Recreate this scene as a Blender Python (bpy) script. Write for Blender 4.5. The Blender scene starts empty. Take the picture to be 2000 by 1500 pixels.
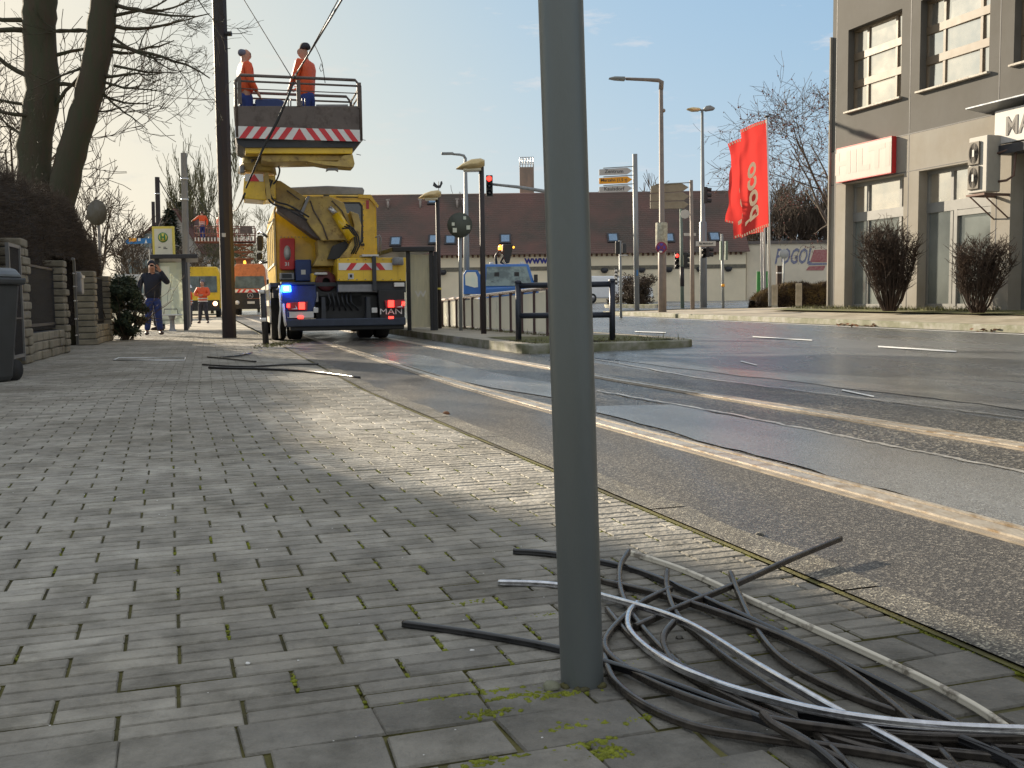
import bpy, math, random
import numpy as np
from mathutils import Vector as V, Matrix
R = math.radians
sc = bpy.context.scene
COL = sc.collection
# ------------------------------------------------------------------ camera, sky, sun, exposure
CH = 0.68                                   # lens height above the near pavement
PITCH, ROLL, FPX = math.atan(160/2000), 0.012, 2000.0
FW = V((0, math.cos(PITCH), -math.sin(PITCH)))
U0 = V((0, math.sin(PITCH), math.cos(PITCH)))
RT = V((1, 0, 0))*math.cos(ROLL) - U0*math.sin(ROLL)
UP = U0*math.cos(ROLL) + V((1, 0, 0))*math.sin(ROLL)
cam = bpy.data.cameras.new("camera"); cam.sensor_width = 36; cam.lens = 36*FPX/2000
cam.clip_start = 0.05; cam.clip_end = 3000
camo = bpy.data.objects.new("camera", cam); COL.objects.link(camo)
M = Matrix((RT, UP, -FW)).transposed().to_4x4(); M.translation = V((0, 0, CH))
camo.matrix_world = M; sc.camera = camo
cam.dof.use_dof = False
SUN_EL, SUN_AZ = R(18.5), R(-41)
w = bpy.data.worlds.new("World"); sc.world = w; w.use_nodes = True
nt = w.node_tree; nd = nt.nodes; lk = nt.links
sky = nd.new('ShaderNodeTexSky'); sky.sky_type = 'NISHITA'; sky.sun_disc = False
sky.sun_elevation = SUN_EL; sky.sun_rotation = SUN_AZ; sky.altitude = 60
sky.air_density = 1.0; sky.dust_density = 1.1; sky.ozone_density = 1.3
tc = nd.new('ShaderNodeTexCoord'); mp = nd.new('ShaderNodeMapping'); mp.inputs['Scale'].default_value = (8, 8, 34)
mp.inputs['Rotation'].default_value = (0, R(4), 0)
ns = nd.new('ShaderNodeTexNoise'); ns.inputs['Scale'].default_value = 1.5; ns.inputs['Detail'].default_value = 7; ns.inputs['Roughness'].default_value = .62
rp = nd.new('ShaderNodeValToRGB'); rp.color_ramp.elements[0].position = .585; rp.color_ramp.elements[1].position = .69
rp.color_ramp.elements[1].color = (.55, .55, .55, 1)
mx = nd.new('ShaderNodeMixRGB'); mx.inputs[2].default_value = (8.5, 7.9, 6.9, 1)
lk.new(tc.outputs['Generated'], mp.inputs[0]); lk.new(mp.outputs[0], ns.inputs['Vector']); lk.new(ns.outputs['Fac'], rp.inputs[0])
lk.new(sky.outputs[0], mx.inputs[1]); lk.new(rp.outputs[0], mx.inputs[0])
bgn = nd['Background']; bgn.inputs[1].default_value = .10; 
hs = nd.new('ShaderNodeHueSaturation'); hs.inputs['Saturation'].default_value = 1.0; lk.new(mx.outputs[0], hs.inputs['Color'])
va = nd.new('ShaderNodeVectorMath'); va.operation = 'MULTIPLY_ADD'; va.inputs[1].default_value = (.193,)*3; va.inputs[2].default_value = (.83, .52, .20)
vd = nd.new('ShaderNodeVectorMath'); vd.operation = 'DIVIDE'; vm = nd.new('ShaderNodeVectorMath'); vm.operation = 'MULTIPLY'; vm.inputs[1].default_value = (.74, .715, .665)
lk.new(hs.outputs[0], va.inputs[0]); lk.new(hs.outputs[0], vd.inputs[0]); lk.new(va.outputs[0], vd.inputs[1]); lk.new(vd.outputs[0], vm.inputs[0])
# warm veil towards the sun, unseen sky above and behind paled to lift shade
dv = nd.new('ShaderNodeVectorMath'); dv.operation = 'DOT_PRODUCT'; dv.inputs[1].default_value = (math.sin(SUN_AZ), math.cos(SUN_AZ), .02); lk.new(tc.outputs['Generated'], dv.inputs[0])
r1 = nd.new('ShaderNodeMapRange'); r1.interpolation_type = 'SMOOTHSTEP'; r1.inputs[1].default_value = .62; r1.inputs[2].default_value = 1.0; lk.new(dv.outputs['Value'], r1.inputs[0])
mw = nd.new('ShaderNodeMixRGB'); mw.blend_type = 'MULTIPLY'; mw.inputs[2].default_value = (1.22, 1.08, .86, 1); lk.new(r1.outputs[0], mw.inputs[0]); lk.new(vm.outputs[0], mw.inputs[1])
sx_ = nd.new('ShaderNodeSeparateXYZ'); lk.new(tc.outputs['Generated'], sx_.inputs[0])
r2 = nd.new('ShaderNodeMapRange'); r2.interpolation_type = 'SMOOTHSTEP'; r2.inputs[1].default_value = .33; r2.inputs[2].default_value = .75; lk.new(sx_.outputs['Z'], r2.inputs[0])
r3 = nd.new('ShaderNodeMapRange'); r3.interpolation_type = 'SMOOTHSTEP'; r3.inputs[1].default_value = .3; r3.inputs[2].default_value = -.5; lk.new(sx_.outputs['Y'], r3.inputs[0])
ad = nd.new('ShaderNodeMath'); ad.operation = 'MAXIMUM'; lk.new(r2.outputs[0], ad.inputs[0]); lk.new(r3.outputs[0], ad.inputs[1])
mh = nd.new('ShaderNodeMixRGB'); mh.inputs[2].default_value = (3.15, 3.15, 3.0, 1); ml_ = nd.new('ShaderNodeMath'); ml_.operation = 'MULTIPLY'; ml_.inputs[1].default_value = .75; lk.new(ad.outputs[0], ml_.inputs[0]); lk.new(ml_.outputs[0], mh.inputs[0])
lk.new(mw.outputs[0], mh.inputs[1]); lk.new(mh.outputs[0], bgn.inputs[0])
sl = bpy.data.lights.new("sun", 'SUN'); sl.energy = 3.9; sl.angle = R(0.6); sl.color = (1, .86, .66)
so = bpy.data.objects.new("sun", sl); COL.objects.link(so)
SD = V((math.sin(SUN_AZ)*math.cos(SUN_EL), math.cos(SUN_AZ)*math.cos(SUN_EL), math.sin(SUN_EL)))   # towards the sun
so.rotation_euler = SD.to_track_quat('Z', 'Y').to_euler()
sc.view_settings.view_transform = 'Standard'; sc.view_settings.look = 'None'
sc.view_settings.exposure = 1.4; sc.view_settings.gamma = 1
sc.render.engine = 'CYCLES'; sc.cycles.max_bounces = 6; sc.cycles.transparent_max_bounces = 12
sc.cycles.use_denoising = True
# ------------------------------------------------------------------ helpers
D = V((-.3173, .9483, 0)); N = V((.9483, .3173, 0))         # along the street, across it (to the right)
def P(x, y, Y):                                             # photograph pixel at a distance -> place in the world
    r = FW + RT*((x-1000)/FPX) + UP*((750-y)/FPX)
    return V((0, 0, CH)) + r*(Y/r.y)
def G(x, y, e=0.0):                                         # photograph pixel on level ground
    r = FW + RT*((x-1000)/FPX) + UP*((750-y)/FPX)
    return V((0, 0, CH)) + r*((e-CH)/r.z)
def uv(p): return (p.x*D.x+p.y*D.y, p.x*N.x+p.y*N.y)
def bend(u): return .035*max(0.0, u-8)
def S(u, v, z=0.0): q = D*u + N*(v+bend(u)); return V((q.x, q.y, z))
def sm(a, b, t): t = max(0., min(1., (t-a)/(b-a))); return t*t*(3-2*t)
def E(u, v):                                                # terrain height of the carriageways
    z = .11*sm(3.6, 13, v)
    z += sm(8, 13, v)*max(-.05, min(.38, .008*(u-16)))
    z += sm(13.2, 16.2, v)*.17*(1-.75*sm(23, 30, u)) + .05*sm(20, 26, v)
    return z
def Pg(x, Y, e=None):                                       # place on the terrain under pixel column x at distance Y
    X = (x-1000)/FPX*Y
    for _ in range(2):
        p = V((X, Y, 0)); u, v = uv(p)
        z = E(u, v) if e is None else e
        yh = 750-160-.012*(x-1000)
        yp = yh + (CH-z)/Y*FPX
        q = P(x, yp, Y); X = q.x
    return V((q.x, q.y, z))
class MB:
    def __init__(s): s.v = []; s.f = []; s.m = []; s.s = []
    def add(s, vs, fs, m=0, smooth=False):
        b = len(s.v); s.v += [tuple(a) for a in vs]
        for f in fs: s.f.append(tuple(i+b for i in f)); s.m.append(m); s.s.append(smooth)
        return s
    def box(s, c, d, rz=0, m=0, M=None, ry=0, rx=0):
        h = V(d)/2; T = Matrix.Translation(V(c)) @ Matrix.Rotation(rz, 4, 'Z') @ Matrix.Rotation(ry, 4, 'Y') @ Matrix.Rotation(rx, 4, 'X')
        if M is not None: T = M @ T
        vs = [T @ V((x*h.x, y*h.y, z*h.z)) for x in (-1, 1) for y in (-1, 1) for z in (-1, 1)]
        return s.add(vs, [(0, 1, 3, 2), (4, 6, 7, 5), (0, 4, 5, 1), (2, 3, 7, 6), (0, 2, 6, 4), (1, 5, 7, 3)], m)
    def bb(s, x0, x1, y0, y1, z0, z1, m=0): return s.box(((x0+x1)/2, (y0+y1)/2, (z0+z1)/2), (abs(x1-x0), abs(y1-y0), abs(z1-z0)), m=m)
    def tube(s, pts, r, n=8, m=0, cap=True, smooth=True, ref=None, prof=None):
        pts = [V(p) for p in pts]; k = len(pts); rs = r if isinstance(r, (list, tuple)) else [r]*k
        prof = prof or [(math.cos(2*math.pi*i/n), math.sin(2*math.pi*i/n)) for i in range(n)]; n = len(prof)
        vs = []; up = V(ref) if ref else None
        for i, p in enumerate(pts):
            t = (pts[min(i+1, k-1)]-pts[max(i-1, 0)])
            t = t.normalized() if t.length > 1e-9 else V((0, 0, 1))
            if up is None: up = V((0, 0, 1)) if abs(t.z) < .9 else V((0, 1, 0))
            a = up.cross(t)
            if a.length < 1e-6: a = V((1, 0, 0)).cross(t)
            a.normalize(); b = t.cross(a); up = b if not ref else up
            for cx, cy in prof: vs.append(p + a*(cx*rs[i]) + b*(cy*rs[i]))
        fs = [(i*n+j, i*n+(j+1) % n, (i+1)*n+(j+1) % n, (i+1)*n+j) for i in range(k-1) for j in range(n)]
        s.add(vs, fs, m, smooth)
        if cap: b = len(s.v)-len(vs); s.f += [tuple(b+j for j in range(n))[::-1], tuple(b+(k-1)*n+j for j in range(n))]; s.m += [m, m]; s.s += [False, False]
        return s
    def cyl(s, p0, p1, r0, r1=None, n=12, m=0, cap=True): return s.tube([p0, p1], [r0, r0 if r1 is None else r1], n, m, cap)
    def lathe(s, prof, c, n=16, m=0, M=None, smooth=True):
        c = V(c); k = len(prof)
        vs = [V((r*math.cos(2*math.pi*j/n), r*math.sin(2*math.pi*j/n), z)) for r, z in prof for j in range(n)]
        vs = [(M @ v if M is not None else v)+c for v in vs]
        return s.add(vs, [(i*n+j, i*n+(j+1) % n, (i+1)*n+(j+1) % n, (i+1)*n+j) for i in range(k-1) for j in range(n)], m, smooth)
    def prism(s, poly, a, b, M=None, m=0):                  # poly in local x,z; extruded along local y from a to b
        n = len(poly); T = M if M is not None else Matrix()
        vs = [T @ V((x, a, z)) for x, z in poly] + [T @ V((x, b, z)) for x, z in poly]
        return s.add(vs, [tuple(range(n)), tuple(range(2*n-1, n-1, -1))] + [(i, i+n, (i+1) % n+n, (i+1) % n) for i in range(n)], m)
    def flat(s, poly, z0, z1, m=0):                         # poly in x,y; extruded up
        n = len(poly); vs = [V((p[0], p[1], z0)) for p in poly]+[V((p[0], p[1], z1)) for p in poly]
        return s.add(vs, [tuple(range(n))[::-1], tuple(range(n, 2*n))]+[(i, (i+1) % n, (i+1) % n+n, i+n) for i in range(n)], m)
    def quad(s, a, b, c, d, m=0): return s.add([a, b, c, d], [(0, 1, 2, 3)], m)
    def ico(s, c, r, m=0, sub=1, jit=0, rng=None, sc3=(1, 1, 1)):
        import bmesh
        bm = bmesh.new(); bmesh.ops.create_icosphere(bm, subdivisions=sub, radius=1)
        vs = []
        for v in bm.verts:
            q = v.co*(1+(rng.uniform(-jit, jit) if rng else 0)); vs.append(V(c)+V((q.x*sc3[0], q.y*sc3[1], q.z*sc3[2]))*r)
        fs = [[v.index for v in f.verts] for f in bm.faces]; bm.free()
        return s.add(vs, fs, m, True)
    def build(s, name, mats, parent=None, bevel=0, world=False, solid=0):
        me = bpy.data.meshes.new(name); vs = s.v
        ms = mats if isinstance(mats, (list, tuple)) else [mats]
        ob = bpy.data.objects.new(name, me)
        if parent is not None and world:
            T = chain(parent).inverted(); vs = [tuple(T @ V(v)) for v in vs]
        if parent is None and vs:
            xs = [v[0] for v in vs]; ys = [v[1] for v in vs]; z0 = min(v[2] for v in vs)
            o = V(((min(xs)+max(xs))/2, (min(ys)+max(ys))/2, z0)); ob.location = o
            vs = [(v[0]-o.x, v[1]-o.y, v[2]-o.z) for v in vs]
        me.from_pydata(vs, [], s.f)
        for q in ms: me.materials.append(q)
        me.polygons.foreach_set('material_index', s.m); me.polygons.foreach_set('use_smooth', s.s); me.update()
        COL.objects.link(ob)
        if parent is not None: ob.parent = parent
        if bevel:
            b = ob.modifiers.new('b', 'BEVEL'); b.width = bevel; b.segments = 2; b.limit_method = 'ANGLE'; b.angle_limit = R(50)
        return ob
def chain(o):
    m = o.matrix_basis.copy() if hasattr(o, 'matrix_basis') else Matrix()
    return m if o.parent is None else chain(o.parent) @ m
def tag(o, label=None, cat=None, group=None, kind=None):
    if label: o['label'] = label
    if cat: o['category'] = cat
    if group: o['group'] = group
    if kind: o['kind'] = kind
    return o
def thing(name, label, cat, loc=(0, 0, 0), rz=0, group=None, rx=0, ry=0):
    o = bpy.data.objects.new(name, None); COL.objects.link(o); o.location = loc; o.rotation_euler = (rx, ry, rz); o.empty_display_size = .2
    return tag(o, label, cat, group)
def kids(o): return [c for c in bpy.data.objects if c.parent == o]
def copy_tree(o, parent=None):
    c = o.copy(); COL.objects.link(c)
    if parent is not None: c.parent = parent
    for k in kids(o): copy_tree(k, c)
    return c
FONT_CACHE = {}
def text(s, size, name, mat, parent, loc, rot=(R(90), 0, 0), depth=.002, shear=0, bold=0, align='CENTER', sx=1, mirror=False, world=False, space=1):
    cu = bpy.data.curves.new(name, 'FONT'); cu.body = s; cu.size = size; cu.extrude = depth; cu.shear = shear; cu.offset = bold
    cu.align_x = align; cu.align_y = 'CENTER'; cu.resolution_u = 2; cu.space_character = space
    t = bpy.data.objects.new('tmp', cu); COL.objects.link(t)
    dg = bpy.context.evaluated_depsgraph_get()
    me = bpy.data.meshes.new_from_object(t.evaluated_get(dg)); bpy.data.objects.remove(t)
    for v in me.vertices: v.co.x *= sx*(-1 if mirror else 1)
    me.materials.clear(); me.materials.append(mat)
    ob = bpy.data.objects.new(name, me); COL.objects.link(ob); ob.location = loc; ob.rotation_euler = rot
    if parent is not None:
        ob.parent = parent
        if world: m4 = chain(parent).inverted() @ ob.matrix_basis; ob.matrix_basis = m4
    return ob
# ------------------------------------------------------------------ materials
def mat(name, c, rough=.7, metal=0, var=.12, scale=6, bump=0, bscale=None, c2=None, spec=.5, alpha=None, emit=None, es=0, trans=0, stretch=None, ramp=(.35, .65), coat=0, attr=None):
    m = bpy.data.materials.new(name); m.use_nodes = True; nt = m.node_tree; nd = nt.nodes; lk = nt.links
    b = nd['Principled BSDF']; b.inputs['Roughness'].default_value = rough; b.inputs['Metallic'].default_value = metal
    b.inputs['Specular IOR Level'].default_value = spec; b.inputs['Coat Weight'].default_value = coat
    if trans: b.inputs['Transmission Weight'].default_value = trans
    if alpha is not None: b.inputs['Alpha'].default_value = alpha
    if emit: b.inputs['Emission Color'].default_value = (*emit, 1); b.inputs['Emission Strength'].default_value = es
    tc = nd.new('ShaderNodeTexCoord'); mp = nd.new('ShaderNodeMapping'); lk.new(tc.outputs['Object'], mp.inputs[0])
    if stretch: mp.inputs['Scale'].default_value = stretch
    ns = nd.new('ShaderNodeTexNoise'); ns.inputs['Scale'].default_value = scale; ns.inputs['Detail'].default_value = 6; ns.inputs['Roughness'].default_value = .6
    lk.new(mp.outputs[0], ns.inputs['Vector'])
    rp = nd.new('ShaderNodeValToRGB'); rp.color_ramp.elements[0].position, rp.color_ramp.elements[1].position = ramp
    a = c2 or tuple(max(0, x*(1-var)) for x in c); z = c if c2 else tuple(min(1, x*(1+var)) for x in c)
    rp.color_ramp.elements[0].color = (*a, 1); rp.color_ramp.elements[1].color = (*z, 1)
    lk.new(ns.outputs['Fac'], rp.inputs[0]); last = rp.outputs[0]
    if attr:
        at = nd.new('ShaderNodeAttribute'); at.attribute_name = attr
        mr = nd.new('ShaderNodeMapRange'); mr.clamp = False; mr.inputs['To Min'].default_value = .83; mr.inputs['To Max'].default_value = 1.17
        lk.new(at.outputs['Fac'], mr.inputs[0]); mu = nd.new('ShaderNodeMixRGB'); mu.blend_type = 'MULTIPLY'; mu.inputs[0].default_value = 1
        lk.new(last, mu.inputs[1]); lk.new(mr.outputs[0], mu.inputs[2]); last = mu.outputs[0]
    lk.new(last, b.inputs['Base Color'])
    rr = nd.new('ShaderNodeMapRange'); rr.inputs['To Min'].default_value = max(.02, rough-.1); rr.inputs['To Max'].default_value = min(1, rough+.1)
    lk.new(ns.outputs['Fac'], rr.inputs[0]); lk.new(rr.outputs[0], b.inputs['Roughness'])
    if bump:
        n2 = nd.new('ShaderNodeTexNoise'); n2.inputs['Scale'].default_value = bscale or scale*6; n2.inputs['Detail'].default_value = 4; lk.new(mp.outputs[0], n2.inputs['Vector'])
        bp = nd.new('ShaderNodeBump'); bp.inputs['Strength'].default_value = bump; bp.inputs['Distance'].default_value = .01
        lk.new(n2.outputs['Fac'], bp.inputs['Height']); lk.new(bp.outputs[0], b.inputs['Normal'])
    return m
def node(m, t): return m.node_tree.nodes.new(t)
def asphalt(name, c, c2, rough0, rough1, gs, bstr, patch=.6, white=.08):
    """stone-chip surface: chips from a Voronoi pattern, wear patches from noise"""
    m = bpy.data.materials.new(name); m.use_nodes = True; nt = m.node_tree; nd = nt.nodes; lk = nt.links; b = nd['Principled BSDF']
    tc = nd.new('ShaderNodeTexCoord')
    vo = nd.new('ShaderNodeTexVoronoi'); vo.inputs['Scale'].default_value = gs; lk.new(tc.outputs['Object'], vo.inputs['Vector'])
    ns = nd.new('ShaderNodeTexNoise'); ns.inputs['Scale'].default_value = patch; ns.inputs['Detail'].default_value = 8; lk.new(tc.outputs['Object'], ns.inputs['Vector'])
    rp = nd.new('ShaderNodeValToRGB'); rp.color_ramp.elements[0].position = .3; rp.color_ramp.elements[1].position = .7
    rp.color_ramp.elements[0].color = (*c, 1); rp.color_ramp.elements[1].color = (*c2, 1); lk.new(ns.outputs['Fac'], rp.inputs[0])
    r2 = nd.new('ShaderNodeValToRGB'); r2.color_ramp.interpolation = 'LINEAR'
    r2.color_ramp.elements[0].color = (.35, .35, .35, 1); r2.color_ramp.elements[1].position = .75; r2.color_ramp.elements[1].color = (1.0, 1.0, 1.0, 1)
    e = r2.color_ramp.elements.new(.93); e.color = (1+6*white*4, 1+6*white*4, 1+6*white*3.6, 1)
    sp = nd.new('ShaderNodeSeparateColor'); lk.new(vo.outputs['Color'], sp.inputs[0]); lk.new(sp.outputs[0], r2.inputs[0])
    mu = nd.new('ShaderNodeMixRGB'); mu.blend_type = 'MULTIPLY'; mu.inputs[0].default_value = 1
    lk.new(rp.outputs[0], mu.inputs[1]); lk.new(r2.outputs[0], mu.inputs[2]); lk.new(mu.outputs[0], b.inputs['Base Color'])
    n3 = nd.new('ShaderNodeTexNoise'); n3.inputs['Scale'].default_value = patch*1.7; n3.inputs['Detail'].default_value = 5
    m3 = nd.new('ShaderNodeMapping'); m3.inputs['Rotation'].default_value = (0, 0, R(18.5)); m3.inputs['Scale'].default_value = (2.2, .35, 1)
    lk.new(tc.outputs['Object'], m3.inputs[0]); lk.new(m3.outputs[0], n3.inputs['Vector'])
    mr = nd.new('ShaderNodeMapRange'); mr.inputs[1].default_value = .35; mr.inputs[2].default_value = .65; mr.inputs['To Min'].default_value = rough0; mr.inputs['To Max'].default_value = rough1
    lk.new(n3.outputs['Fac'], mr.inputs[0]); lk.new(mr.outputs[0], b.inputs['Roughness'])
    bp = nd.new('ShaderNodeBump'); bp.inputs['Strength'].default_value = bstr; bp.inputs['Distance'].default_value = .006
    lk.new(vo.outputs['Distance'], bp.inputs['Height']); lk.new(bp.outputs[0], b.inputs['Normal'])
    return m
Mt = {}
def M_(k, *a, **kw): Mt[k] = mat(k, *a, **kw); return Mt[k]
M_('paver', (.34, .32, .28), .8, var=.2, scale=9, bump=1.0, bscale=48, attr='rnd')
M_('moss', (.21, .23, .02), .95, var=.35, scale=40, bump=.8, bscale=300)
M_('joint', (.045, .04, .03), .95, c2=(.12, .11, .03), scale=3.2, ramp=(.45, .68), bump=.5, bscale=120)
Mt['granite'] = asphalt('granite', (.10, .092, .078), (.155, .142, .12), .6, .85, 210, .4, patch=3.5)
Mt['asphalt'] = asphalt('asphalt', (.056, .051, .046), (.084, .077, .069), .38, .75, 170, .35)
Mt['asphalt_coarse'] = asphalt('asphalt_coarse', (.040, .037, .033), (.066, .06, .053), .26, .46, 75, .9, white=.16)
Mt['asphalt_smooth'] = asphalt('asphalt_smooth', (.165, .175, .19), (.215, .225, .235), .14, .28, 300, .12, white=.03)
Mt['carriageway'] = asphalt('carriageway', (.115, .124, .136), (.155, .163, .172), .16, .36, 160, .3, patch=.35, white=.05)
Mt['gutter'] = asphalt('gutter', (.04, .038, .035), (.06, .055, .05), .55, .85, 120, .5)
M_('rail', (.47, .42, .35), .36, .4, var=.15, scale=20, stretch=(8, 1, 1))
M_('groove', (.035, .028, .022), .7, .4, var=.3, scale=15)
M_('railside', (.27, .225, .17), .6, .15, var=.25, scale=12)
M_('slabs', (.38, .34, .27), .7, var=.2, scale=2.5, bump=.3, bscale=60)
M_('kerb', (.32, .31, .27), .7, c2=(.2, .2, .14), scale=3, bump=.4, bscale=50)
M_('grass', (.13, .14, .03), .9, c2=(.10, .085, .05), scale=5, bump=.8, bscale=80)
M_('paint', (.75, .75, .73), .6, var=.2, scale=20)

def stain(m, sc_, lo, hi, dark):
    nt = m.node_tree; b = nt.nodes['Principled BSDF']; src = b.inputs['Base Color'].links[0].from_socket
    tc = nt.nodes.new('ShaderNodeTexCoord'); n = nt.nodes.new('ShaderNodeTexNoise'); n.inputs['Scale'].default_value = sc_; n.inputs['Detail'].default_value = 9; n.inputs['Roughness'].default_value = .68; nt.links.new(tc.outputs['Object'], n.inputs['Vector'])
    r = nt.nodes.new('ShaderNodeValToRGB'); r.color_ramp.elements[0].position = lo; r.color_ramp.elements[1].position = hi; r.color_ramp.elements[0].color = (*dark, 1); r.color_ramp.elements[1].color = (1, 1, 1, 1); nt.links.new(n.outputs['Fac'], r.inputs[0])
    mu = nt.nodes.new('ShaderNodeMixRGB'); mu.blend_type = 'MULTIPLY'; mu.inputs[0].default_value = 1; nt.links.new(src, mu.inputs[1]); nt.links.new(r.outputs[0], mu.inputs[2]); nt.links.new(mu.outputs[0], b.inputs['Base Color'])
stain(Mt['paver'], .9, .36, .6, (.62, .60, .56)); stain(Mt['paver'], 7, .38, .52, (.72, .72, .70)); stain(Mt['slabs'], 1.2, .35, .65, (.7, .68, .62)); stain(Mt['kerb'], 3, .4, .6, (.6, .62, .45)); stain(Mt['rail'], 9, .36, .5, (.62, .5, .36))

def translucent(m, f, col, tr=0):
    nt = m.node_tree; b = nt.nodes['Principled BSDF']; t = nt.nodes.new('ShaderNodeBsdfTranslucent'); t.inputs[0].default_value = (*col, 1); ms = nt.nodes.new('ShaderNodeMixShader'); ms.inputs[0].default_value = f
    out = [x for x in nt.nodes if x.type == 'OUTPUT_MATERIAL'][0]; nt.links.new(b.outputs[0], ms.inputs[1]); nt.links.new(t.outputs[0], ms.inputs[2]); nt.links.new(ms.outputs[0], out.inputs[0])
# ------------------------------------------------------------------ ground, sidewalk, road, rails
def sheet(name, us, vs, zf, m, curved=True, kind='structure', label=None):
    mb = MB(); nu, nv = len(us), len(vs)
    pts = [(S(u, v, zf(u, v)) if curved else V((*(D*u+N*v).xy, zf(u, v)))) for u in us for v in vs]
    mb.add(pts, [(i*nv+j, (i+1)*nv+j, (i+1)*nv+j+1, i*nv+j+1)[::-1] for i in range(nu-1) for j in range(nv-1)], 0, True)
    return tag(mb.build(name, m), kind=kind)
lin = lambda a, b, n: [a+(b-a)*i/(n-1) for i in range(n)]
g = MB(); g.quad((-1500, -300, -.12), (1500, -300, -.12), (1500, 1800, -.12), (-1500, 1800, -.12)); tag(g.build('ground', M_('earth', (.12, .10, .06), .95, c2=(.09, .10, .04), scale=.2, bump=.5, bscale=3)), kind='structure')
# carriageway with its cross fall and the junction beyond: one continuous terrain sheet
us = lin(-10, 40, 51)+lin(42, 130, 45); vs = [1.55, 2.3, 3.6]+lin(4.3, 20, 24)+lin(22, 90, 30)
sheet('road', us, vs, lambda u, v: E(u, v)-.002, Mt['carriageway'])
# asphalt strips along the track
def strip(name, u0, u1, v0, v1, z, m, jag=0, seed=0, n=None):
    rg = random.Random(seed); us = lin(u0, u1, n or max(2, int((u1-u0)*4))); mb = MB(); L = []
    for u in us:
        a = v0 + (rg.uniform(-jag, jag) if jag else 0); b = v1 + (rg.uniform(-jag, jag) if jag else 0)
        L += [S(u, a, z), S(u, b, z)]
    mb.add(L, [(2*i+2, 2*i, 2*i+1, 2*i+3) for i in range(len(us)-1)])
    return tag(mb.build(name, m), kind='structure')
strip('track_lane', -3, 75, 1.55, 2.22, .004, Mt['asphalt'])
strip('track_bed', -3, 75, 2.22, 4.35, .003, Mt['asphalt_coarse'])
def poly(name, pix, z, m):
    q = [G(x, y, z) for x, y in pix]; mb = MB(); mb.add(q, [tuple(range(len(q)))[::-1]]); return tag(mb.build(name, m), kind='structure')
rg = random.Random(4)
def jl(a, b, n, j): return [(a[0]+(b[0]-a[0])*i/n, a[1]+(b[1]-a[1])*i/n+(rg.uniform(-j, j) if 0 < i < n else 0)) for i in range(n+1)]
# light concrete patch between the rails
poly('road_patch', jl((1165, 805), (2010, 1032), 30, 2.5)+[(2600, 1196), (3300, 1388), (3400, 1172)]+jl((2600, 1028), (2010, 924), 6, .8)+jl((2000, 921), (1310, 790), 24, 1.2)+[(1165, 793)], .009, Mt['asphalt_smooth'])
poly('road_patch', [(712, 697), (800, 716), (870, 737), (960, 757), (1080, 776), (1080, 748), (960, 727), (880, 706), (820, 692), (740, 687)], .009, Mt['asphalt_smooth'])
poly('road_patch', jl((1080, 689), (2100, 812), 22, 1.5)+[(2100, 700), (1700, 690), (1330, 672), (1320, 686), (1080, 686)], .007, Mt['asphalt_smooth'])
# tar seam along the patch edges
M_('tar', (.35, .34, .32), .3, var=.3, scale=20)
def seam(pix, wd, z, m=Mt['tar'], name='road_seam'):
    mb = MB(); L = []
    q = [G(x, y, z) for x, y in pix]
    for i, p in enumerate(q):
        t = (q[min(i+1, len(q)-1)]-q[max(0, i-1)]).normalized(); n_ = V((t.y, -t.x, 0)); ww = wd*rg.uniform(.6, 1.3)
        L += [p-n_*ww/2, p+n_*ww/2]
    mb.add(L, [(2*i+2, 2*i, 2*i+1, 2*i+3) for i in range(len(q)-1)]); return tag(mb.build(name, m), kind='structure')
seam(jl((1165, 762), (1400, 803), 18, .8)+jl((1410, 805), (2020, 925), 40, 1.2), .028, .013)
seam(jl((1080, 686), (1350, 735), 16, .6)+jl((1360, 737), (2050, 822), 30, .8), .03, .0095)
M_('crack', (.03, .03, .03), .8)
# grooved tram rails: head, groove and lip, running away under the truck
def rail(v0, label):
    rl = thing('tram_rail', label, 'rail', S(5, v0, 0), 0, 'tram rails in the carriageway')
    us = lin(-3, 75, 130)
    def ribbon(nm, a, b, z, m, ztilt=0):
        mb = MB(); L = []
        for u in us: L += [S(u, v0+a, z), S(u, v0+b, z+ztilt), S(u, v0+b, -.03), S(u, v0+a, -.03)]
        mb.add(L, [(4*i, 4*i+4, 4*i+5, 4*i+1)[::-1] for i in range(len(us)-1)]+[(4*i+1, 4*i+5, 4*i+6, 4*i+2)[::-1] for i in range(len(us)-1)]+[(4*i, 4*i+3, 4*i+7, 4*i+4)[::-1] for i in range(len(us)-1)], 0)
        return mb.build(nm, m, rl, world=True)
    ribbon('rail_head', -.035, .035, .016, Mt['rail']); ribbon('groove', .035, .068, .007, Mt['groove']); ribbon('guard_lip', .068, .088, .014, Mt['rail'])
    ribbon('rusty_border', -.07, -.035, .010, Mt['railside']); ribbon('rusty_border', .088, .112, .008, Mt['railside'])
rail(2.245, 'golden worn tram rail nearer the brick sidewalk')
rail(3.60, 'bright tram rail on the far side, next to the dark coarse asphalt')
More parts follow.
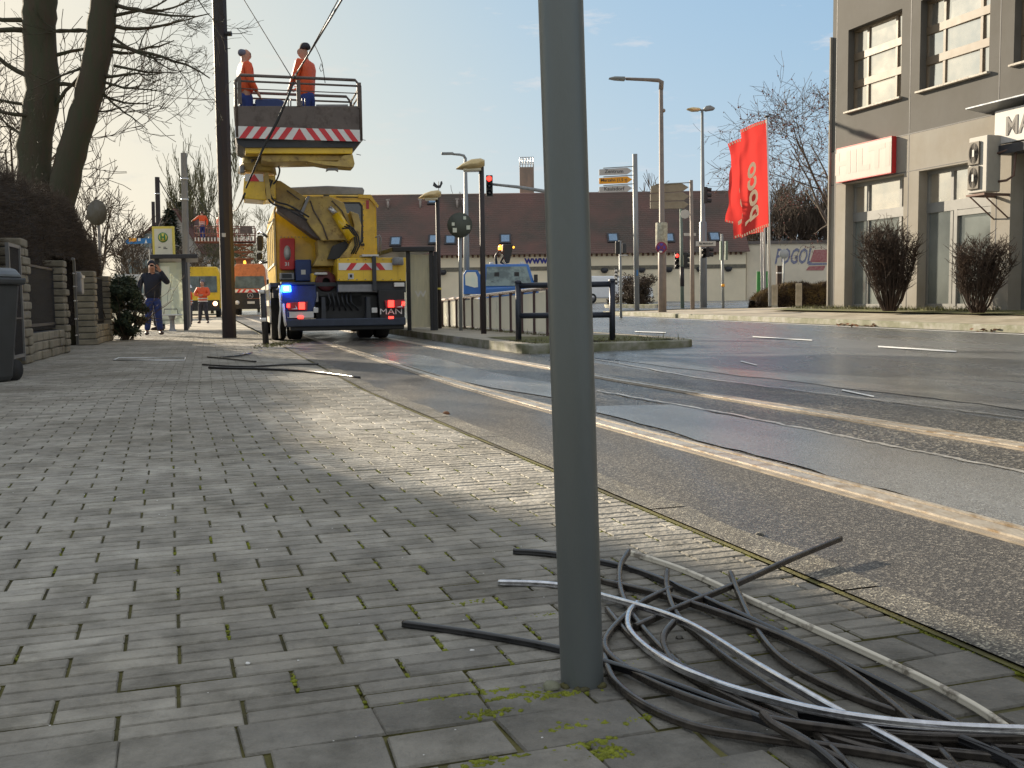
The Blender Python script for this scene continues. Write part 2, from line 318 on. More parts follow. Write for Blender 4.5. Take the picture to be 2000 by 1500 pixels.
# markings
def mark(pix, e):
    mb = MB(); q = []
    for x, y in pix:
        p = G(x, y, e); u, v = uv(p); p = G(x, y, E(u, v)+.004); q.append(V((p.x, p.y, E(*uv(p))+.006)))
    mb.add(q, [tuple(range(len(q)))[::-1]]); return tag(mb.build('road_marking', Mt['paint']), kind='structure')
mark([(1470, 657), (1586, 664), (1586, 666), (1470, 659)], .08); mark([(1715, 676), (1868, 686), (1868, 689), (1715, 679)], .08)
mark([(1447, 705), (1480, 713), (1478, 714.5), (1446, 706.5)], .03); mark([(1645, 761), (1708, 774), (1706, 776), (1643, 763)], .03)
mark([(1240, 648), (1300, 650), (1300, 651.5), (1240, 649.5)], .1)
def edge_line(v0, v1, u0, u1, nm='gutter_line', m=Mt['paint']):
    mb = MB(); L = []; us = lin(u0, u1, 60)
    for u in us: L += [S(u, v0, E(u, v0)+.004), S(u, v1, E(u, v1)+.004)]
    mb.add(L, [(2*i+2, 2*i, 2*i+1, 2*i+3) for i in range(len(us)-1)]); return tag(mb.build(nm, m), kind='structure')
# ---- brick sidewalk: each paver modelled, laid across the street in pairs with a scored groove
def pavers():
    rr = np.random.RandomState(3); vs = []; fs = []; rnd = []; mi = []
    def brick(u0, u1, v0, v1, h, t, c, wob=0):
        b = len(vs); i = .0026
        w_ = (lambda: rr.uniform(-wob, wob)) if wob else (lambda: 0)
        base = [(u0+w_(), v0+w_()), (u1+w_(), v0+w_()), (u1+w_(), v1+w_()), (u0+w_(), v1+w_())]
        cu, cv = (u0+u1)/2, (v0+v1)/2
        for k, (u, v) in enumerate(base): vs.append(S(u, v, -.03))
        for k, (u, v) in enumerate(base): vs.append(S(u, v, h-.004+t[0]*(u-cu)+t[1]*(v-cv)))
        for k, (u, v) in enumerate(base): vs.append(S(u+i*(1 if u < cu else -1), v+i*(1 if v < cv else -1), h+t[0]*(u-cu)+t[1]*(v-cv)))
        for k in range(4):
            q = (k+1) % 4; fs.append((b+k, b+q, b+4+q, b+4+k)[::-1]); mi.append(1); mi.append(0); fs.append((b+4+k, b+4+q, b+8+q, b+8+k)[::-1])
        fs.append((b+8, b+9, b+10, b+11)[::-1]); mi.append(0); rnd.extend([c]*9)
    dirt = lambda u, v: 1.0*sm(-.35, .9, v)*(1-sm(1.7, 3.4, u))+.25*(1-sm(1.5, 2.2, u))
    u = 1.68; row = 0; pw = .0562
    while u < 30:
        off = (row % 2)*.1 + rr.uniform(-.006, .006); v = -2.7+off
        while v < 1.43:
            L = .2; e = min(v+L-.0062, 1.44)
            if e-v > .03:
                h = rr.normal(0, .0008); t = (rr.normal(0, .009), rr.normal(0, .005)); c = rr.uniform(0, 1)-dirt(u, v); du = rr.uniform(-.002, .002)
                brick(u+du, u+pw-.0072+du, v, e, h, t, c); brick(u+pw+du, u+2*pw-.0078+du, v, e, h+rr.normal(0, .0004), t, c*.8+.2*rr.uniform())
            v += L
        u += 2*pw; row += 1
    u = 1.675; row = 0                                  # older, worn and shifted stones in front
    while u > -.4:
        v = -2.6+(row % 2)*.11
        while v < 1.40:
            L = rr.uniform(.16, .24); e = min(v+L-.006, 1.44)
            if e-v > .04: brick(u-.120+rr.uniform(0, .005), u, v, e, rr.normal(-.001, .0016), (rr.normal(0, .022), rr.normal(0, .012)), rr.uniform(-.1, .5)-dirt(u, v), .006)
            v += L
        u -= .125; row += 1
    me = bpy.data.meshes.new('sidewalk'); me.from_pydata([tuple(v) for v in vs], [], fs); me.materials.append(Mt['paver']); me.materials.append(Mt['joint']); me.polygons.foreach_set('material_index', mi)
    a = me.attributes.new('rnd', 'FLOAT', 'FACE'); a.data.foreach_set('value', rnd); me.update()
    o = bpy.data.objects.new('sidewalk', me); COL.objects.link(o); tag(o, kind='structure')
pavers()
strip('sidewalk_bed', -3, 30, -3.2, 1.46, -.0075, Mt['joint'])
strip('sidewalk', 30, 75, -3.2, 1.46, .0, Mt['slabs'])
mb = MB(); rg = random.Random(8); u = -3
while u < 24:                                          # flush granite border
    L = rg.uniform(.95, 1.05); a, b = u, u+L-.01; n = 6; h = .009+rg.uniform(-.001, .001)
    for i in range(n):
        x0 = a+(b-a)*i/n; x1 = a+(b-a)*(i+1)/n; w0 = 1.452
        mb.add([S(x0, 1.452, h), S(x1, 1.452, h), S(x1, 1.575+.01*math.sin(x1*9)+.006*math.sin(x1*31), h), S(x0, 1.575+.01*math.sin(x0*9)+.006*math.sin(x0*31), h)], [(3, 2, 1, 0)][:1])
    u += L
tag(mb.build('kerb', Mt['granite']), kind='structure')
strip('kerb_joint', -3, 24, 1.438, 1.456, .0035, Mt['joint'])
# moss cushions in the cross joints and along the border
mb = MB(); rg = random.Random(21)
def moss(u, v, a, b, n=3):
    for _ in range(n):
        p = S(u+rg.uniform(-a, a), v+rg.uniform(-b, b), -.004); mb.ico(p, 1, 0, 1, .25, rg, (rg.uniform(.003, .0085), rg.uniform(.003, .0085), rg.uniform(.002, .0055)))
uu = 1.68; row = 0
while uu < 7:
    v = -2.7+(row % 2)*.1
    while v < 1.4:
        q = sm(-.9, .9, v)
        if rg.random() < .06+.72*q*q and uu < 5.5:
            for k in range(rg.randint(3, 9)): moss(uu+.1*rg.random(), v-.005, .006, .003, 1)
        v += .2
    uu += .1124; row += 1
for _ in range(5200):
    u = rg.uniform(.8, 1)**1*rg.uniform(.5, 9); v = 1.446
    if math.sin(u*5.1)+math.sin(u*2.3+1) > -.6: moss(u, v, .01, .007, 1)
for px, py in [(950, 1390), (930, 1296), (975, 1345), (1120, 1350), (1100, 1418), (1150, 1450), (1175, 1475), (1060, 1200), (920, 1175), (1190, 1235), (1040, 1352), (1080, 1356), (1000, 1358), (1890, 1225), (1180, 1465), (955, 1485), (1445, 1485), (860, 1360), (1215, 1290), (1610, 1105), (1640, 1115), (1945, 1240), (1250, 1400)]:
    p = G(px, py); u, v = uv(p)
    for _ in range(34): moss(u+rg.gauss(0, .006), v+rg.gauss(0, .024), .005, .008, 1)
tag(mb.build('moss', Mt['moss']), 'low cushions of moss growing in the joints of the brick sidewalk', kind='stuff')
# far pavement with kerb, platform island and junction islands
mb = MB(); us = lin(-6, 31, 38)
def kerbline(us, v, h, w=.14, side=-1):
    L = []
    for u in us:
        z = E(u, v); L += [S(u, v, z-.05), S(u, v, z+h-.015), S(u, v+.02, z+h), S(u, v+w, z+h)]
    return L
vk = 12.75
L = kerbline(us, vk, .12); mb.add(L, [(4*i+j, 4*i+j+1, 4*i+5+j, 4*i+4+j) for i in range(len(us)-1) for j in range(3)])
tag(mb.build('kerb', Mt['kerb']), kind='structure')
vs2 = [vk+.14]+lin(vk+.6, 34, 24)
sheet('pavement', us, vs2, lambda u, v: E(u, v)+.117-.10*sm(30.2, 31, u), Mt['slabs'])
mb = MB(); L = []
for v in lin(vk, 34, 20): L += [S(31, v, E(31, v)-.02), S(31.02, v, E(31, v)+.11), S(30.8, v, E(31, v)+.12)]
mb.add(L, [(3*i+j, 3*i+j+1, 3*i+4+j, 3*i+3+j) for i in range(19) for j in range(2)]); tag(mb.build('kerb', Mt['kerb']), kind='structure')
sheet('verge', lin(14, 23.5, 16), [15.0, 15.3, 15.6, 15.97], lambda u, v: E(u, v)+.124, Mt['grass'], curved=False)
edge_line(vk-.42, vk-.30, -6, 30); edge_line(vk-.29, vk-.005, -6, 30, 'gutter', Mt['gutter'])
def island(pts, z0, h, m=Mt['slabs'], name='traffic_island', km=Mt['kerb']):
    c = sum((V((p.x, p.y, 0)) for p in pts), V())/len(pts); n = len(pts); mb = MB(); L = []
    for p in pts:
        q = V((p.x, p.y, 0)); i1 = q+(c-q).normalized()*.02; i2 = q+(c-q).normalized()*.16
        L += [(q.x, q.y, z0-.05), (q.x, q.y, z0+h-.015), (i1.x, i1.y, z0+h), (i2.x, i2.y, z0+h)]
    mb.add(L, [(4*i+j, 4*((i+1) % n)+j, 4*((i+1) % n)+j+1, 4*i+j+1) for i in range(n) for j in range(3)], 0)
    mb.add([(L[4*i+3][0], L[4*i+3][1], z0+h-.003) for i in range(n)], [tuple(range(n))], 1)
    return tag(mb.build(name, [km, m]), kind='structure')
def arc(pts, n=6):                                      # chamfer corners by quadratic smoothing
    out = []; k = len(pts)
    for i in range(k):
        a, b, c = pts[i-1], pts[i], pts[(i+1) % k]; r = .35
        p0 = b+(a-b).normalized()*min(r, (a-b).length/3); p1 = b+(c-b).normalized()*min(r, (c-b).length/3)
        for t in lin(0, 1, n): out.append(p0*(1-t)**2+b*2*t*(1-t)+p1*t*t)
    return out
isl = arc([S(12.55, 4.22), S(12.75, 6.85), S(13.9, 7.0), S(60, 6.9), S(60, 4.22)], 5)
island(isl, .0, .125, name='platform')
sheet('verge', lin(12.95, 15.5, 8), lin(4.5, 6.65, 6), lambda u, v: .131+.012*math.sin(5*v)*math.sin(4*u), Mt['grass'])
p1 = [Pg(1182, 47), Pg(1290, 44), Pg(1285, 54), Pg(1180, 56)]
island(arc([V((p.x, p.y, 0)) for p in p1]), E(*uv(p1[0])), .13, Mt['grass'])
def leaf_litter(c, n, r, seed):
    rg = random.Random(seed); mb = MB()
    for _ in range(n):
        p = V(c)+V((rg.gauss(0, r), rg.gauss(0, r*.5), rg.uniform(.01, .05))); a = rg.uniform(0, 6.3); s_ = rg.uniform(.03, .07)
        d1 = V((math.cos(a), math.sin(a), rg.uniform(-.6, .6)))*s_; d2 = V((-math.sin(a), math.cos(a), rg.uniform(-.6, .6)))*s_*.6
        mb.add([p-d1, p+d2, p+d1, p-d2], [(0, 1, 2, 3)])
    return mb
M_('leaf', (.30, .12, .04), .7, c2=(.12, .06, .03), scale=9)
for i, (x, u) in enumerate([(1655, 0), (1700, 0), (1940, 0)]):
    k = (x-1000)/2000; vv = vk-.15; Y = (vv+.35)/(.9483*k+.3173); q = V((k*Y, Y, 0)); q.z = E(*uv(q))
    tag(leaf_litter(q, 26, .16, i).build('leaf_pile', Mt['leaf']), ['scatter of brown fallen leaves by the far kerb, leftmost clump', 'thin row of brown fallen leaves by the far kerb, middle clump', 'heap of brown fallen leaves by the far kerb below the shop entrance'][i], 'leaves', 'fallen leaves along the far kerb')
# ------------------------------------------------------------------ office building on the right
M_('render_dark', (.104, .099, .090), .85, var=.16, scale=1.3, bump=.15, bscale=60, stretch=(1, 1, .35))
M_('render_light', (.285, .266, .232), .85, var=.12, scale=1.1, bump=.15, bscale=60, stretch=(1, 1, .4))
M_('reveal', (.28, .27, .26), .8)
M_('glass', (.98, .93, .84), .06, var=.2, scale=1.6, spec=1.0, metal=.95, c2=(.80, .80, .76))
M_('glass_low', (.30, .33, .32), .08, var=.2, scale=.7, spec=1.0, metal=.6)
stain(Mt['render_dark'], .7, .35, .6, (.82, .8, .76)); stain(Mt['render_light'], .6, .35, .6, (.84, .8, .74)); M_('frame_tan', (.15, .112, .072), .5, var=.08)
M_('frame_white', (.20, .20, .19), .45, var=.06)
M_('sill', (.42, .38, .32), .6, c2=(.2, .17, .13), scale=16, ramp=(.4, .5))
M_('dark', (.03, .03, .035), .6, var=.3)
M_('white', (.50, .48, .45), .5, var=.06, scale=3)
M_('sign_white', (.33, .275, .24), .45, var=.05, scale=2, stretch=(3, 3, .4))
M_('sign_ghost', (.312, .257, .224), .5, var=.05, scale=2)
M_('red', (.55, .03, .03), .45, var=.1)
VB = 16.0
def Fp(x, y):
    r = FW + RT*((x-1000)/FPX) + UP*((750-y)/FPX); t = VB/(r.x*N.x+r.y*N.y); p = V((0, 0, CH))+r*t; return (uv(p)[0], p.z)
UC = Fp(1622, 450)[0]; BZ = .42
bl = lambda x, y: (UC-Fp(x, y)[0], Fp(x, y)[1]-BZ)
c0 = D*UC + N*VB
RZB = math.atan2(-.9483, .3173)
bd = thing('office_building', 'grey and beige rendered shop and office building with big gridded windows', 'building', (c0.x, c0.y, BZ), RZB)
zband = bl(1627, 296.5)[1]
LX = 24.0; TOP = 9.5
W1 = (bl(1655, 218)[0], bl(1760, 150)[0]); zs, zt = bl(1655, 219)[1], bl(1655, 60)[1]
W2 = (bl(1797, 100)[0], bl(1932, 100)[0]); W3 = (bl(1980, 100)[0], bl(1980, 100)[0]+2.2)
O1 = (bl(1650, 480)[0], bl(1763, 480)[0]); zo1 = bl(1650, 360)[1]
O2 = (bl(1792, 480)[0], bl(1934, 480)[0]); zo2 = bl(1792, 335)[1]
O3 = (bl(1971, 480)[0], bl(1971, 480)[0]+2.6)
def wall(x0, x1, z0, z1, holes, th, name, m, rv=.28):
    xs = sorted({x0, x1, *[h[i] for h in holes for i in (0, 1)]}); zz = sorted({z0, z1, *[h[i] for h in holes for i in (2, 3)]})
    xs = [x for x in xs if x0 <= x <= x1]; zz = [z for z in zz if z0 <= z <= z1]; mb = MB()
    for i in range(len(xs)-1):
        for j in range(len(zz)-1):
            cx, cz = (xs[i]+xs[i+1])/2, (zz[j]+zz[j+1])/2
            if any(h[0] < cx < h[1] and h[2] < cz < h[3] for h in holes): continue
            mb.quad((xs[i], 0, zz[j]), (xs[i+1], 0, zz[j]), (xs[i+1], 0, zz[j+1]), (xs[i], 0, zz[j+1]))
    for a, b, c, d in holes:
        mb.quad((a, 0, c), (a, 0, d), (a, rv, d), (a, rv, c)); mb.quad((b, 0, d), (b, 0, c), (b, rv, c), (b, rv, d))
        mb.quad((a, 0, d), (b, 0, d), (b, rv, d), (a, rv, d)); mb.quad((b, 0, c), (a, 0, c), (a, rv, c), (b, rv, c))
    return mb.build(name, m, bd)
ups = [(W1[0], W1[1], zs, zt), (W2[0], W2[1], zs, zt), (W3[0], W3[1], zs, zt)]
for k in range(1, 5): ups.append((W3[0]+k*3.0, W3[1]+k*3.0, zs, zt))
for a, b, c, d in list(ups): ups.append((a, b, c+3.3, d+3.3))
wall(0, LX, zband, TOP, ups, .3, 'upper_wall', Mt['render_dark'])
lows = [(O1[0], O1[1], -.1, zo1), (O2[0], O2[1], -.1, zo2), (O3[0], O3[1], -.1, zo2+.25)]
for k in range(1, 5): lows.append((O3[0]+1+k*3.4, O3[0]+3.4+k*3.4, -.1, zo2))
wall(0, LX, -.3, zband, lows, .3, 'lower_wall', Mt['render_light'], .34)
mb = MB(); mb.quad((0, 0, -.3), (0, 12, -.3), (0, 12, TOP), (0, 0, TOP)); mb.quad((0, 12, -.3), (LX, 12, -.3), (LX, 12, TOP), (0, 12, TOP)); mb.quad((LX, 12, -.3), (LX, 0, -.3), (LX, 0, TOP), (LX, 12, TOP)); mb.build('side_wall', Mt['render_light'], bd)
mb = MB(); mb.bb(-.15, LX+.1, -.15, 12.1, TOP, TOP+.25); mb.build('roof', Mt['render_dark'], bd)
mb = MB()                                              # panel joints
for x in (bl(1632, 300)[0], bl(1777, 200)[0], bl(1952, 150)[0]): mb.bb(x-.012, x+.012, -.003, .02, -.1, TOP)
mb.bb(0, LX, -.004, .02, zband-.012, zband+.012); mb.bb(0, LX, -.004, .02, bl(1625, 362)[1]-.008, bl(1625, 362)[1]+.008); mb.build('panel_joint', Mt['dark'], bd)
mb = MB(); mb.bb(-.045, .0, -.06, .3, -.2, bl(1622, 75)[1]); mb.build('corner_strip', Mt['render_light'], bd)
def bigwin(a, b, c, d):
    f = MB(); y = .2; w_ = b-a; h_ = d-c
    cols = [a, a+w_*.27, a+w_*.80, b]; rows = [c, c+h_*.335, c+h_*.67, d]
    for i, x in enumerate(cols): f.bb(max(a, x-.035), min(b, x+.035), y-.02-.002*i, y+.05, c, d)
    for i, z in enumerate(rows): f.bb(a, b, y-.03-.002*i, y+.05, max(c, z-(.085 if 0 < i < 3 else .05)), min(d, z+(.085 if 0 < i < 3 else .05)))
    fo = f.build('window', Mt['frame_tan'], bd)
    rg = random.Random(int(a*100))
    for i in range(3):
        for j in range(3):
            g = MB(); x0, x1, z0, z1 = cols[i], cols[i+1], rows[j], rows[j+1]; t = rg.uniform(-.012, .012); t2 = rg.uniform(-.012, .012)
            g.quad((x0, y+.02+t, z0), (x1, y+.02-t, z0), (x1, y+.02-t+t2, z1), (x0, y+.02+t+t2, z1)); g.build('pane', Mt['glass'], fo)
    s_ = MB(); s_.bb(a-.05, b+.05, -.09, .2, c-.045, c+.005); s_.build('sill', Mt['sill'], fo, bevel=.01)
for h in ups[:3]: bigwin(*h)
for h in ups[3:]:
    g = MB(); g.bb(h[0], h[1], .2, .22, h[2], h[3]); g.build('window', Mt['glass'], bd)
def lowwin(a, b, d, door=False):
    f = MB(); y = .26; w_ = b-a; cols = [a, a+w_*.26, a+w_*.82, b] if not door else [a, a+w_*.36, a+w_*.95, b]; zt_ = d-.82
    for i, x in enumerate(cols): f.bb(max(a, x-.04), min(b, x+.04), y-.02-.002*i, y+.05, 0, d)
    for i, (z, t) in enumerate([(.05, .06), (zt_, .11), (d-.04, .04)]): f.bb(a, b, y-.03-.002*i, y+.05, z-t, z+t)
    if door:
        for x in (cols[1]+.14, cols[2]-.08): f.bb(x-.05, x+.05, y-.045, y+.04, .06, zt_-.1)
        f.bb(cols[1]+.19, cols[2]-.13, y-.044, y+.04, zt_-.24, zt_-.12)
    fo = f.build('window' if not door else 'door', Mt['frame_white'], bd)
    for i in range(3):
        for z0, z1 in ((.05, zt_), (zt_, d)):
            g = MB(); g.quad((cols[i], y+.02, z0), (cols[i+1], y+.02, z0), (cols[i+1], y+.02, z1), (cols[i], y+.02, z1)); g.build('pane', Mt['glass_low'] if z0 < 1 else Mt['glass'], fo)
    return fo
lowwin(O1[0], O1[1], zo1); lowwin(O2[0], O2[1], zo2, True)
for h in lows[2:]:
    g = MB(); g.bb(h[0], h[1], .33, .36, -.1, h[3]); g.build('shop_window', Mt['glass_low'], bd)
mb = MB(); mb.bb(O3[0]-.02, LX, -.35, .0, bl(1971, 293)[1]-.12, bl(1971, 293)[1]+.06); mb.build('entrance_lintel', Mt['dark'], bd, bevel=.01)
mb = MB(); x0 = bl(1924, 215)[0]; z0 = bl(1924, 222)[1]; mb.prism([(0, 0), (-.5, .06), (-.5, .085), (0, .06)], x0, LX, M=Matrix(((0, 1, 0, 0), (1, 0, 0, 0), (0, 0, 1, z0), (0, 0, 0, 1)))); mb.build('canopy', M_('canopy_metal', (.26, .28, .31), .35, .6), bd)
# sign over the entrance, cut by the picture edge
x0 = bl(1966, 250)[0]
zc = bl(1971, 252)[1]
sg = thing('shop_sign', 'white framed shop sign board with dark lettering over the dark entrance', 'sign', tuple((c0+(-D)*x0-N*.3)[:2])+(BZ+zc,), RZB)
MB().bb(0, 3.2, 0, .12, -.32, .34).build('sign_board', Mt['white'], sg, bevel=.01); text('MAX', .52, 'lettering', M_('letter_grey', (.12, .11, .10), .6), sg, (.75, -.006, -.02), bold=.006, sx=.85, depth=.004)
# faded light box over the first shop window
a = bl(1643, 320); b_ = bl(1751, 320); zz0, zz1 = bl(1643, 357)[1], bl(1643, 292)[1]
lb = thing('sign_box', 'faded blank white light box with red ends over the first shop window', 'sign', tuple((c0-D*a[0])[:2])+(BZ+(zz0),), RZB)
LW = b_[0]-a[0]; H_ = zz1-zz0
MB().bb(.01, LW-.01, -.13, -.004, .01, H_-.01).build('housing', Mt['red'], lb); MB().bb(0.004, LW-.004, -.146, -.13, .004, H_-.004).build('face', Mt['sign_white'], lb)
mb = MB(); rg = random.Random(5); x = .12
for wd, z0_, z1_ in [(.05, .15, .8), (.12, .2, .55), (.05, .2, .8), (.2, .6, .8), (.05, .1, .8), (.05, .25, .9), (.2, .25, .35), (.05, .2, .8), (.16, .5, .85), (.05, .2, .85), (.22, .72, .85), (.05, .3, .9)]:
    mb.bb(x, x+wd*LW*.35, -.1475, -.146, z0_*H_*.9, z1_*H_*.9); x += LW*(wd*.35+.035)
text('HILTI', H_*.86, 'faded_lettering', Mt['sign_ghost'], lb, (LW/2-.04, -.1475, H_*.5), bold=.03, sx=1.28, depth=.001)
fr = MB(); fr.bb(0, LW, -.15, -.02, H_-.012, H_+.008); fr.bb(0, LW, -.15, -.02, -.008, .012); fr.build('red_edge', Mt['red'], lb)
# air conditioner on brackets
a = bl(1893, 300)[0]; ax1 = bl(1921, 300)[0]; z0a = bl(1925, 382)[1]; z1a = bl(1925, 268)[1]
ac = thing('air_conditioner', 'large off-white twin fan air conditioner on wall brackets beside the glass door', 'air conditioner', tuple((c0-D*(UC-16.86)-N*.62)[:2])+(BZ+z0a,), RZB)
AW = .49; AH = (z1a-z0a)*.93
M_('ac', (.34, .325, .29), .5, var=.05); M_('grille', (.10, .08, .055), .6, var=.2, scale=30)
MB().bb(0, AW, 0, .34, 0, AH).build('casing', Mt['ac'], ac, bevel=.015)
for k in range(2):
    zc_ = AH*(.27+.44*k); f = MB(); f.bb(.01, .31, -.035, -.002, zc_-AH*.205, zc_+AH*.205); fo = f.build('fan_grille', Mt['grille'], ac, bevel=.01)
    MB().bb(.135, .185, -.045, -.036, zc_-.07, zc_+.07).build('fan_hub', Mt['white'], fo)
    f = MB()
    for j in range(9): f.tube([(.16+.012*(j+2)*math.cos(t), -.040, zc_+.02*(j+2)*math.sin(t)) for t in lin(0, 6.28, 18)], .003, 4)
    f.build('wire_guard', Mt['dark'], fo)
mb = MB()
for x in (.03, .40):
    mb.bb(x, x+.05, -.03, .62, -.07, -.02); mb.tube([(x+.02, .0, -.06), (x+.02, .62, -.5)], .015, 6)
mb.bb(0, .49, -.05, -.01, -.065, -.025); mb.build('bracket', M_('rusty', (.16, .10, .08), .7, .3), ac)
mb = MB(); mb.tube([(AW, .3, .2), (AW+.2, .3, .2), (AW+.32, .35, .28), (AW+.33, .4, .9), (AW+.2, .58, .95)], .025, 8); mb.tube([(AW, .25, .75), (AW+.3, .3, .8)], .02, 6); mb.build('pipe', Mt['rusty'], ac)
# ------------------------------------------------------------------ long tiled barn across the junction
YB = 84.0
M_('barn_wall', (.80, .70, .52), .9, var=.07, scale=.5, bump=.1, bscale=20)
M_('tile', (.20, .115, .10), .75, c2=(.115, .095, .082), scale=.22, ramp=(.38, .6), bump=.3, bscale=14)
bx0, bx1 = P(690, 500, YB).x, P(1457, 500, YB).x
ze, zr = P(1100, 493, YB).z, P(1100, 379, YB+5.2).z
zg = .3
brn = thing('tiled_barn', 'long cream building with a dark red tiled roof and small skylights across the junction', 'building', ((bx0+bx1)/2, YB, zg))
lx0, lx1 = bx0-(bx0+bx1)/2, bx1-(bx0+bx1)/2; he, hr = ze-zg, zr-zg
MB().bb(lx0, lx1, 0, 10.4, -.2, he).prism([(lx0, he), (lx0, he), (lx0, he)], 0, 0).build('wall', Mt['barn_wall'], brn)
mb = MB(); nr = 30; y0, z0 = -.45, he-.1; y1, z1 = 5.2, hr
for i in range(nr):                                    # overlapping tile courses
    t0, t1 = i/nr, (i+1)/nr; ya, za = y0+(y1-y0)*t0, z0+(z1-z0)*t0; yb, zb = y0+(y1-y0)*t1, z0+(z1-z0)*t1
    mb.bb(lx0-.2, lx1+.2, ya-.05, ya+.03, za-.04, za+.11); mb.quad((lx0-.2, ya-.05, za+.11), (lx1+.2, ya-.05, za+.11), (lx1+.2, yb, zb-.02), (lx0-.2, yb, zb-.02))
mb.quad((lx0-.2, 10.85, z0), (lx1+.2, 10.85, z0), (lx1+.2, y1, z1), (lx0-.2, y1, z1)); mb.tube([(lx0-.2, y1, z1), (lx1+.2, y1, z1)], .14, 8)
mb.add([(lx0, -.1, he), (lx0, 10.4, he), (lx0, 5.2, hr)], [(0, 1, 2)]); mb.add([(lx1, -.1, he), (lx1, 10.4, he), (lx1, 5.2, hr)], [(2, 1, 0)])
mb.build('roof', Mt['tile'], brn)
mb = MB(); n = int((lx1-lx0)/.42)
for i in range(n): mb.bb(lx0+.42*i, lx0+.42*i+.16, -.14, -.003, he-.34, he-.06)
mb.bb(lx0, lx1, -.2, -.003, he-.12, he-.02); mb.build('cornice', M_('brick_red', (.16, .08, .05), .85), brn)
mb = MB(); zb_ = P(1300, 521.5, YB).z-zg; mb.bb(lx0, lx1, -.05, -.003, zb_-.16, zb_+.16); mb.build('timber_band', M_('band', (.12, .11, .09), .8, c2=(.2, .18, .13), scale=8), brn)
mb = MB(); mb.bb(lx0, lx1, -.08, -.003, -.1, .28); mb.build('plinth', M_('plinth', (.36, .37, .34), .85), brn)
def wl(x): return P(x, 520, YB).x-(bx0+bx1)/2
for x in (865, 1180, 1252, 1305, 1366, 1421):
    mb = MB(); mb.lathe([(.0, .28), (.26, .26), (.32, .05), (.2, -.12), (0, -.16)], (wl(x), -.32, zb_-.3), 10); mb.bb(wl(x)-.06, wl(x)+.06, -.25, -.05, zb_-.2, zb_-.05); mb.build('wall_lamp', Mt['dark'], brn)
slope = math.atan2(z1-z0, y1-y0)
def skylight(x, y):
    t = (P(x, y, YB).z-zg-z0)/(z1-z0)
    for _ in range(3): yy = y0+(y1-y0)*t; t = (P(x, y, YB+yy).z-zg-z0)/(z1-z0)
    T = Matrix.Translation(V((P(x, y, YB+yy).x-(bx0+bx1)/2, yy, z0+(z1-z0)*t))) @ Matrix.Rotation(slope, 4, 'X')
    f = MB(); f.box((0, 0, .12), (.95, 1.15, .14), M=T); fo = f.build('skylight', Mt['dark'], brn)
    g_ = MB(); g_.box((0, 0, .20), (.66, .84, .02), M=T); g_.build('pane', M_('skyglass', (.20, .30, .42), .15, .4) if 'skyglass' not in Mt else Mt['skyglass'], fo)
for x, y in [(773, 474), (848, 470), (880, 471), (987, 469), (1197, 467), (1306, 467), (1395, 465), (846, 393)]: skylight(x, y)
for x in (821, 893, 905, 758):
    t = .78; yy = y0+(y1-y0)*t; mb = MB(); mb.cyl((P(x, 400, YB+yy).x-(bx0+bx1)/2, yy-.1, z0+(z1-z0)*t), (P(x, 400, YB+yy).x-(bx0+bx1)/2, yy-.1, z0+(z1-z0)*t+.7), .1, .1, 8)
    mb.box((P(x, 400, YB+yy).x-(bx0+bx1)/2, yy-.1, z0+(z1-z0)*t+.72), (.32, .2, .12)); mb.build('roof_vent', M_('vent', (.35, .3, .27), .7) if 'vent' not in Mt else Mt['vent'], brn)
text('www.poco.de', .86, 'lettering', M_('letter_blue', (.03, .035, .25), .6), brn, (wl(1025), -.03, P(1050, 508, YB).z-zg), bold=.03, sx=1.0, align='LEFT', depth=.01)
# chimney with railed top
ch = P(1029, 375, YB+7); mb = MB(); zt_ = P(1029, 328, YB+7).z
cm = thing('chimney_tower', 'square brown brick chimney with a metal cage on top behind the tiled roof', 'chimney', (ch.x, ch.y, 0))
MB().bb(-.62, .62, -.6, .6, 0, zt_).build('shaft', M_('chimney_brick', (.30, .22, .17), .85, c2=(.2, .16, .13), scale=1.5, stretch=(1, 1, .3)), cm)
mb = MB(); zc2 = P(1029, 309, YB+7).z
for i in range(6):
    for s_ in (-1, 1): mb.cyl((-.6+.24*i, s_*.58, zt_), (-.6+.24*i, s_*.58, zc2), .024, n=6); mb.cyl((s_*.58, -.6+.24*i, zt_), (s_*.58, -.6+.24*i, zc2), .035, n=6)
for z in (zc2, (zt_+zc2)/2): mb.tube([(-.6, -.58, z), (.6, -.58, z), (.6, .58, z), (-.6, .58, z), (-.6, -.58, z)], .04, 6)
mb.build('cage', M_('galv', (.55, .56, .57), .4, .6), cm)
wv = P(857, 380, YB+5.2); vn = thing('weather_vane', 'small rooster weather vane on the ridge of the tiled roof', 'weather vane', wv)
MB().cyl((0, 0, 0), (0, 0, 1.1), .03, n=6).build('rod', Mt['dark'], vn); MB().prism([(-.5, .75), (-.2, .55), (.15, .55), (.35, .95), (.3, 1.15), (.18, 1.1), (.1, .8), (-.1, .78), (-.4, 1.1)], -.02, .02).build('rooster', Mt['dark'], vn)
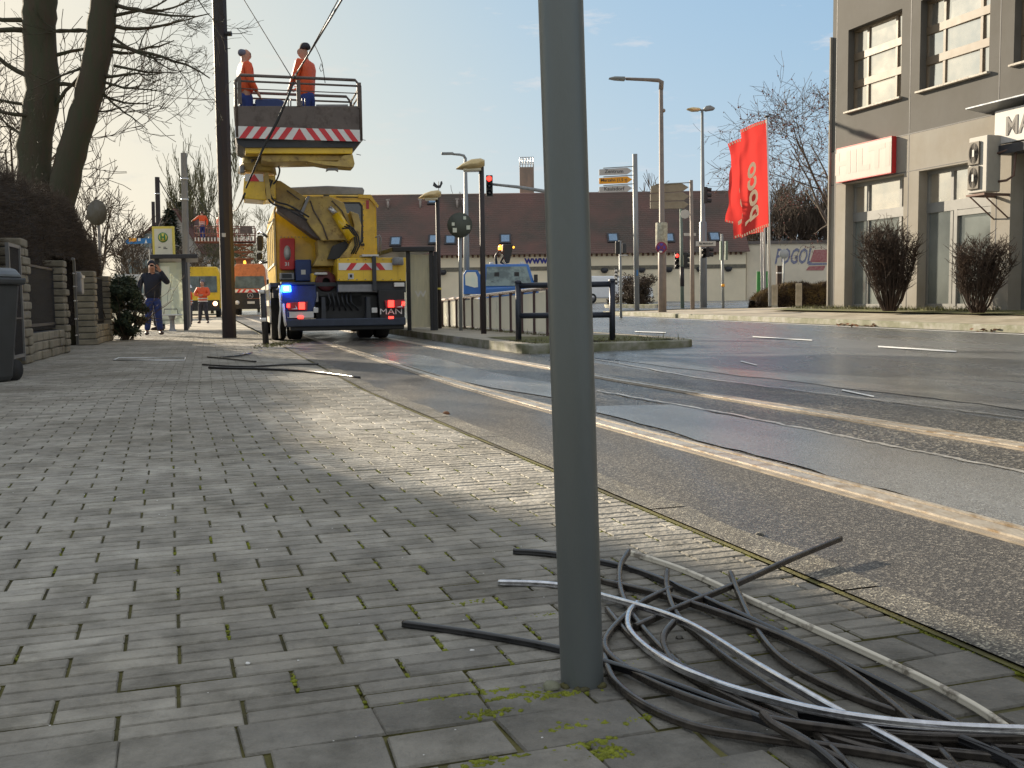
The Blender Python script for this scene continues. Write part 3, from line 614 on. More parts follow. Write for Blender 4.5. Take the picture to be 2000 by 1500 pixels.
# low warehouse wall with the painted logo
wx0, wx1 = P(1458, 530, 84.6).x, P(1800, 530, 84.6).x; zw = P(1540, 470, 84.6).z
wh = thing('warehouse', 'low flat-roofed cream warehouse with a faded blue and red painted logo', 'building', ((wx0+wx1)/2, 84.6, zg))
q = (wx0+wx1)/2
MB().bb(wx0-q, wx1-q, 0, 12, -.2, zw-zg-.25).build('wall', M_('ware_wall', (.68, .60, .47), .9, var=.1, scale=.4), wh); MB().bb(wx0-q-.1, wx1-q, -.15, 12.1, zw-zg-.25, zw-zg).build('roof_edge', M_('edge', (.14, .12, .11), .8), wh)
lpx = lambda x, y: (P(x, y, 84.6).x-q, P(x, y, 84.6).z-zg)
a = lpx(1549, 502)
text('POGOL', 1.75, 'lettering', M_('fade_blue', (.07, .09, .26), .8, c2=(.3, .3, .33), scale=7, ramp=(.3, .75)), wh, (a[0], -.02, a[1]), shear=.35, bold=.035, sx=.52, depth=.005)
mb = MB(); mb.prism([lpx(1582, 512), lpx(1590, 488), lpx(1638, 487), lpx(1638, 512)], -.03, -.005); mb.prism([lpx(1574, 528), lpx(1580, 520), lpx(1612, 519), lpx(1608, 528)], -.03, -.005); mb.build('painted_block', M_('fade_red', (.32, .04, .05), .8, c2=(.42, .2, .19), scale=6, ramp=(.4, .8)), wh)
mb = MB(); mb.prism([lpx(1578, 518), lpx(1580, 514), lpx(1618, 513.5), lpx(1616, 517)], -.03, -.005); mb.build('painted_stripe', Mt['fade_blue'], wh)
# ------------------------------------------------------------------ flags
M_('flag_red', (.52, .04, .035), .75, var=.06, trans=0); M_('cream', (.80, .62, .45), .7, var=.04)
for n_ in ('flag_red',):
    nt_ = Mt[n_].node_tree; b = nt_.nodes['Principled BSDF']; tr = nt_.nodes.new('ShaderNodeBsdfTranslucent'); tr.inputs[0].default_value = (.55, .045, .04, 1); ms = nt_.nodes.new('ShaderNodeMixShader'); ms.inputs[0].default_value = .5
    out = [x for x in nt_.nodes if x.type == 'OUTPUT_MATERIAL'][0]; nt_.links.new(b.outputs[0], ms.inputs[1]); nt_.links.new(tr.outputs[0], ms.inputs[2]); nt_.links.new(ms.outputs[0], out.inputs[0])
M_('alu', (.6, .6, .6), .35, .7, var=.06)
def flag(px_top, px_base, Y, c4, label, txt, seed):
    """c4: top-right, top-left, bottom-left, bottom-right in the photograph"""
    base = P(px_base[0], px_base[1], Y); base.z -= .15
    fp = thing('flag_pole', label[0], 'flagpole', base, 0, 'flagpoles with red banners')
    top = P(px_top[0], px_top[1], Y)
    mb = MB(); mb.tube([base, base.lerp(top, .5), top], [.06, .05, .035], 10); mb.build('mast', Mt['alu'], fp, world=True)
    mb = MB(); mb.lathe([(0, .07), (.09, .05), (.06, 0), (.035, -.02)], top, 10); mb.build('cap', Mt['dark'], fp, world=True)
    TR, TL, BL, BR = [P(x, y, Y-.05) for x, y in c4]; rg = random.Random(seed); ph = rg.uniform(0, 6)
    def fpos(s, t, off=0):                               # s 0 at the pole..1 free edge; t 0 top..1 bottom
        p = (TR*(1-s)+TL*s)*(1-t)+(BR*(1-s)+BL*s)*t
        amp = s*(1-.2*t); y = amp*(.15*math.sin(4*s+3*t+ph)+.05*math.sin(8*s-7*t+ph)+.035*math.sin(15*s+5*t+ph)+.008*math.sin(30*t-12*s))
        x = amp*(.05*math.sin(9*t+ph)+.02*math.sin(19*t))
        return p+V((x, y-off, .05*math.sin(4*s+ph)*s))
    bn = thing('flag', label[1], 'flag', TR, 0, 'red banners on the flagpoles')
    n, k = 26, 90; vs = [fpos(i/n, j/k) for i in range(n+1) for j in range(k+1)]
    mb = MB(); mb.add(vs, [(i*(k+1)+j, (i+1)*(k+1)+j, (i+1)*(k+1)+j+1, i*(k+1)+j+1) for i in range(n) for j in range(k)], 0, True); mb.build('cloth', Mt['flag_red'], bn, world=True)
    for e0, e1 in ((.006, .028), (.972, .996)):
        mb = MB()
        for i in range(13):
            s0 = (i+.15)/13; s1 = (i+.65)/13
            for off in (.012, -.012): mb.add([fpos(s0, e0, off), fpos(s1, e0, off), fpos(s1-.01, e1, off), fpos(s0-.01, e1, off)], [(0, 1, 2, 3)])
        mb.build('hem_stripes', Mt['cream'], bn, world=True)
    if txt:
        cu = bpy.data.curves.new('t', 'FONT'); cu.body = 'poco'; cu.size = 1; cu.offset = .03; cu.shear = .25; cu.align_x = 'CENTER'; cu.align_y = 'CENTER'; cu.resolution_u = 3
        t = bpy.data.objects.new('tmp', cu); COL.objects.link(t); me = bpy.data.meshes.new_from_object(t.evaluated_get(bpy.context.evaluated_depsgraph_get())); bpy.data.objects.remove(t)
        import bmesh
        bm = bmesh.new(); bm.from_mesh(me); bmesh.ops.triangulate(bm, faces=bm.faces[:]); bmesh.ops.subdivide_edges(bm, edges=bm.edges[:], cuts=1); bm.to_mesh(me); bm.free()
        vv = [fpos(min(1, max(0, .52-v.co.y*txt[2])), txt[0]-v.co.x*txt[1], .014) for v in me.vertices]
        mb = MB(); mb.add(vv, [tuple(p.vertices) for p in me.polygons], 0, False); mb.build('lettering', Mt['cream'], bn, world=True)
flag((1498, 229), (1504, 590), 36, [(1496, 234), (1442, 252), (1450, 462), (1502, 442)], ('slim aluminium flagpole, the nearest of the three, right of the banners', 'front red banner with cream lettering reading poco'), (.63, .26, .62), 1)
flag((1490, 254), (1494, 588), 39, [(1488, 258), (1423, 280), (1432, 466), (1492, 452)], ('aluminium flagpole in the middle, partly hidden by the front red banner', 'second red banner, its left edge showing beside the front banner'), (.60, .26, .6), 2)
flag((1485, 272), (1489, 587), 42, [(1482, 282), (1430, 300), (1419, 430), (1486, 450)], ('rearmost aluminium flagpole seen below the red banners', 'rearmost red banner mostly hidden behind the other two'), None, 3)
# ------------------------------------------------------------------ people
M_('skin', (.42, .22, .15), .55, var=.08); M_('hivis', (.66, .09, .02), .6, var=.12, scale=8); M_('navy', (.010, .014, .032), .8, var=.3, scale=6)
M_('blue_work', (.015, .035, .17), .8, var=.2, scale=6); M_('darkcloth', (.03, .03, .04), .85, var=.3); M_('reflect', (.55, .55, .55), .4, .3)
M_('shoe', (.05, .03, .03), .6); M_('grey_wool', (.13, .14, .19), .95, var=.3, scale=60); M_('helmet', (.8, .8, .8), .3)
def skinmesh(name, parent, m, nodes, edges, sub=1):
    me = bpy.data.meshes.new(name); me.from_pydata([n[0] for n in nodes], edges, []); me.materials.append(m)
    ob = bpy.data.objects.new(name, me); COL.objects.link(ob); ob.parent = parent
    sk = ob.modifiers.new('s', 'SKIN'); sk.use_smooth_shade = True
    for i, n in enumerate(nodes):
        d = me.skin_vertices[0].data[i]; r = n[1]; d.radius = (r, r) if not isinstance(r, tuple) else r; d.use_root = (i == 0)
    ss = ob.modifiers.new('u', 'SUBSURF'); ss.levels = sub; ss.render_levels = sub
    return ob
def person(label, pos, h, face, arms=None, legs=None, jacket='hivis', trousers='blue_work', hat='grey_wool', hatkind='beanie', lean=0, head=0, belly=1, group=None, coat=.50, bands=True, hair=None):
    """face: heading in degrees (0 looks away from the lens, 180 towards it); arms/legs: joint places as fractions of the height"""
    t = thing('person', label, 'person', pos, R(face), group)
    k = h; ln = lambda z: lean*(z-.5)
    A = arms or [((.17, .02, .66), (.165, .05, .50))]*2
    L = legs or [((.055, .0, .27), (.06, -.01, .045)), ((.055, .01, .27), (.06, .0, .045))]
    p = lambda x, y, z: (x*k, (y+ln(z))*k, z*k)
    hx, hy = math.sin(R(-head)), math.cos(R(-head))
    nodes = [(p(0, 0, .53), (.07*k, .055*k)), (p(0, .0, .62), (.08*k, .06*k)), (p(0, 0, .74), (.10*k, .065*k)), (p(0, -.005, .82), (.055*k, .045*k)), (p(0, 0, .865), .034*k), (p(.01*hx, .012+.01*hy, .895), (.040*k, .043*k)), (p(.012*hx, .012*hy, .945), (.045*k, .054*k)), (p(0, 0, .985), (.030*k, .034*k)), (p(.062*hx, .01+.062*hy, .925), .009*k)]
    edges = [(0, 1), (1, 2), (2, 3), (3, 4), (4, 5), (5, 6), (6, 7), (5, 8)]
    jn = [nodes[0], nodes[1], nodes[2], nodes[3]]; je = [(0, 1), (1, 2), (2, 3)]
    jn = [(p(0, 0, coat), (.098*k*belly, .075*k*belly)), (p(0, .012*(belly-1)*8, .62), (.095*k*belly, .075*k*belly)), (p(0, 0, .745), (.112*k, .075*k)), (p(0, -.005, .825), (.06*k, .05*k)), (p(0, 0, .858), (.045*k, .045*k))]
    je = [(0, 1), (1, 2), (2, 3), (3, 4)]
    tn = [(p(0, 0, .56), (.10*k*belly**.6, .08*k)), (p(0, 0, .50), (.105*k*belly**.6, .085*k))]; te = [(0, 1)]
    for i, s in enumerate((-1, 1)):
        (ex, ey, ez), (wx, wy, wz) = A[i]
        b = len(nodes); sh = p(s*.115, 0, .805); el = p(s*ex, ey, ez); wr = p(s*wx, wy, wz)
        d = (V(wr)-V(el)).normalized(); hd = V(wr)+d*.045*k
        nodes += [(sh, .04*k), (el, .027*k), (wr, .018*k), (tuple(hd), (.022*k, .014*k))]; edges += [(2, b), (b, b+1), (b+1, b+2), (b+2, b+3)]
        side = d.cross(V((0, 1, 0)));  side = side.normalized() if side.length > .1 else V((1, 0, 0))
        for j, (o, ln_) in enumerate([(-.014, .036), (-.005, .043), (.004, .04), (.013, .03)]):
            q = hd+side*o*k; q1 = q+d*ln_*.6*k; q2 = q1+(d+V((0, .5, 0))).normalized()*ln_*.5*k
            c = len(nodes); nodes += [(tuple(q1), .0052*k), (tuple(q2), .0045*k)]; edges += [(b+3, c), (c, c+1)]
        c = len(nodes); nodes += [(tuple(V(wr)+d*.02*k-side*.025*k), .006*k), (tuple(V(wr)+d*.045*k-side*.034*k), .005*k)]; edges += [(b+2, c), (c, c+1)]
        c = len(jn); jn += [(sh, .050*k), (el, .040*k), (tuple(V(el).lerp(V(wr), .97)), .030*k)]; je += [(2, c), (c, c+1), (c+1, c+2)]
        (kx, ky, kz), (ax, ay, az) = L[i]
        hp = p(s*.052, 0, .50); kn = (s*kx*k, ky*k, kz*k); an = (s*ax*k, ay*k, az*k)
        b = len(nodes); nodes += [(hp, .04*k), (kn, .032*k), (an, .022*k)]; edges += [(0, b), (b, b+1), (b+1, b+2)]
        c = len(tn); tn += [(hp, .074*k), (kn, .052*k), (tuple(V(kn).lerp(V(an), .95)), .042*k)]; te += [(1, c), (c, c+1), (c+1, c+2)]
        fn = [((an[0], an[1]-.022*k, an[2]-.012*k), .034*k), ((an[0]+s*.01*k, an[1]+.045*k, an[2]-.016*k), (.032*k, .027*k)), ((an[0]+s*.015*k, an[1]+.10*k, an[2]-.02*k), (.028*k, .022*k))]
        skinmesh('shoe', t, Mt['shoe'], fn, [(0, 1), (1, 2)])
    body = skinmesh('body', t, Mt['skin'], nodes, edges)
    skinmesh('jacket', t, Mt[jacket], jn, je); skinmesh('trousers', t, Mt[trousers], tn, te)
    if hatkind == 'beanie': skinmesh('beanie', t, Mt[hat], [(p(0, -.014, .94), (.060*k, .068*k)), (p(0, -.012, .985), (.058*k, .066*k)), (p(0, -.014, 1.025), (.036*k, .040*k))], [(0, 1), (1, 2)])
    elif hatkind == 'helmet':
        mb = MB(); mb.lathe([(.0, .075), (.04, .066), (.062, .035), (.068, 0), (.08, -.004)], (0, -.005*k, .955*k), 14); mb.v = [(v[0]*(k if 0 else 1), v[1], v[2]) for v in mb.v]
        mb2 = MB(); mb2.lathe([(.0, .075*k), (.04*k, .068*k), (.062*k, .035*k), (.068*k, 0), (.084*k, -.006*k)], (0, 0, .952*k), 14); mb2.build('helmet', Mt['helmet'], t)
    elif hatkind == 'hair': skinmesh('hair', t, Mt[hat], [(p(0, -.018, .935), (.050*k, .055*k)), (p(0, -.014, .985), (.048*k, .056*k)), (p(0, -.012, 1.0), (.03*k, .035*k))], [(0, 1), (1, 2)]) if 0 else skinmesh('hair', t, Mt[hat], [(p(0, -.026, .905), (.050*k, .048*k)), (p(0, -.018, .945), (.055*k, .058*k)), (p(0, -.012, .985), (.046*k, .052*k))], [(0, 1), (1, 2)])
    mb = MB()
    for s in (-1, 1): mb.ico(V(p(.046*hx, .012+.046*hy, .937))+V((hy, -hx, 0))*s*.018*k, .0038*k, rng=None)
    mb.build('eyes', Mt['darkcloth'], t)
    mb = MB(); mb.box(V(p(.05*hx, .012+.05*hy, .898)), (.028*k, .006*k, .006*k), rz=R(head)); mb.build('mouth', M_('lip', (.25, .08, .07), .5) if 'lip' not in Mt else Mt['lip'], t)
    if bands and jacket == 'hivis':
        for z, r in ((coat+.06, 1.0), (coat+.12, 1.0)):
            mb = MB(); mb.lathe([(1.0, -.013*k), (1.0, .013*k)], (0, 0, 0), 20); mb.v = [(v[0]*.103*k*belly, v[1]*.083*k*belly+ln(z)*k, v[2]+z*k) for v in mb.v]; mb.build('reflective_band', Mt['reflect'], t)
    return t
# ------------------------------------------------------------------ shared truck pieces
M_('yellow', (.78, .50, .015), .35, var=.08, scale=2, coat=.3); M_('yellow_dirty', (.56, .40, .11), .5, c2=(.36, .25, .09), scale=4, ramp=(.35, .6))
M_('black', (.018, .018, .02), .5, var=.3); M_('rubber', (.02, .02, .02), .85, var=.3, bump=.3); M_('grey_metal', (.25, .25, .26), .5, .4, var=.15)
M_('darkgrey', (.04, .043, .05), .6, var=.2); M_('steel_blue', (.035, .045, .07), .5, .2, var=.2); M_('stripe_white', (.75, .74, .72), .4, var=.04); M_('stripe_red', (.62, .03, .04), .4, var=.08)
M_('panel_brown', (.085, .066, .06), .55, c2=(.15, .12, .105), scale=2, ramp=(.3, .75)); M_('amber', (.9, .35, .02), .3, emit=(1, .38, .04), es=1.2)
M_('tail_lit', (.9, .02, .02), .3, emit=(1, .03, .02), es=2.2); M_('tail', (.42, .02, .03), .25); M_('clear', (.75, .75, .75), .15); M_('beacon_blue', (.02, .12, 1), .2, emit=(.02, .16, 1), es=9)
M_('beacon_core', (.7, .9, 1), .2, emit=(.6, .85, 1), es=7)
M_('navy_panel', (.012, .03, .12), .4, var=.3); M_('windscreen', (.10, .13, .13), .12, var=.5, scale=1.5, metal=.1, spec=.8); M_('plate', (.6, .6, .58), .5, var=.04); M_('headlamp', (1, .7, .4), .2, emit=(1, .5, .25), es=3)
M_('cabin_dark', (.02, .025, .035), .12, spec=1, var=.3); M_('orange_paint', (.62, .19, .06), .45, var=.08, coat=.2); M_('box_blue', (.02, .045, .16), .5)
stain(Mt['yellow'], 2.2, .36, .5, (.80, .76, .62)); stain(Mt['yellow'], 14, .30, .38, (.6, .52, .36)); stain(Mt['yellow_dirty'], 9, .34, .44, (.5, .42, .30)); stain(Mt['panel_brown'], 6, .36, .5, (.6, .55, .5)); stain(Mt['orange_paint'], 3, .36, .5, (.75, .7, .65))
def wheel(parent, c, r, w, twin=False):
    f = MB()
    prof = [(r*.55, -w/2), (r*.93, -w/2), (r, -w/2+.03), (r, w/2-.03), (r*.93, w/2), (r*.55, w/2)]
    T = Matrix.Rotation(R(90), 4, 'Y'); f.lathe(prof, c, 28, M=T); f.lathe([(r+.001, -.05), (r-.02, -.04), (r-.02, .04), (r+.001, .05)], c, 28, M=T)
    wh_ = f.build('wheel', Mt['rubber'], parent)
    g_ = MB(); g_.lathe([(0, -w/2+.03), (r*.3, -w/2+.03), (r*.35, -w/2+.1), (r*.56, -w/2+.02), (r*.56, w/2-.02), (r*.35, w/2-.1), (r*.3, w/2-.03), (0, w/2-.03)], c, 20, M=T); g_.build('rim', Mt['grey_metal'], wh_)
def stripes(x0, x1, z0, z1, y, parent, n, mirror=True, off=0):
    """red and white warning band made of slanted pieces, pointing up to the middle"""
    b = MB(); b.bb(x0, x1, y-.004, y, z0, z1); st = b.build('warning_band', Mt['stripe_white'], parent); mb = MB(); h = z1-z0; xm = (x0+x1)/2 if mirror else x1; wd = (x1-x0)/n
    def cl(q): return [(min(max(x, x0), x1), z) for x, z in q]
    i = 0; a = xm
    mb.prism([(xm-wd*.75, z0), (xm, z1), (xm+(wd*.75 if mirror else 0), z0)], y-.008, y-.0045)
    for s in ((-1, 1) if mirror else (-1,)):
        a = wd*1.05
        while a < (x1-x0):
            q = [(xm+s*(a+wd*.5), z0), (xm+s*(a+wd*1.15), z0), (xm+s*(a+wd*1.15-h*.75), z1), (xm+s*(a+wd*.5-h*.75), z1)]
            if x0 <= min(x for x, _ in q)+wd*.5 and max(x for x, _ in q)-wd*.5 <= x1: mb.prism(cl(q), y-.008, y-.0045)
            a += wd*1.3
    mb.build('red_stripes', Mt['stripe_red'], st)
def spline_(pts, n=6):
    out = []; k = len(pts)
    for i in range(k-1):
        p0, p1, p2, p3 = pts[max(0, i-1)], pts[i], pts[i+1], pts[min(k-1, i+2)]
        for j in range(n): t = j/n; out.append(.5*((2*p1)+(p2-p0)*t+(2*p0-5*p1+4*p2-p3)*t*t+(3*p1-p0-3*p2+p3)*t**3))
    return out+[pts[-1]]
class Fr:
    def __init__(s, o, rz): s.T = Matrix.Translation(o) @ Matrix.Rotation(rz, 4, 'Z'); s.I = s.T.inverted(); s.c = s.I @ V((0, 0, CH)); s.R = s.I.to_3x3()
    def at(s, x, y, ly):
        r = s.R @ (FW + RT*((x-1000)/FPX) + UP*((750-y)/FPX)); t = (ly-s.c.y)/r.y; return s.c+r*t
    def xz(s, x, y, ly): p = s.at(x, y, ly); return (p.x, p.z)
# ------------------------------------------------------------------ the big yellow tower truck
TO = Pg(664, 18.7, 0.0); TO.z = 0.012; TRZ = math.atan(.27)
fr = Fr(TO, TRZ)
tk = thing('tower_truck', 'large yellow overhead line truck seen from behind with raised work platform and lit blue beacon', 'truck', TO, TRZ)
X = lambda x, y, ly: fr.xz(x, y, ly)
def pbox(nm, x0, y0, x1, y1, ly0, ly1, m, bevel=0, parent=tk):
    a = X(x0, y0, ly0); b = X(x1, y1, ly0); return MB().bb(a[0], b[0], ly0, ly1, a[1], b[1]).build(nm, Mt[m], parent, bevel)
def pprism(nm, pix, ly0, ly1, m, bevel=0, parent=tk): return MB().prism([X(x, y, ly0) for x, y in pix], ly0, ly1).build(nm, Mt[m], parent, bevel)
for xs in (-1.04, -.73, .62, .93): wheel(tk, (xs, 1.35, .49), .49, .27)
for xs in (-1.0, 1.0): wheel(tk, (xs, 6.2, .49), .49, .28)
MB().bb(-.45, .45, .3, 7.2, .62, .9).build('chassis', Mt['black'], tk)
mb = MB(); mb.bb(-1.15, 1.15, .9, 1.8, .98, 1.05); mb.bb(-.6, .6, 1.0, 1.7, .4, .6); mb.build('axle', Mt['black'], tk)
# bumper tube, rear cluster panels
pbox('bumper', 557, 623.5, 793, 635, 0, .14, 'steel_blue', .02)
pbox('under_run_guard', 566, 634, 790, 643, .1, .2, 'black', .02)
pprism('rear_panel', [(553, 556), (617, 556), (619, 580), (616, 592), (608, 622), (556, 624), (549, 600), (549, 562)], .06, .4, 'navy_panel', .02)
pprism('rear_panel', [(738, 566), (790, 566), (791, 624), (742, 622), (740, 600)], .08, .4, 'black', .02)
pbox('rear_crossmember', 617, 578, 742, 622, .3, .5, 'black')
MB().bb(-1.15, 1.2, .42, .75, .8, 1.0).build('underframe', Mt['black'], tk)
for x in (632, 720): pprism('bumper_bracket', [(x-4, 580), (x+3, 580), (x+5, 624), (x-4, 624)], .05, .3, 'darkgrey')
for a, b in ((612, 622), (726, 737)): pbox('work_lamp', a, 601, b, 611, .03, .07, 'plate', .01)
def taillight(x0, x1, y0, y1, bright):
    o = pprism('tail_light', [(x0, y0+2), (x1, y0), (x1-1, y1), (x0+3, y1)], .0, .06, 'tail', .008)
    w_ = x1-x0; d = bright
    pprism('lit_lens', [(x0+w_*(d-.14), y0+1.5), (x0+w_*(d+.14), y0+1.5), (x0+w_*(d+.14), y1-2), (x0+w_*(d-.14), y1-2)], -.006, .002, 'tail_lit', 0, o)
    e = .08 if d > .5 else .92
    pprism('lit_lens', [(x0+w_*(e-.07), y0+4), (x0+w_*(e+.07), y0+4), (x0+w_*(e+.07), y1-5), (x0+w_*(e-.07), y1-5)], -.006, .002, 'tail_lit', 0, o)
    g0 = .2 if d > .5 else .55; pprism('clear_lens', [(x0+w_*g0, y1-2), (x0+w_*(g0+.32), y1-2), (x0+w_*(g0+.2 if d > .5 else g0+.32), y0+6), (x0+w_*(g0+.25), y1-4)], -.005, .002, 'clear', 0, o)
taillight(560, 601, 589, 606, .72); taillight(751, 791, 585, 602, .32)
o = pbox('licence_plate', 561, 609, 613, 620.5, .02, .05, 'plate', .004); pbox('country_strip', 561.3, 609.5, 565, 620, .014, .019, 'blue_work', 0, o)
for a, b in ((582, 592), (759, 769)): pbox('reflector', a, 618 if a < 700 else 618, b, 622.5, .0, .02, 'tail_lit')
q = X(765, 610, -.01); text('MAN', .15, 'lettering', Mt['stripe_white'], tk, (q[0], .062, q[1]+.01), bold=0, sx=1.3, depth=.004)
pbox('step', 549, 551, 616, 556, .0, .45, 'steel_blue', .01)
bcn = pprism('beacon', [(551, 557), (568, 557), (569, 570), (552, 571)], -.08, .0, 'beacon_blue', .015); pbox('bulb', 555, 560, 563, 567, -.095, -.081, 'beacon_core', .01, bcn)
mb = MB(); mb.tube([fr.at(546, 558, 0), fr.at(548, 600, 0), fr.at(545, 640, 0), fr.at(547, 660, .2)], .018, 6); mb.tube([fr.at(553, 593, -.02), fr.at(556, 626, -.02), fr.at(558, 636, -.02)], .022, 6); mb.tube([fr.at(540, 566, .0), fr.at(549, 557, 0), fr.at(549, 585, 0)], .02, 6); mb.build('grab_rail', Mt['stripe_white'], tk)
# side: white lattice guard
mb = MB(); sx0 = -1.2
for z in (.35, .65, .95): mb.bb(sx0-.03, sx0, .3, 5.6, z, z+.1)
for i in range(9): mb.bb(sx0-.025, sx0+.0, .4+i*.6, .46+i*.6, .4, 1.02)
mb.build('side_guard', M_('cream_paint', (.62, .58, .48), .5), tk)
for y0_, y1_ in ((2.2, 3.4), (3.8, 5.0)): MB().bb(sx0+.02, sx0+.5, y0_, y1_, .4, 1.0).build('side_locker', Mt['darkgrey'], tk)
MB().bb(-1.2, 1.2, .35, 6.9, 1.0, 1.07).build('deck', Mt['darkgrey'], tk)
# crew box
LY = 1.55
a = X(540, 548, LY); zt1 = X(600, 381, LY)[1]; xr = X(737, 490, LY)[0]; xl = X(538, 480, LY)[0]; zl = X(538, 404, LY)[1]; zc_ = X(738, 404, LY)[1]; xc = X(722, 381, LY)[0]; x1b = X(566, 381, LY)[0]
MB().prism([(xl, 1.07), (xl, zl), (x1b, zt1), (xc, zt1+.02), (xr, zc_), (xr, 1.07)], LY, 6.0).build('crew_box', Mt['yellow'], tk, .03)
MB().prism([(xl+.02, 1.3), (xl+.02, zl-.3), (xr-.02, zl-.3), (xr-.02, 1.3)], 6.05, 7.3).build('cab', Mt['yellow'], tk, .05)
pprism('roof_cover', [(563, 381), (563, 366), (640, 362.5), (708, 366), (712, 371), (710, 381)], LY+.25, 3.4, 'grey_metal', .02)
o = pprism('roof_gutter', [(700, 380), (724, 380), (740, 402), (738, 406), (722, 388), (700, 386)], LY-.05, LY-.004, 'yellow', 0)
pprism('door', [(652, 390), (711, 392), (711, 503), (652, 503)], LY-.035, LY-.003, 'yellow', .006)
pprism('door_window', [(657, 403), (662, 398), (700, 398), (705, 404), (706, 470), (702, 476), (662, 474), (658, 468)], LY-.045, LY-.036, 'cabin_dark', .006)
MB().prism([X(x, y, LY) for x, y in [(655, 401), (661, 395), (702, 395), (708, 402), (709, 472), (703, 479), (661, 477), (655, 470)]], LY-.040, LY-.0355).build('window_seal', Mt['black'], tk)
pbox('door_handle', 705, 476, 712, 480, LY-.09, LY-.04, 'black'); pbox('danger_sticker', 715, 391, 721, 408, LY-.012, LY-.002, 'tail'); pbox('vent', 657, 383.5, 700, 386, LY-.02, LY-.003, 'black'); pbox('roof_lamp', 632, 381, 643, 386, LY-.12, LY-.01, 'black')
pbox('body_edge', 536, 406, 541, 550, LY-.03, LY+.05, 'grey_metal')
mb = MB(); mb.bb(xl-.02, xl-.002, LY+.2, 5.8, 1.45, 1.5); mb.bb(xl-.02, xl-.002, LY+.2, 5.8, zl-.25, zl-.2)
for i in range(5): mb.bb(xl-.018, xl-.002, LY+.3+i*1.05, LY+.33+i*1.05, 1.5, zl-.25)
mb.build('side_shutter', Mt['cream_paint'], tk)
fe = pprism('extinguisher_box', [(547, 467), (549, 465), (574, 465), (576, 467), (576, 524), (573, 527), (550, 527), (547, 524)], LY-.28, LY-.01, 'red', .02)
qz = X(561, 494, LY-.28); m_ = MB(); m_.lathe([(0, -.004), (.065, 0), (0, .004)], (qz[0], LY-.287, qz[1]), 14, M=Matrix.Scale(2.2, 4, (0, 0, 1)) @ Matrix.Rotation(R(90), 4, 'X')); m_.build('emblem', Mt['plate'], fe)
text('31', .09, 'lettering', Mt['stripe_white'], fe, (X(561, 516, LY-.28)[0], LY-.286, X(561, 516, LY-.28)[1]), bold=.004)
bb_ = pbox('tool_box', 577, 507, 609, 549, LY-.5, LY-.01, 'box_blue', .02); pbox('sticker', 588, 527, 597, 536, LY-.505, LY-.5, 'plate', 0, bb_)
o = pbox('meter_box', 547, 533, 575, 546, LY-.4, LY-.01, 'grey_metal', .01); pbox('display', 551, 535, 570, 543, LY-.41, LY-.401, 'darkgrey', 0, o)
rl_ = X(636, 550, .5); m_ = MB(); m_.lathe([(.07, -.14), (.17, -.14), (.19, -.1), (.13, -.06), (.13, .06), (.19, .1), (.17, .14), (.07, .14)], (rl_[0], .5, rl_[1]), 20, M=Matrix.Rotation(R(90), 4, 'X')); m_.build('hose_reel', M_('hose_red', (.10, .02, .025), .6), tk)
pbox('reel_frame', 618, 536, 656, 566, .66, .8, 'black'); pbox('valve_block', 615, 532, 640, 537, .3, .6, 'plate', .02); pbox('yellow_tray', 608, 534, 622, 556, .7, 1.2, 'yellow')
# right-hand lockers with warning band
o = pprism('locker', [(659, 505), (690, 503), (793, 503), (793, 549), (659, 549)], .05, 1.3, 'yellow', .012)
a = X(661.5, 527.5, .05); b = X(766, 513.5, .05); stripes(a[0], b[0], a[1], b[1], .044, tk, 6)
pbox('locker_gap', 709.5, 504, 710.5, 549, .043, .048, 'black', 0, o); pbox('locker_gap', 776.5, 504, 777.5, 549, .043, .048, 'black', 0, o)
pbox('crest', 680, 534, 691, 545, .038, .047, 'plate', .004, o); pbox('crest_shield', 683, 536, 688, 542, .034, .0375, 'black', 0, o)
pbox('stabiliser_leg', 727, 500, 736, 568, -.04, .04, 'darkgrey', .008); pbox('top_plate', 707, 497, 740, 501, -.02, .4, 'plate', .006); pbox('locker_sill', 659, 549, 793, 571, .12, .5, 'darkgrey'); pbox('plate_bracket', 660, 556, 735, 570, .06, .12, 'grey_metal', .01)
m_ = MB(); q = X(776, 512, -.02); m_.lathe([(0, .15), (.10, .14), (.11, .02), (.09, 0), (0, 0)], (q[0], -.08, q[1]-.06), 14); m_.build('beacon_housing', M_('smoke', (.2, .2, .2), .3), tk)
pbox('lamp_housing', 770, 552, 790, 560, .04, .12, 'stripe_white', .01)
m_ = MB(); m_.tube([fr.at(738, 460, .6), fr.at(738, 499, .6)], .012, 6); m_.tube([fr.at(733, 464, .6), fr.at(741, 459, .6), fr.at(744, 464, .6), fr.at(743, 497, .6)], .014, 6); m_.build('handrail', Mt['grey_metal'], tk)
pbox('manifold', 612, 570, 622, 590, .1, .3, 'grey_metal', .01)
m_ = MB()
for i in range(6): m_.tube([fr.at(640+i*9, 572, .2), fr.at(646+i*8, 590, .15), fr.at(640+i*12, 606, .25)], .016, 5)
m_.build('hydraulic_hose', Mt['darkgrey'], tk)
m_ = MB(); m_.tube([fr.at(521, 462, 5.6), fr.at(508, 452, 6.6), fr.at(504, 456, 6.7)], .03, 6); m_.tube([fr.at(522, 512, 6.2), fr.at(508, 514, 6.7)], .03, 6); m_.build('mirror_arm', Mt['black'], tk)
pprism('mirror', [(501, 461), (511, 459), (514, 462), (514, 486), (511, 490), (502, 489)], 6.55, 6.75, 'black', .03); pprism('mirror', [(500, 494), (513, 494), (513, 506), (502, 508)], 6.55, 6.75, 'black', .03)
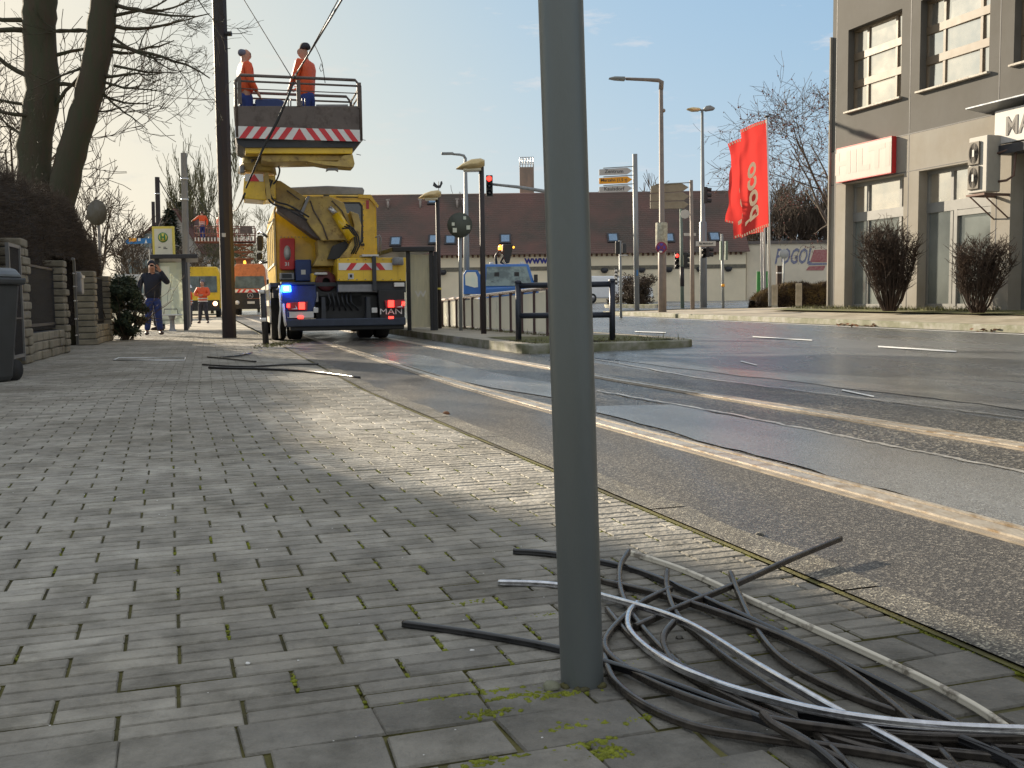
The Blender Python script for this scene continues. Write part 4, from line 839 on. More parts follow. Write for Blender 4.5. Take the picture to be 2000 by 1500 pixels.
# boom
mb = MB()
for i in range(9): mb.ico(fr.at(549+i*7, 463, LY-.01), .012, sub=1)
for i in range(10): mb.ico(fr.at(652, 398+i*11, LY-.04), .012, sub=1); mb.ico(fr.at(710, 398+i*11, LY-.04), .012, sub=1)
for i in range(8): mb.ico(fr.at(663+i*17, 507, .04), .012, sub=1); mb.ico(fr.at(663+i*17, 546, .04), .012, sub=1)
mb.build('rivets', Mt['grey_metal'], tk)
mb = MB()
for pts in ([(606, 392), (612, 410), (630, 440), (640, 468)], [(648, 392), (668, 412), (682, 446)], [(560, 372), (585, 390)]): mb.tube([fr.at(x, y, .47) for x, y in pts], .014, 5)
mb.build('weld_seam', Mt['panel_brown'], tk)
mb = MB()
for k, pts in enumerate(([(528, 350), (520, 372), (530, 396), (560, 408), (600, 430)], [(532, 352), (526, 372), (536, 392), (566, 402), (604, 424)], [(536, 318), (546, 330), (542, 348), (534, 360)])): mb.tube(spline_([fr.at(x, y, .06 if k < 2 else .1) for x, y in pts]), .017, 6)
mb.build('hydraulic_hose', Mt['black'], tk)
pprism('slewing_column', [(620, 468), (668, 470), (662, 500), (668, 520), (612, 520), (622, 500)], .75, 1.45, 'yellow_dirty', .02)
pprism('outer_boom', [(589, 414), (602, 384), (642, 383), (672, 396), (682, 430), (694, 462), (688, 474), (672, 469), (629, 470), (606, 442)], .5, .95, 'yellow_dirty', .015)
pprism('boom_collar', [(586, 416), (601, 382), (606, 383), (591, 420)], .46, .99, 'grey_metal')
pprism('inner_boom', [(538, 352), (548, 353), (598, 386), (588, 411), (541, 404), (538, 398)], .55, .9, 'yellow_dirty', .015)
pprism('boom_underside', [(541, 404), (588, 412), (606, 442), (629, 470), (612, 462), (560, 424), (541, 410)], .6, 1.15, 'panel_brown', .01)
pprism('knuckle_arm', [(684, 412), (700, 418), (706, 440), (704, 468), (694, 492), (682, 504), (664, 504), (680, 484), (690, 462), (692, 440)], .35, .6, 'yellow_dirty', .012)
pprism('gap_shade', [(676, 470), (650, 480), (640, 506), (664, 506), (684, 484)], .55, .74, 'black')  # black piece painted in for the shade of the gap below the boom
pprism('knuckle_plate', [(662, 420), (690, 414), (698, 420), (700, 440), (694, 452), (676, 440)], .6, 1.0, 'yellow', .012)
m_ = MB(); m_.cyl(fr.at(656, 418, .42), fr.at(688, 466, .35), .085, .1, 14); m_.build('hydraulic_cylinder', Mt['yellow'], tk); m_ = MB(); m_.cyl(fr.at(643, 405, .42), fr.at(656, 418, .42), .045, .045, 10); m_.build('piston_rod', Mt['alu'], tk)
m_ = MB()
for d in (0, 4, 8): m_.tube([fr.at(676-d, 438+d, .3), fr.at(690-d, 446, .28), fr.at(700-d, 462, .28), fr.at(702-d, 480, .3), fr.at(694-d, 496, .3)], .016, 6)
m_.build('hydraulic_hose', Mt['black'], tk)
hd = pprism('boom_head', [(477, 345), (538, 343), (539, 388), (516, 391), (478, 388), (475, 370)], .1, .95, 'yellow', .015)
pprism('head_plate', [(516, 338), (524, 337), (530, 388), (521, 389)], .03, .1, 'yellow_dirty', 0)
a = X(479, 354, .1); b = X(514, 340, .1); stripes(a[0], b[0], a[1], b[1], .094, tk, 2.6)
m_ = MB(); q0 = fr.at(503, 340, .5); q1 = fr.at(503, 312, .5); m_.cyl(q0, q1, .34, .30, 20); m_.build('turntable', Mt['yellow_dirty'], tk)
pbox('turret_block', 474, 318, 534, 334, .15, .85, 'yellow_dirty', .02); pbox('hydraulic_motor', 468, 322, 478, 338, .1, .4, 'grey_metal', .02); pbox('valve_block', 490, 310, 538, 320, .2, .8, 'panel_brown', .02)
# work platform (basket)
PL = -.75
def ppl(nm, pix, y0, y1, m, bevel=0, parent=tk): return MB().prism([X(x, y, PL) for x, y in pix], PL+y0, PL+y1).build(nm, Mt[m], parent, bevel)
ppl('subframe', [(479, 286), (486, 282), (545, 282), (546, 286), (690, 287), (690, 299), (479, 298)], .1, .5, 'yellow', .01)
ppl('subframe_beam', [(512, 300), (520, 299), (690, 300), (690, 310), (525, 313), (512, 310)], .2, 1.0, 'yellow_dirty', .01)
ppl('subframe_end', [(672, 302), (690, 300), (694, 318), (692, 325), (676, 324), (640, 321), (602, 314), (602, 312), (660, 314)], .1, .6, 'yellow_dirty')
ppl('hanging_hook', [(640, 325), (662, 325), (663, 332), (658, 329), (645, 329), (639, 332)], .2, .3, 'grey_metal')
ppl('floor', [(461, 271), (706, 271), (700, 282), (690, 287), (478, 287), (464, 280)], .06, 1.5, 'darkgrey')
ppl('side_panel', [(456, 209), (458, 207), (706, 207), (707, 254), (459, 254)], .0, .03, 'panel_brown', .005)
a = X(459, 269.5, PL); b = X(707, 254, PL); stripes(a[0], b[0], a[1], b[1], PL-.004, tk, 13)
ppl('kick_plate', [(459, 254), (707, 254), (706, 271), (461, 271)], .0, .03, 'panel_brown')
xl_, xr_ = X(457, 150, PL)[0], X(705, 150, PL)[0]; zt_, zm_, zn_, zp_ = [X(580, y, PL)[1] for y in (151.5, 163, 177.5, 207)]; zf_ = X(580, 271, PL)[1]
m_ = MB()
for y_ in (PL, PL+1.45): m_.tube([(xl_+.02, y_, zf_), (xl_+.02, y_, zt_-.1), (xl_+.1, y_, zt_), (xr_-.1, y_, zt_), (xr_-.02, y_, zt_-.1), (xr_-.02, y_, zf_)], .026, 6)
m_.build('top_rail', Mt['panel_brown'], tk)
m_ = MB()
for y_ in (PL, PL+1.45):
    m_.cyl((xl_, y_, zm_), (xr_, y_, zm_), .018, n=6)
    if y_ == PL: m_.cyl((xl_, y_, zn_), (xr_, y_, zn_), .009, n=6)
for x_ in (xl_+.02, xr_-.02):
    for z_ in (zt_-.1, zm_, zn_): m_.cyl((x_, PL, z_), (x_, PL+1.45, z_), .018, n=6)
m_.build('middle_rail', Mt['panel_brown'], tk)
for x_ in (462, 578, 697): MB().bb(X(x_-4, 0, PL)[0], X(x_+4, 0, PL)[0], PL-.02, PL+.03, zp_, zt_-.04).build('rail_post', Mt['panel_brown'], tk)
for x_ in (xl_, xr_-.03): MB().bb(x_, x_+.03, PL+.03, PL+1.45, zf_, zp_).build('end_panel', Mt['panel_brown'], tk)
MB().bb(xl_, xr_, PL+1.43, PL+1.46, zf_, zp_-.1).build('back_panel', Mt['panel_brown'], tk)
ppl('control_box', [(500, 176), (545, 174), (560, 180), (562, 206), (500, 206)], .8, 1.1, 'box_blue', .02)
ppl('tool_crate', [(468, 182), (506, 182), (506, 206), (468, 206)], .9, 1.2, 'box_blue', .02)
ppl('equipment_frame', [(623, 191), (687, 191), (687, 196), (663, 197), (663, 204), (685, 204), (685, 207), (623, 207), (623, 196), (629, 196), (629, 204), (661, 204), (661, 196), (623, 196)], .6, .65, 'grey_metal')
m_ = MB()
for x_ in (563, 568, 585, 590, 596): m_.cyl(fr.at(x_, 192, PL+.2), fr.at(x_, 207, PL+.2), .012, n=5)
m_.build('tool_rack', Mt['grey_metal'], tk)
m_ = MB(); 
for (x0, y0, x1, y1) in ((459, 275, 451, 278), (462, 288, 455, 290), (704, 272, 714, 274), (696, 301, 705, 303)): m_.cyl(fr.at(x0, y0, PL), fr.at(x1, y1, PL), .006, n=5)
m_.build('feeler_wire', Mt['darkgrey'], tk)
# two workers standing on the platform
def onplat(x, ly, z): p = fr.T @ V((fr.at(x, 200, PL+ly).x, PL+ly, z)); return p
pw = onplat(480, .9, zf_+.02)
hw = X(480, 93, PL+.9)[1]-zf_
person('worker in orange jacket at the left end of the high platform, arms lowered', pw, hw*.985, -60, arms=[((.145, .01, .65), (.13, .07, .52)), ((.145, .01, .65), (.12, .09, .53))], hat='grey_wool', hatkind='hair', coat=.5, head=-20, belly=1.2, group='workers in orange jackets', bands=False)
hw = X(588, 89, PL+.75)[1]-zf_
person('worker in dark beanie and long orange coat in the middle of the high platform', onplat(600, .75, zf_+.02), hw, 70, arms=[((.15, .03, .66), (.09, .13, .58)), ((.15, .03, .66), (.09, .14, .60))], hat='darkcloth', coat=.42, lean=.04, head=10, belly=1.2, group='workers in orange jackets', bands=False)
# ------------------------------------------------------------------ left edge: fence, hedge, trees, bin
M_('stone', (.30, .265, .20), .85, c2=(.17, .15, .11), scale=3, bump=.8, bscale=22); M_('twig', (.05, .038, .03), .9, c2=(.11, .08, .055), scale=3)
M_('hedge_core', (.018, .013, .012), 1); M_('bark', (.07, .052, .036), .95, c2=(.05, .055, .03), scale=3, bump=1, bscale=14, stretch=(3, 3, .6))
M_('iron', (.05, .05, .055), .5, .5); M_('bin', (.035, .038, .04), .55, var=.15, scale=4); M_('bin_lid', (.16, .18, .20), .45); M_('leafy', (.045, .065, .03), .8, c2=(.09, .11, .05), scale=4)
FN = []                                                   # fence line on the ground (near -> far)
for x, y in ((-130, 760), (60, 710), (142, 690), (176, 676), (222, 665)): FN.append(G(x, y))
fd = (FN[4]-FN[1]).normalized(); fp_ = V((fd.y, -fd.x, 0)); F0 = FN[1]
FA = math.atan2(fd.y, fd.x)
def fl(s, o=0, z=0): q = F0+fd*s-fp_*o; return V((q.x, q.y, z))
FL = (FN[4]-F0).length
def pillar(s, h, w_, label, seed):
    rg = random.Random(seed); t = thing('stone_pillar', label, 'pillar', fl(s), FA, 'rough stone gate and fence pillars')
    mb = MB(); z = 0; n = int(h/.105); hh = h/n; 
    for i in range(n):
        k = rg.choice((1, 2)) if w_ > .3 else 1; x = -w_/2
        for j in range(k):
            wd = w_/k*(rg.uniform(.85, 1.15) if k == 2 and j == 0 else 1); x2 = w_/2 if j == k-1 else x+wd
            mb.bb(x+.004, x2-.004, .0+rg.uniform(-.018, .018), w_*.95, z+.006, z+hh-.006); x = x2
        z += hh
    mb.build('stones', Mt['stone'], t, bevel=.018)
    MB().bb(-w_/2+.025, w_/2-.025, .03, w_*.9, 0, h-.02).build('mortar', Mt['darkgrey'], t)
    return t
P_ = [(0.0, 1.52, .46, 'tallest rough stone pillar right behind the grey wheelie bin'), (2.95, 1.38, .34, 'rough stone pillar on the near side of the gate with the mailbox'), ((FN[3]-F0).length+.6, 1.33, .36, 'rough stone pillar on the far side of the gate with the mailbox'), (FL-.1, 1.3, .34, 'last rough stone pillar, at the end of the fence by the juniper')]
for i, (s_, h, w_, lab) in enumerate(P_): pillar(s_, h, w_, lab, i)
def fence(s0, s1, label, wall_h, seed):
    rg = random.Random(seed); t = thing('garden_fence', label, 'fence', fl(s0), FA, 'iron garden fences on low stone walls'); L = s1-s0; mb = MB(); z = 0
    while z < wall_h-.02:
        x = 0
        while x < L: w_ = rg.uniform(.3, .5); mb.bb(x+.006, min(L, x+w_)-.006, .03+rg.uniform(-.015, .015), .30, z+.005, z+.115); x += w_
        z += .12
    mb.build('stone_wall', Mt['stone'], t, bevel=.015)
    MB().bb(0, L, .06, .27, 0, wall_h-.02).build('mortar', Mt['darkgrey'], t)
    mb = MB(); mb.bb(0, L, .13, .16, wall_h+.05, wall_h+.09); mb.bb(0, L, .13, .16, 1.22, 1.25)
    x = .05
    while x < L: mb.bb(x, x+.012, .14, .152, wall_h, 1.25); x += .055
    mb.build('iron_panel', Mt['iron'], t)
fence(.25, P_[1][0]-.2, 'dark iron fence with hedge pressing through between bin and gate', .38, 3)
fence(P_[2][0]+.2, P_[3][0]-.15, 'dark iron fence with hedge pressing through beyond the gate', .36, 4)
fence(-4.5, -.95, 'dark iron fence behind the grey wheelie bin at the left edge', .36, 5)
# metal gate beside the first pillar (left of it) and narrow gate with mailbox
gt = thing('iron_gate', 'grey steel gate with square frame between wheelie bin and first stone pillar', 'gate', fl(-.92), FA)
mb = MB(); mb.bb(0, .04, 0, .04, .05, 1.42); mb.bb(.62, .66, 0, .04, .05, 1.42)
for z in (.1, 1.38): mb.bb(0.04, .62, 0.004, .036, z, z+.04)
mb.build('gate_frame', M_('gate_grey', (.20, .20, .2), .5, .4), gt); mb = MB()
for i in range(9): mb.bb(.09+i*.06, .1+i*.06, .012, .024, .14, 1.38)
for z in (.55, .95): mb.bb(.04, .62, .01, .03, z, z+.02)
mb.build('bars', Mt['iron'], gt)
g2 = thing('iron_gate', 'narrow ladder-like steel gate post between two stone pillars', 'gate', fl(P_[1][0]+.5, -.05), FA)
mb = MB(); mb.tube([(0, 0, .1), (0, 0, 1.38), (-.05, 0, 1.42), (-.14, 0, 1.42)], .022, 8); mb.build('gate_post', Mt['gate_grey'], g2)
mb = MB()
for z in (.25, .5, .78, 1.0, 1.2): mb.cyl((-.16, 0, z), (.16, 0, z), .01, n=5)
mb.build('rungs', Mt['alu'], g2)
ml = thing('mailbox', 'flat grey metal mailbox hanging on the narrow gate', 'mailbox', fl(P_[1][0]+.75, -.05, .88), FA)
MB().prism([(0, .04), (.05, 0), (.22, 0), (.27, .04), (.27, .30), (.0, .36)], -.06, .06).build('box', M_('mail', (.25, .25, .26), .4, .5), ml, bevel=.02); mb = MB(); mb.bb(-.01, .29, -.075, -.06, .26, .30); mb.build('flap', Mt['alu'], ml)
# wheelie bin
bp_ = G(-48, 748); bn = thing('wheelie_bin', 'dark grey wheelie bin with light grey lid at the left edge of the sidewalk', 'bin', bp_, R(-12))
BH = .98
def taper(mb, w0, d0, w1, d1, z0, z1, m=0):
    vs = [(-w0/2, -d0/2, z0), (w0/2, -d0/2, z0), (w0/2, d0/2, z0), (-w0/2, d0/2, z0), (-w1/2, -d1/2, z1), (w1/2, -d1/2, z1), (w1/2, d1/2, z1), (-w1/2, d1/2, z1)]
    return mb.add(vs, [(3, 2, 1, 0), (4, 5, 6, 7), (0, 1, 5, 4), (1, 2, 6, 5), (2, 3, 7, 6), (3, 0, 4, 7)], m)
taper(MB(), .44, .5, .56, .66, .0, BH-.06).build('container', Mt['bin'], bn, bevel=.05)
taper(MB(), .62, .72, .62, .72, BH-.085, BH-.02).build('rim', Mt['bin'], bn, bevel=.02)
taper(MB(), .60, .70, .52, .58, BH-.018, BH+.07).build('lid', Mt['bin_lid'], bn, bevel=.03); MB().bb(-.28, .28, .36, .40, BH-.06, BH-.02).build('handle', Mt['bin'], bn, bevel=.01)
mb = MB()
for i in range(4): mb.prism([(-.2+i*.12, BH-.09), (-.12+i*.12, BH-.09), (-.17+i*.12, BH-.2)], -.315, -.29)
mb.build('rib', Mt['bin'], bn)
mb = MB(); q = [(.235, -.16), (.252, .02)]
for z0, z1, y0, y1 in ((.50, .505, -.13, .0), (.78, .785, -.13, .0), (.5, .785, -.13, -.125), (.5, .785, -.005, .0)): mb.bb(.248, .262, y0, y1, z0, z1)
mb.build('number_frame', Mt['plate'], bn)
for s in (-1, 1): mb = MB(); mb.lathe([(0, -.03), (.1, -.03), (.1, .03), (0, .03)], (s*.17, .3, .1), 16, M=Matrix.Rotation(R(90), 4, 'Y')); mb.build('wheel', Mt['rubber'], bn)
# ---- clipped hedge: dark core plus a shell of twigs
def twig_shell(mb, n, fn, ln, rg, w_=.0035):
    for _ in range(n):
        p, d = fn(); L = ln*rg.uniform(.4, 1.3); d = (d+V((rg.gauss(0, .55), rg.gauss(0, .55), rg.gauss(.1, .5)))).normalized(); q = p+d*L
        a = V((rg.gauss(0, 1), rg.gauss(0, 1), rg.gauss(0, 1))).normalized()*w_
        mb.add([p-a, p+a, q], [(0, 1, 2)])
        if rg.random() < .5:
            m = p.lerp(q, .5); d2 = (d+V((rg.gauss(0, .8), rg.gauss(0, .8), rg.gauss(0, .6)))).normalized(); mb.add([m-a, m+a, m+d2*L*.6], [(0, 1, 2)])
def hedge(name, label, s0, s1, o0, o1, z0, hfun, n, seed, ln=.16):
    rg = random.Random(seed); t = thing(name, label, 'hedge', fl((s0+s1)/2, (o0+o1)/2), 0, 'clipped winter hedge behind the fence'); mb = MB()
    k = 24; prof = []
    for i in range(k+1):
        s = s0+(s1-s0)*i/k; h = hfun(s)-.1
        ring = [(o0+.1, z0), (o0+.06, h*.55), (o0+.1, h*.85), (o0+.3, h), (o1-.3, h), (o1, h*.8), (o1, z0)]
        prof += [fl(s, o+rg.uniform(-.03, .03), max(z0, z)+rg.uniform(-.04, .04)) for o, z in ring]
    fs = [(i*7+j, i*7+j+1, (i+1)*7+j+1, (i+1)*7+j) for i in range(k) for j in range(6)]+[tuple(range(7)), tuple(range(k*7, k*7+7))[::-1]]
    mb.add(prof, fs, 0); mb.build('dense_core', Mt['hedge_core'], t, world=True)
    mb = MB()
    def pt():
        s = rg.uniform(s0, s1); h = hfun(s); r = rg.random()
        if r < .55: z = rg.uniform(z0, h-.05); o = o0+.08+(.25*max(0, (z/h-.8)/.2)**2); return fl(s, o, z), -fp_*-1*1+V((0, 0, .2))
        if r < .85: return fl(s, rg.uniform(o0+.1, o1-.1), h-.12+rg.uniform(-.03, .05)), V((0, 0, 1))
        e = 1 if rg.random() < .75 else -1; return fl(s1 if e > 0 else s0, rg.uniform(o0, o1), rg.uniform(z0, h*.95)), fd*e
    twig_shell(mb, n, pt, ln, rg); mb.build('twigs', Mt['twig'], t, world=True)
H1 = P_[1][0]
hedge('hedge', 'tall dark leafless hedge with ragged top above the fence at the left edge', -5.5, H1+.1, .22, 1.7, .35, lambda s: 2.5+1.0*sm(-2.3, -3.4, s)*0+1.9*(1-sm(-3.9, -2.6, s))+.06*math.sin(s*1.7)+.05*math.sin(4.1*s), 26000, 11, .2)  # extra height past the left edge of view, added to shade the foreground
hedge('hedge', 'arch of dark leafless hedge above the narrow gate with the mailbox', H1+.1, P_[2][0]-.1, .22, 1.7, 1.5, lambda s: 2.6+.05*math.sin(5*s), 6000, 13, .2)
hedge('hedge', 'dark leafless hedge sloping down towards the juniper beyond the gate', P_[2][0]-.1, FL+.35, .22, 1.7, .35, lambda s: 2.62-.65*sm(FL-3.5, FL+.3, s)+.05*math.sin(3*s), 22000, 12, .18)
# ---- trees
def grow(mb, p, d, L, r, depth, rg, up=.12, spread=.8, wob=.16, nseg=6, kids_=(3, 5), rmin=.0035, tw=None, ratio=.62):
    pts = [p.copy()]; d = d.normalized()
    for i in range(nseg):
        d = (d+V((rg.gauss(0, wob), rg.gauss(0, wob), rg.gauss(0, wob)+up))).normalized(); pts.append(pts[-1]+d*L/nseg)
    rs = [max(rmin, r*(1-.75*i/nseg)) for i in range(nseg+1)]
    mb.tube(pts, rs, 8 if r > .06 else (5 if r > .02 else 3), cap=False)
    if depth <= 0: return
    for _ in range(rg.randint(*kids_)):
        t = rg.uniform(.25, 1.0); i = min(nseg-1, int(t*nseg)); q = pts[i].lerp(pts[i+1], t*nseg-i); dd = (pts[i+1]-pts[i]).normalized()
        a = V((rg.gauss(0, 1), rg.gauss(0, 1), rg.gauss(0, 1))); a = (a-dd*a.dot(dd)).normalized()
        grow(mb, q, dd*(1-spread*.5)+a*spread, L*rg.uniform(.75, 1.15)*ratio, max(rmin, rs[i]*rg.uniform(.45, .7)), depth-1, rg, up, spread, wob, max(3, nseg-1), kids_, rmin, tw, ratio)
def big_tree(label, pix, Y, r0, r1, limbs, seed, ext=3.2):
    rg = random.Random(seed); base = P(pix[0][0], pix[0][1], Y); b0 = V((base.x, base.y, 0)); t = thing('tree', label, 'tree', b0, 0, 'old street trees behind the hedge')
    pts = [b0]+[P(x, y, Y) for x, y in pix]; d = (pts[-1]-pts[-2]).normalized(); pts.append(pts[-1]+d*ext)
    k = len(pts); rs = [r0*1.1]+[r0+(r1-r0)*i/(k-2)+rg.uniform(-.01, .01) for i in range(k-1)]
    fine = []; fr_ = []
    for i in range(k-1):
        for j in range(4): fine.append(pts[i].lerp(pts[i+1], j/4)); fr_.append((rs[i]+(rs[i+1]-rs[i])*j/4)*(1+.06*math.sin(i*4+j*2.1)))
    mb = MB(); mb.tube(fine, fr_, 14, cap=True); mb.build('trunk', Mt['bark'], t, world=True)
    mb = MB()
    for (x, y, dx, dy, L, r, dep) in limbs:
        p = P(x, y, Y); d = (P(x+dx, y+dy, Y+rg.uniform(-1.2, 1.2)*L/3)-p); grow(mb, p, d, L, r, dep, rg, up=.045, spread=.62, wob=.13, nseg=8, kids_=(3, 5), ratio=.52, rmin=.0036)
    topp = pts[-2]
    for _ in range(7): grow(mb, topp.lerp(pts[-1], rg.random()), V((rg.gauss(0, 1), rg.gauss(0, .6), .8)), 2.6, .05, 2, rg, up=.03)
    mb.build('branches', Mt['bark'], t, world=True); return t
big_tree('upright old tree trunk at the far left behind the hedge', [(72, 400), (66, 290), (84, 180), (76, 60), (78, 0)], 18.8, .29, .27,
 [(95, 225, -60, -5, 1.5, .05, 3), (60, 150, -100, -30, 2.0, .05, 3), (60, 60, -100, -6, 2.2, .055, 3), (60, 40, -100, 0, 2.2, .05, 3), (100, 165, 100, -20, 1.7, .045, 3), (98, 218, 60, -60, 1.3, .045, 2), (100, 110, 90, -30, 1.4, .04, 3), (60, 270, -80, -5, 1.3, .03, 3), (62, 200, -90, 30, 1.6, .035, 3), (98, 60, 90, 20, 1.3, .03, 3)], 5)
big_tree('leaning old tree trunk with branches reaching right over the sidewalk', [(118, 400), (140, 300), (170, 200), (192, 100), (204, 0)], 18.6, .25, .225,
 [(222, 50, 100, 28, 1.6, .04, 3), (220, 88, 100, 16, 1.8, .042, 3), (216, 100, 100, 18, 1.5, .035, 3), (205, 150, 100, 14, 1.3, .032, 3), (202, 160, 90, 40, 1.2, .028, 3), (218, 70, 80, 60, 1.1, .03, 2), (226, 10, 100, 30, 1.9, .04, 3), (224, 30, 90, -10, 1.7, .035, 3), (200, 180, 60, 60, 1.0, .025, 2), (190, 218, 90, -6, .9, .02, 2), (180, 120, -60, 40, 1.2, .03, 2), (172, 60, -80, -14, 1.3, .03, 2), (226, -30, 100, 26, 2.6, .045, 3), (228, -70, 100, 36, 2.8, .045, 3), (222, 128, 100, 30, 1.2, .028, 2)], 9)
def bare_tree(label, pos, h, seed, depth=4, r=.16, twm='twig', up=.1, spread=.7, kk=(3, 5), group='bare trees in the background', name='tree', lean=(0, 0), rmin=.012, trunkfrac=.35, ratio=.62):
    rg = random.Random(seed); t = thing(name, label, 'tree', pos, 0, group); mb = MB(); d = V((lean[0], lean[1], 1)); top = d*h*trunkfrac
    mb.tube([V((0, 0, -.3)), top*.5+V((rg.uniform(-.05, .05), 0, 0)), top], [r, r*.8, r*.65], 8); mb.build('trunk', Mt['bark'], t)
    mb = MB()
    for i in range(6): grow(mb, top*rg.uniform(.7, 1.0), d+V((rg.gauss(0, spread), rg.gauss(0, spread), 0)), h*(1-trunkfrac)*rg.uniform(.6, .85), r*.5, depth-1, rg, up=up, spread=spread, wob=.12, kids_=kk, rmin=rmin, ratio=ratio)
    mb.build('crown', Mt[twm], t); return t
proto = None
bg_trees = [(30, 27, 7.5, 'bare tree with fine twigs behind the upright old trunk, far left'), (-60, 24, 8.5, 'bare tree cut by the left edge of the picture'), (190, 33, 5.2, 'low bare tree right of the leaning trunk, behind the round sign')]
for i, (x, Y, h, lab) in enumerate(bg_trees): p = P(x, 600, Y); bare_tree(lab, (p.x, p.y, 0), h, 40+i, 4, .12, group='bare trees behind the hedge', rmin=.009)
M_('poplar', (.14, .12, .07), .9, c2=(.10, .11, .05), scale=1); M_('conifer', (.03, .045, .028), .9, c2=(.05, .07, .04), scale=2)
for i, (x, Y, h, lab) in enumerate([(392, 95, 14.5, 'tall narrow birch behind the far work platform'), (372, 100, 12.5, 'slimmer birch left of the tall birch, behind a catenary pole'), (414, 105, 10.5, 'small birch just left of the near dark catenary pole')]):
    p = P(x, 600, Y); bare_tree(lab, (p.x, p.y, 0), h, 60+i, 4, .18, 'poplar', up=.30, spread=.32, kk=(4, 6), group='birches at the end of the street', rmin=.02, trunkfrac=.15, ratio=.5)
def conifer(label, pos, h, r, seed):
    rg = random.Random(seed); t = thing('conifer', label, 'tree', pos, 0, 'conifers at the end of the street'); MB().cyl((0, 0, -.2), (0, 0, h*.9), .2, .04, 8).build('trunk', Mt['bark'], t); mb = MB()
    for _ in range(5200):
        z = h*(.08+.92*rg.random()**1.2); rr = r*(1-z/h)**.8*rg.uniform(.35, 1.12)+.1; a = rg.uniform(0, 6.283); p = V((rr*math.cos(a), rr*math.sin(a), z-rr*.15)); d = V((math.cos(a), math.sin(a), rg.uniform(-.5, .3)))*rg.uniform(.25, .6)
        s_ = V((-math.sin(a), math.cos(a), rg.uniform(-.3, .3)))*.10; mb.add([p-s_, p+s_, p+d], [(0, 1, 2)])
    mb.build('crown', Mt['conifer'], t)
p = P(338, 600, 85); conifer('dark conifer behind the bus stop sign', (p.x, p.y, 0), 8.6, 1.9, 3); p = P(360, 600, 98); conifer('dark conifer rising beside the birches', (p.x, p.y, 0), 10.5, 2.0, 4)
for i, (x, Y, h, lab) in enumerate([(428, 88, 6.5, 'bare bushy tree between the two far trucks'), (505, 100, 9.5, 'bare tree seen between orange truck and yellow tower truck'), (470, 110, 8.0, 'bare tree far behind the orange truck'), (350, 60, 4.2, 'low bare tree behind the bus shelter'), (262, 60, 4.4, 'low bare tree in front of the grey gabled house')]):
    p = P(x, 600, Y); bare_tree(lab, (p.x, p.y, 0), h, 80+i, 4, .14, 'poplar' if i < 3 else 'twig', up=.1, spread=.6, kk=(4, 5), group='bare trees at the end of the street', rmin=.016)
# trees behind the barn and between warehouse and office building
for i, (x, Y, h, lab) in enumerate([(1500, 93, 8.2, 'bare tree behind the warehouse right of the flags'), (1528, 96, 9, 'second bare tree behind the warehouse, left of the middle'), (1556, 92, 8.4, 'bare tree behind the middle of the warehouse'), (1584, 95, 9, 'bare tree behind the warehouse near the office building'), (1612, 92, 8.8, 'bare tree behind the warehouse touching the office building corner'), (1475, 97, 8.4, 'bare tree behind the red banners')]):
    p = P(x, 580, Y); bare_tree(lab, (p.x, p.y, .3), h, 100+i, 4, .17, up=.22, spread=.42, kk=(4, 6), group='bare trees behind the warehouse', rmin=.022, trunkfrac=.3)
for i, (x, Y, h, lab) in enumerate([(886, 110, 10.6, 'treetop peeking over the barn roof beside the grey street lamp'), (1253, 112, 11.0, 'treetop peeking over the barn roof beside the direction signs'), (1405, 112, 10.4, 'treetop peeking over the barn roof left of the banners')]):
    p = P(x, 580, Y); bare_tree(lab, (p.x, p.y, .3), h, 120+i, 4, .2, up=.16, spread=.45, kk=(4, 5), group='treetops over the barn roof', rmin=.025)
p = P(1640, 580, 45); tr_ = bare_tree('tree with small reddish fruits and hanging twigs at the corner of the office building', (p.x, p.y, .4), 10.6, 77, 5, .16, up=.03, spread=.75, kk=(3, 5), group=None, rmin=.008)
tr_.pop('group', None) if 'group' in tr_ else None
mb = MB(); rg = random.Random(6); cr_ = [c for c in kids(tr_) if c.name.startswith('crown')][0]; vs_ = cr_.data.vertices
for _ in range(900): v = vs_[rg.randrange(len(vs_))].co; mb.ico(v+V((0, 0, -.05)), rg.uniform(.02, .045), 0, 1)
mb.build('fruits', M_('fruit', (.16, .05, .04), .8), tr_)
# juniper / leafy shrub at the fence end
def shrub(name, label, pos, h, r, n, m, seed, group=None, size=.05, cat='shrub', flat=1, sx=1):
    rg = random.Random(seed); t = thing(name, label, cat, pos, 0, group); mb = MB()
    for _ in range(22): a = rg.uniform(0, 6.28); grow(mb, V((rg.gauss(0, .05), rg.gauss(0, .05), 0)), V((math.cos(a)*sx*.7, math.sin(a)*.7, rg.uniform(.5, 1.4))), h*rg.uniform(.5, .95), .02, 1, rg, rmin=.004, up=.05)
    mb.build('stems', Mt['twig'], t); mb = MB(); cl = [(V((rg.gauss(0, r*.42)*sx, rg.gauss(0, r*.42), h*rg.uniform(.12, .92))), r*rg.uniform(.15, .42)) for _ in range(46)]
    for _ in range(n):
        c, cr = rg.choice(cl); d = V((rg.gauss(0, 1), rg.gauss(0, 1), rg.gauss(0, .8))).normalized(); p = c+d*cr*rg.uniform(.5, 1.05)
        if p.z < 0.02: continue
        a = V((rg.gauss(0, 1), rg.gauss(0, 1), rg.gauss(0, .6))).normalized(); b = a.cross(d).normalized(); s_ = size*rg.uniform(.5, 1.3)
        mb.add([p, p+a*s_*.5+b*s_*.25, p+a*s_, p+a*s_*.5-b*s_*.25], [(0, 1, 2, 3)])
    mb.build('foliage', Mt[m], t); return t
shrub('juniper', 'dark green juniper bush at the end of the stone fence', G(246, 664), 1.35, .42, 15000, 'conifer', 5, size=.07)
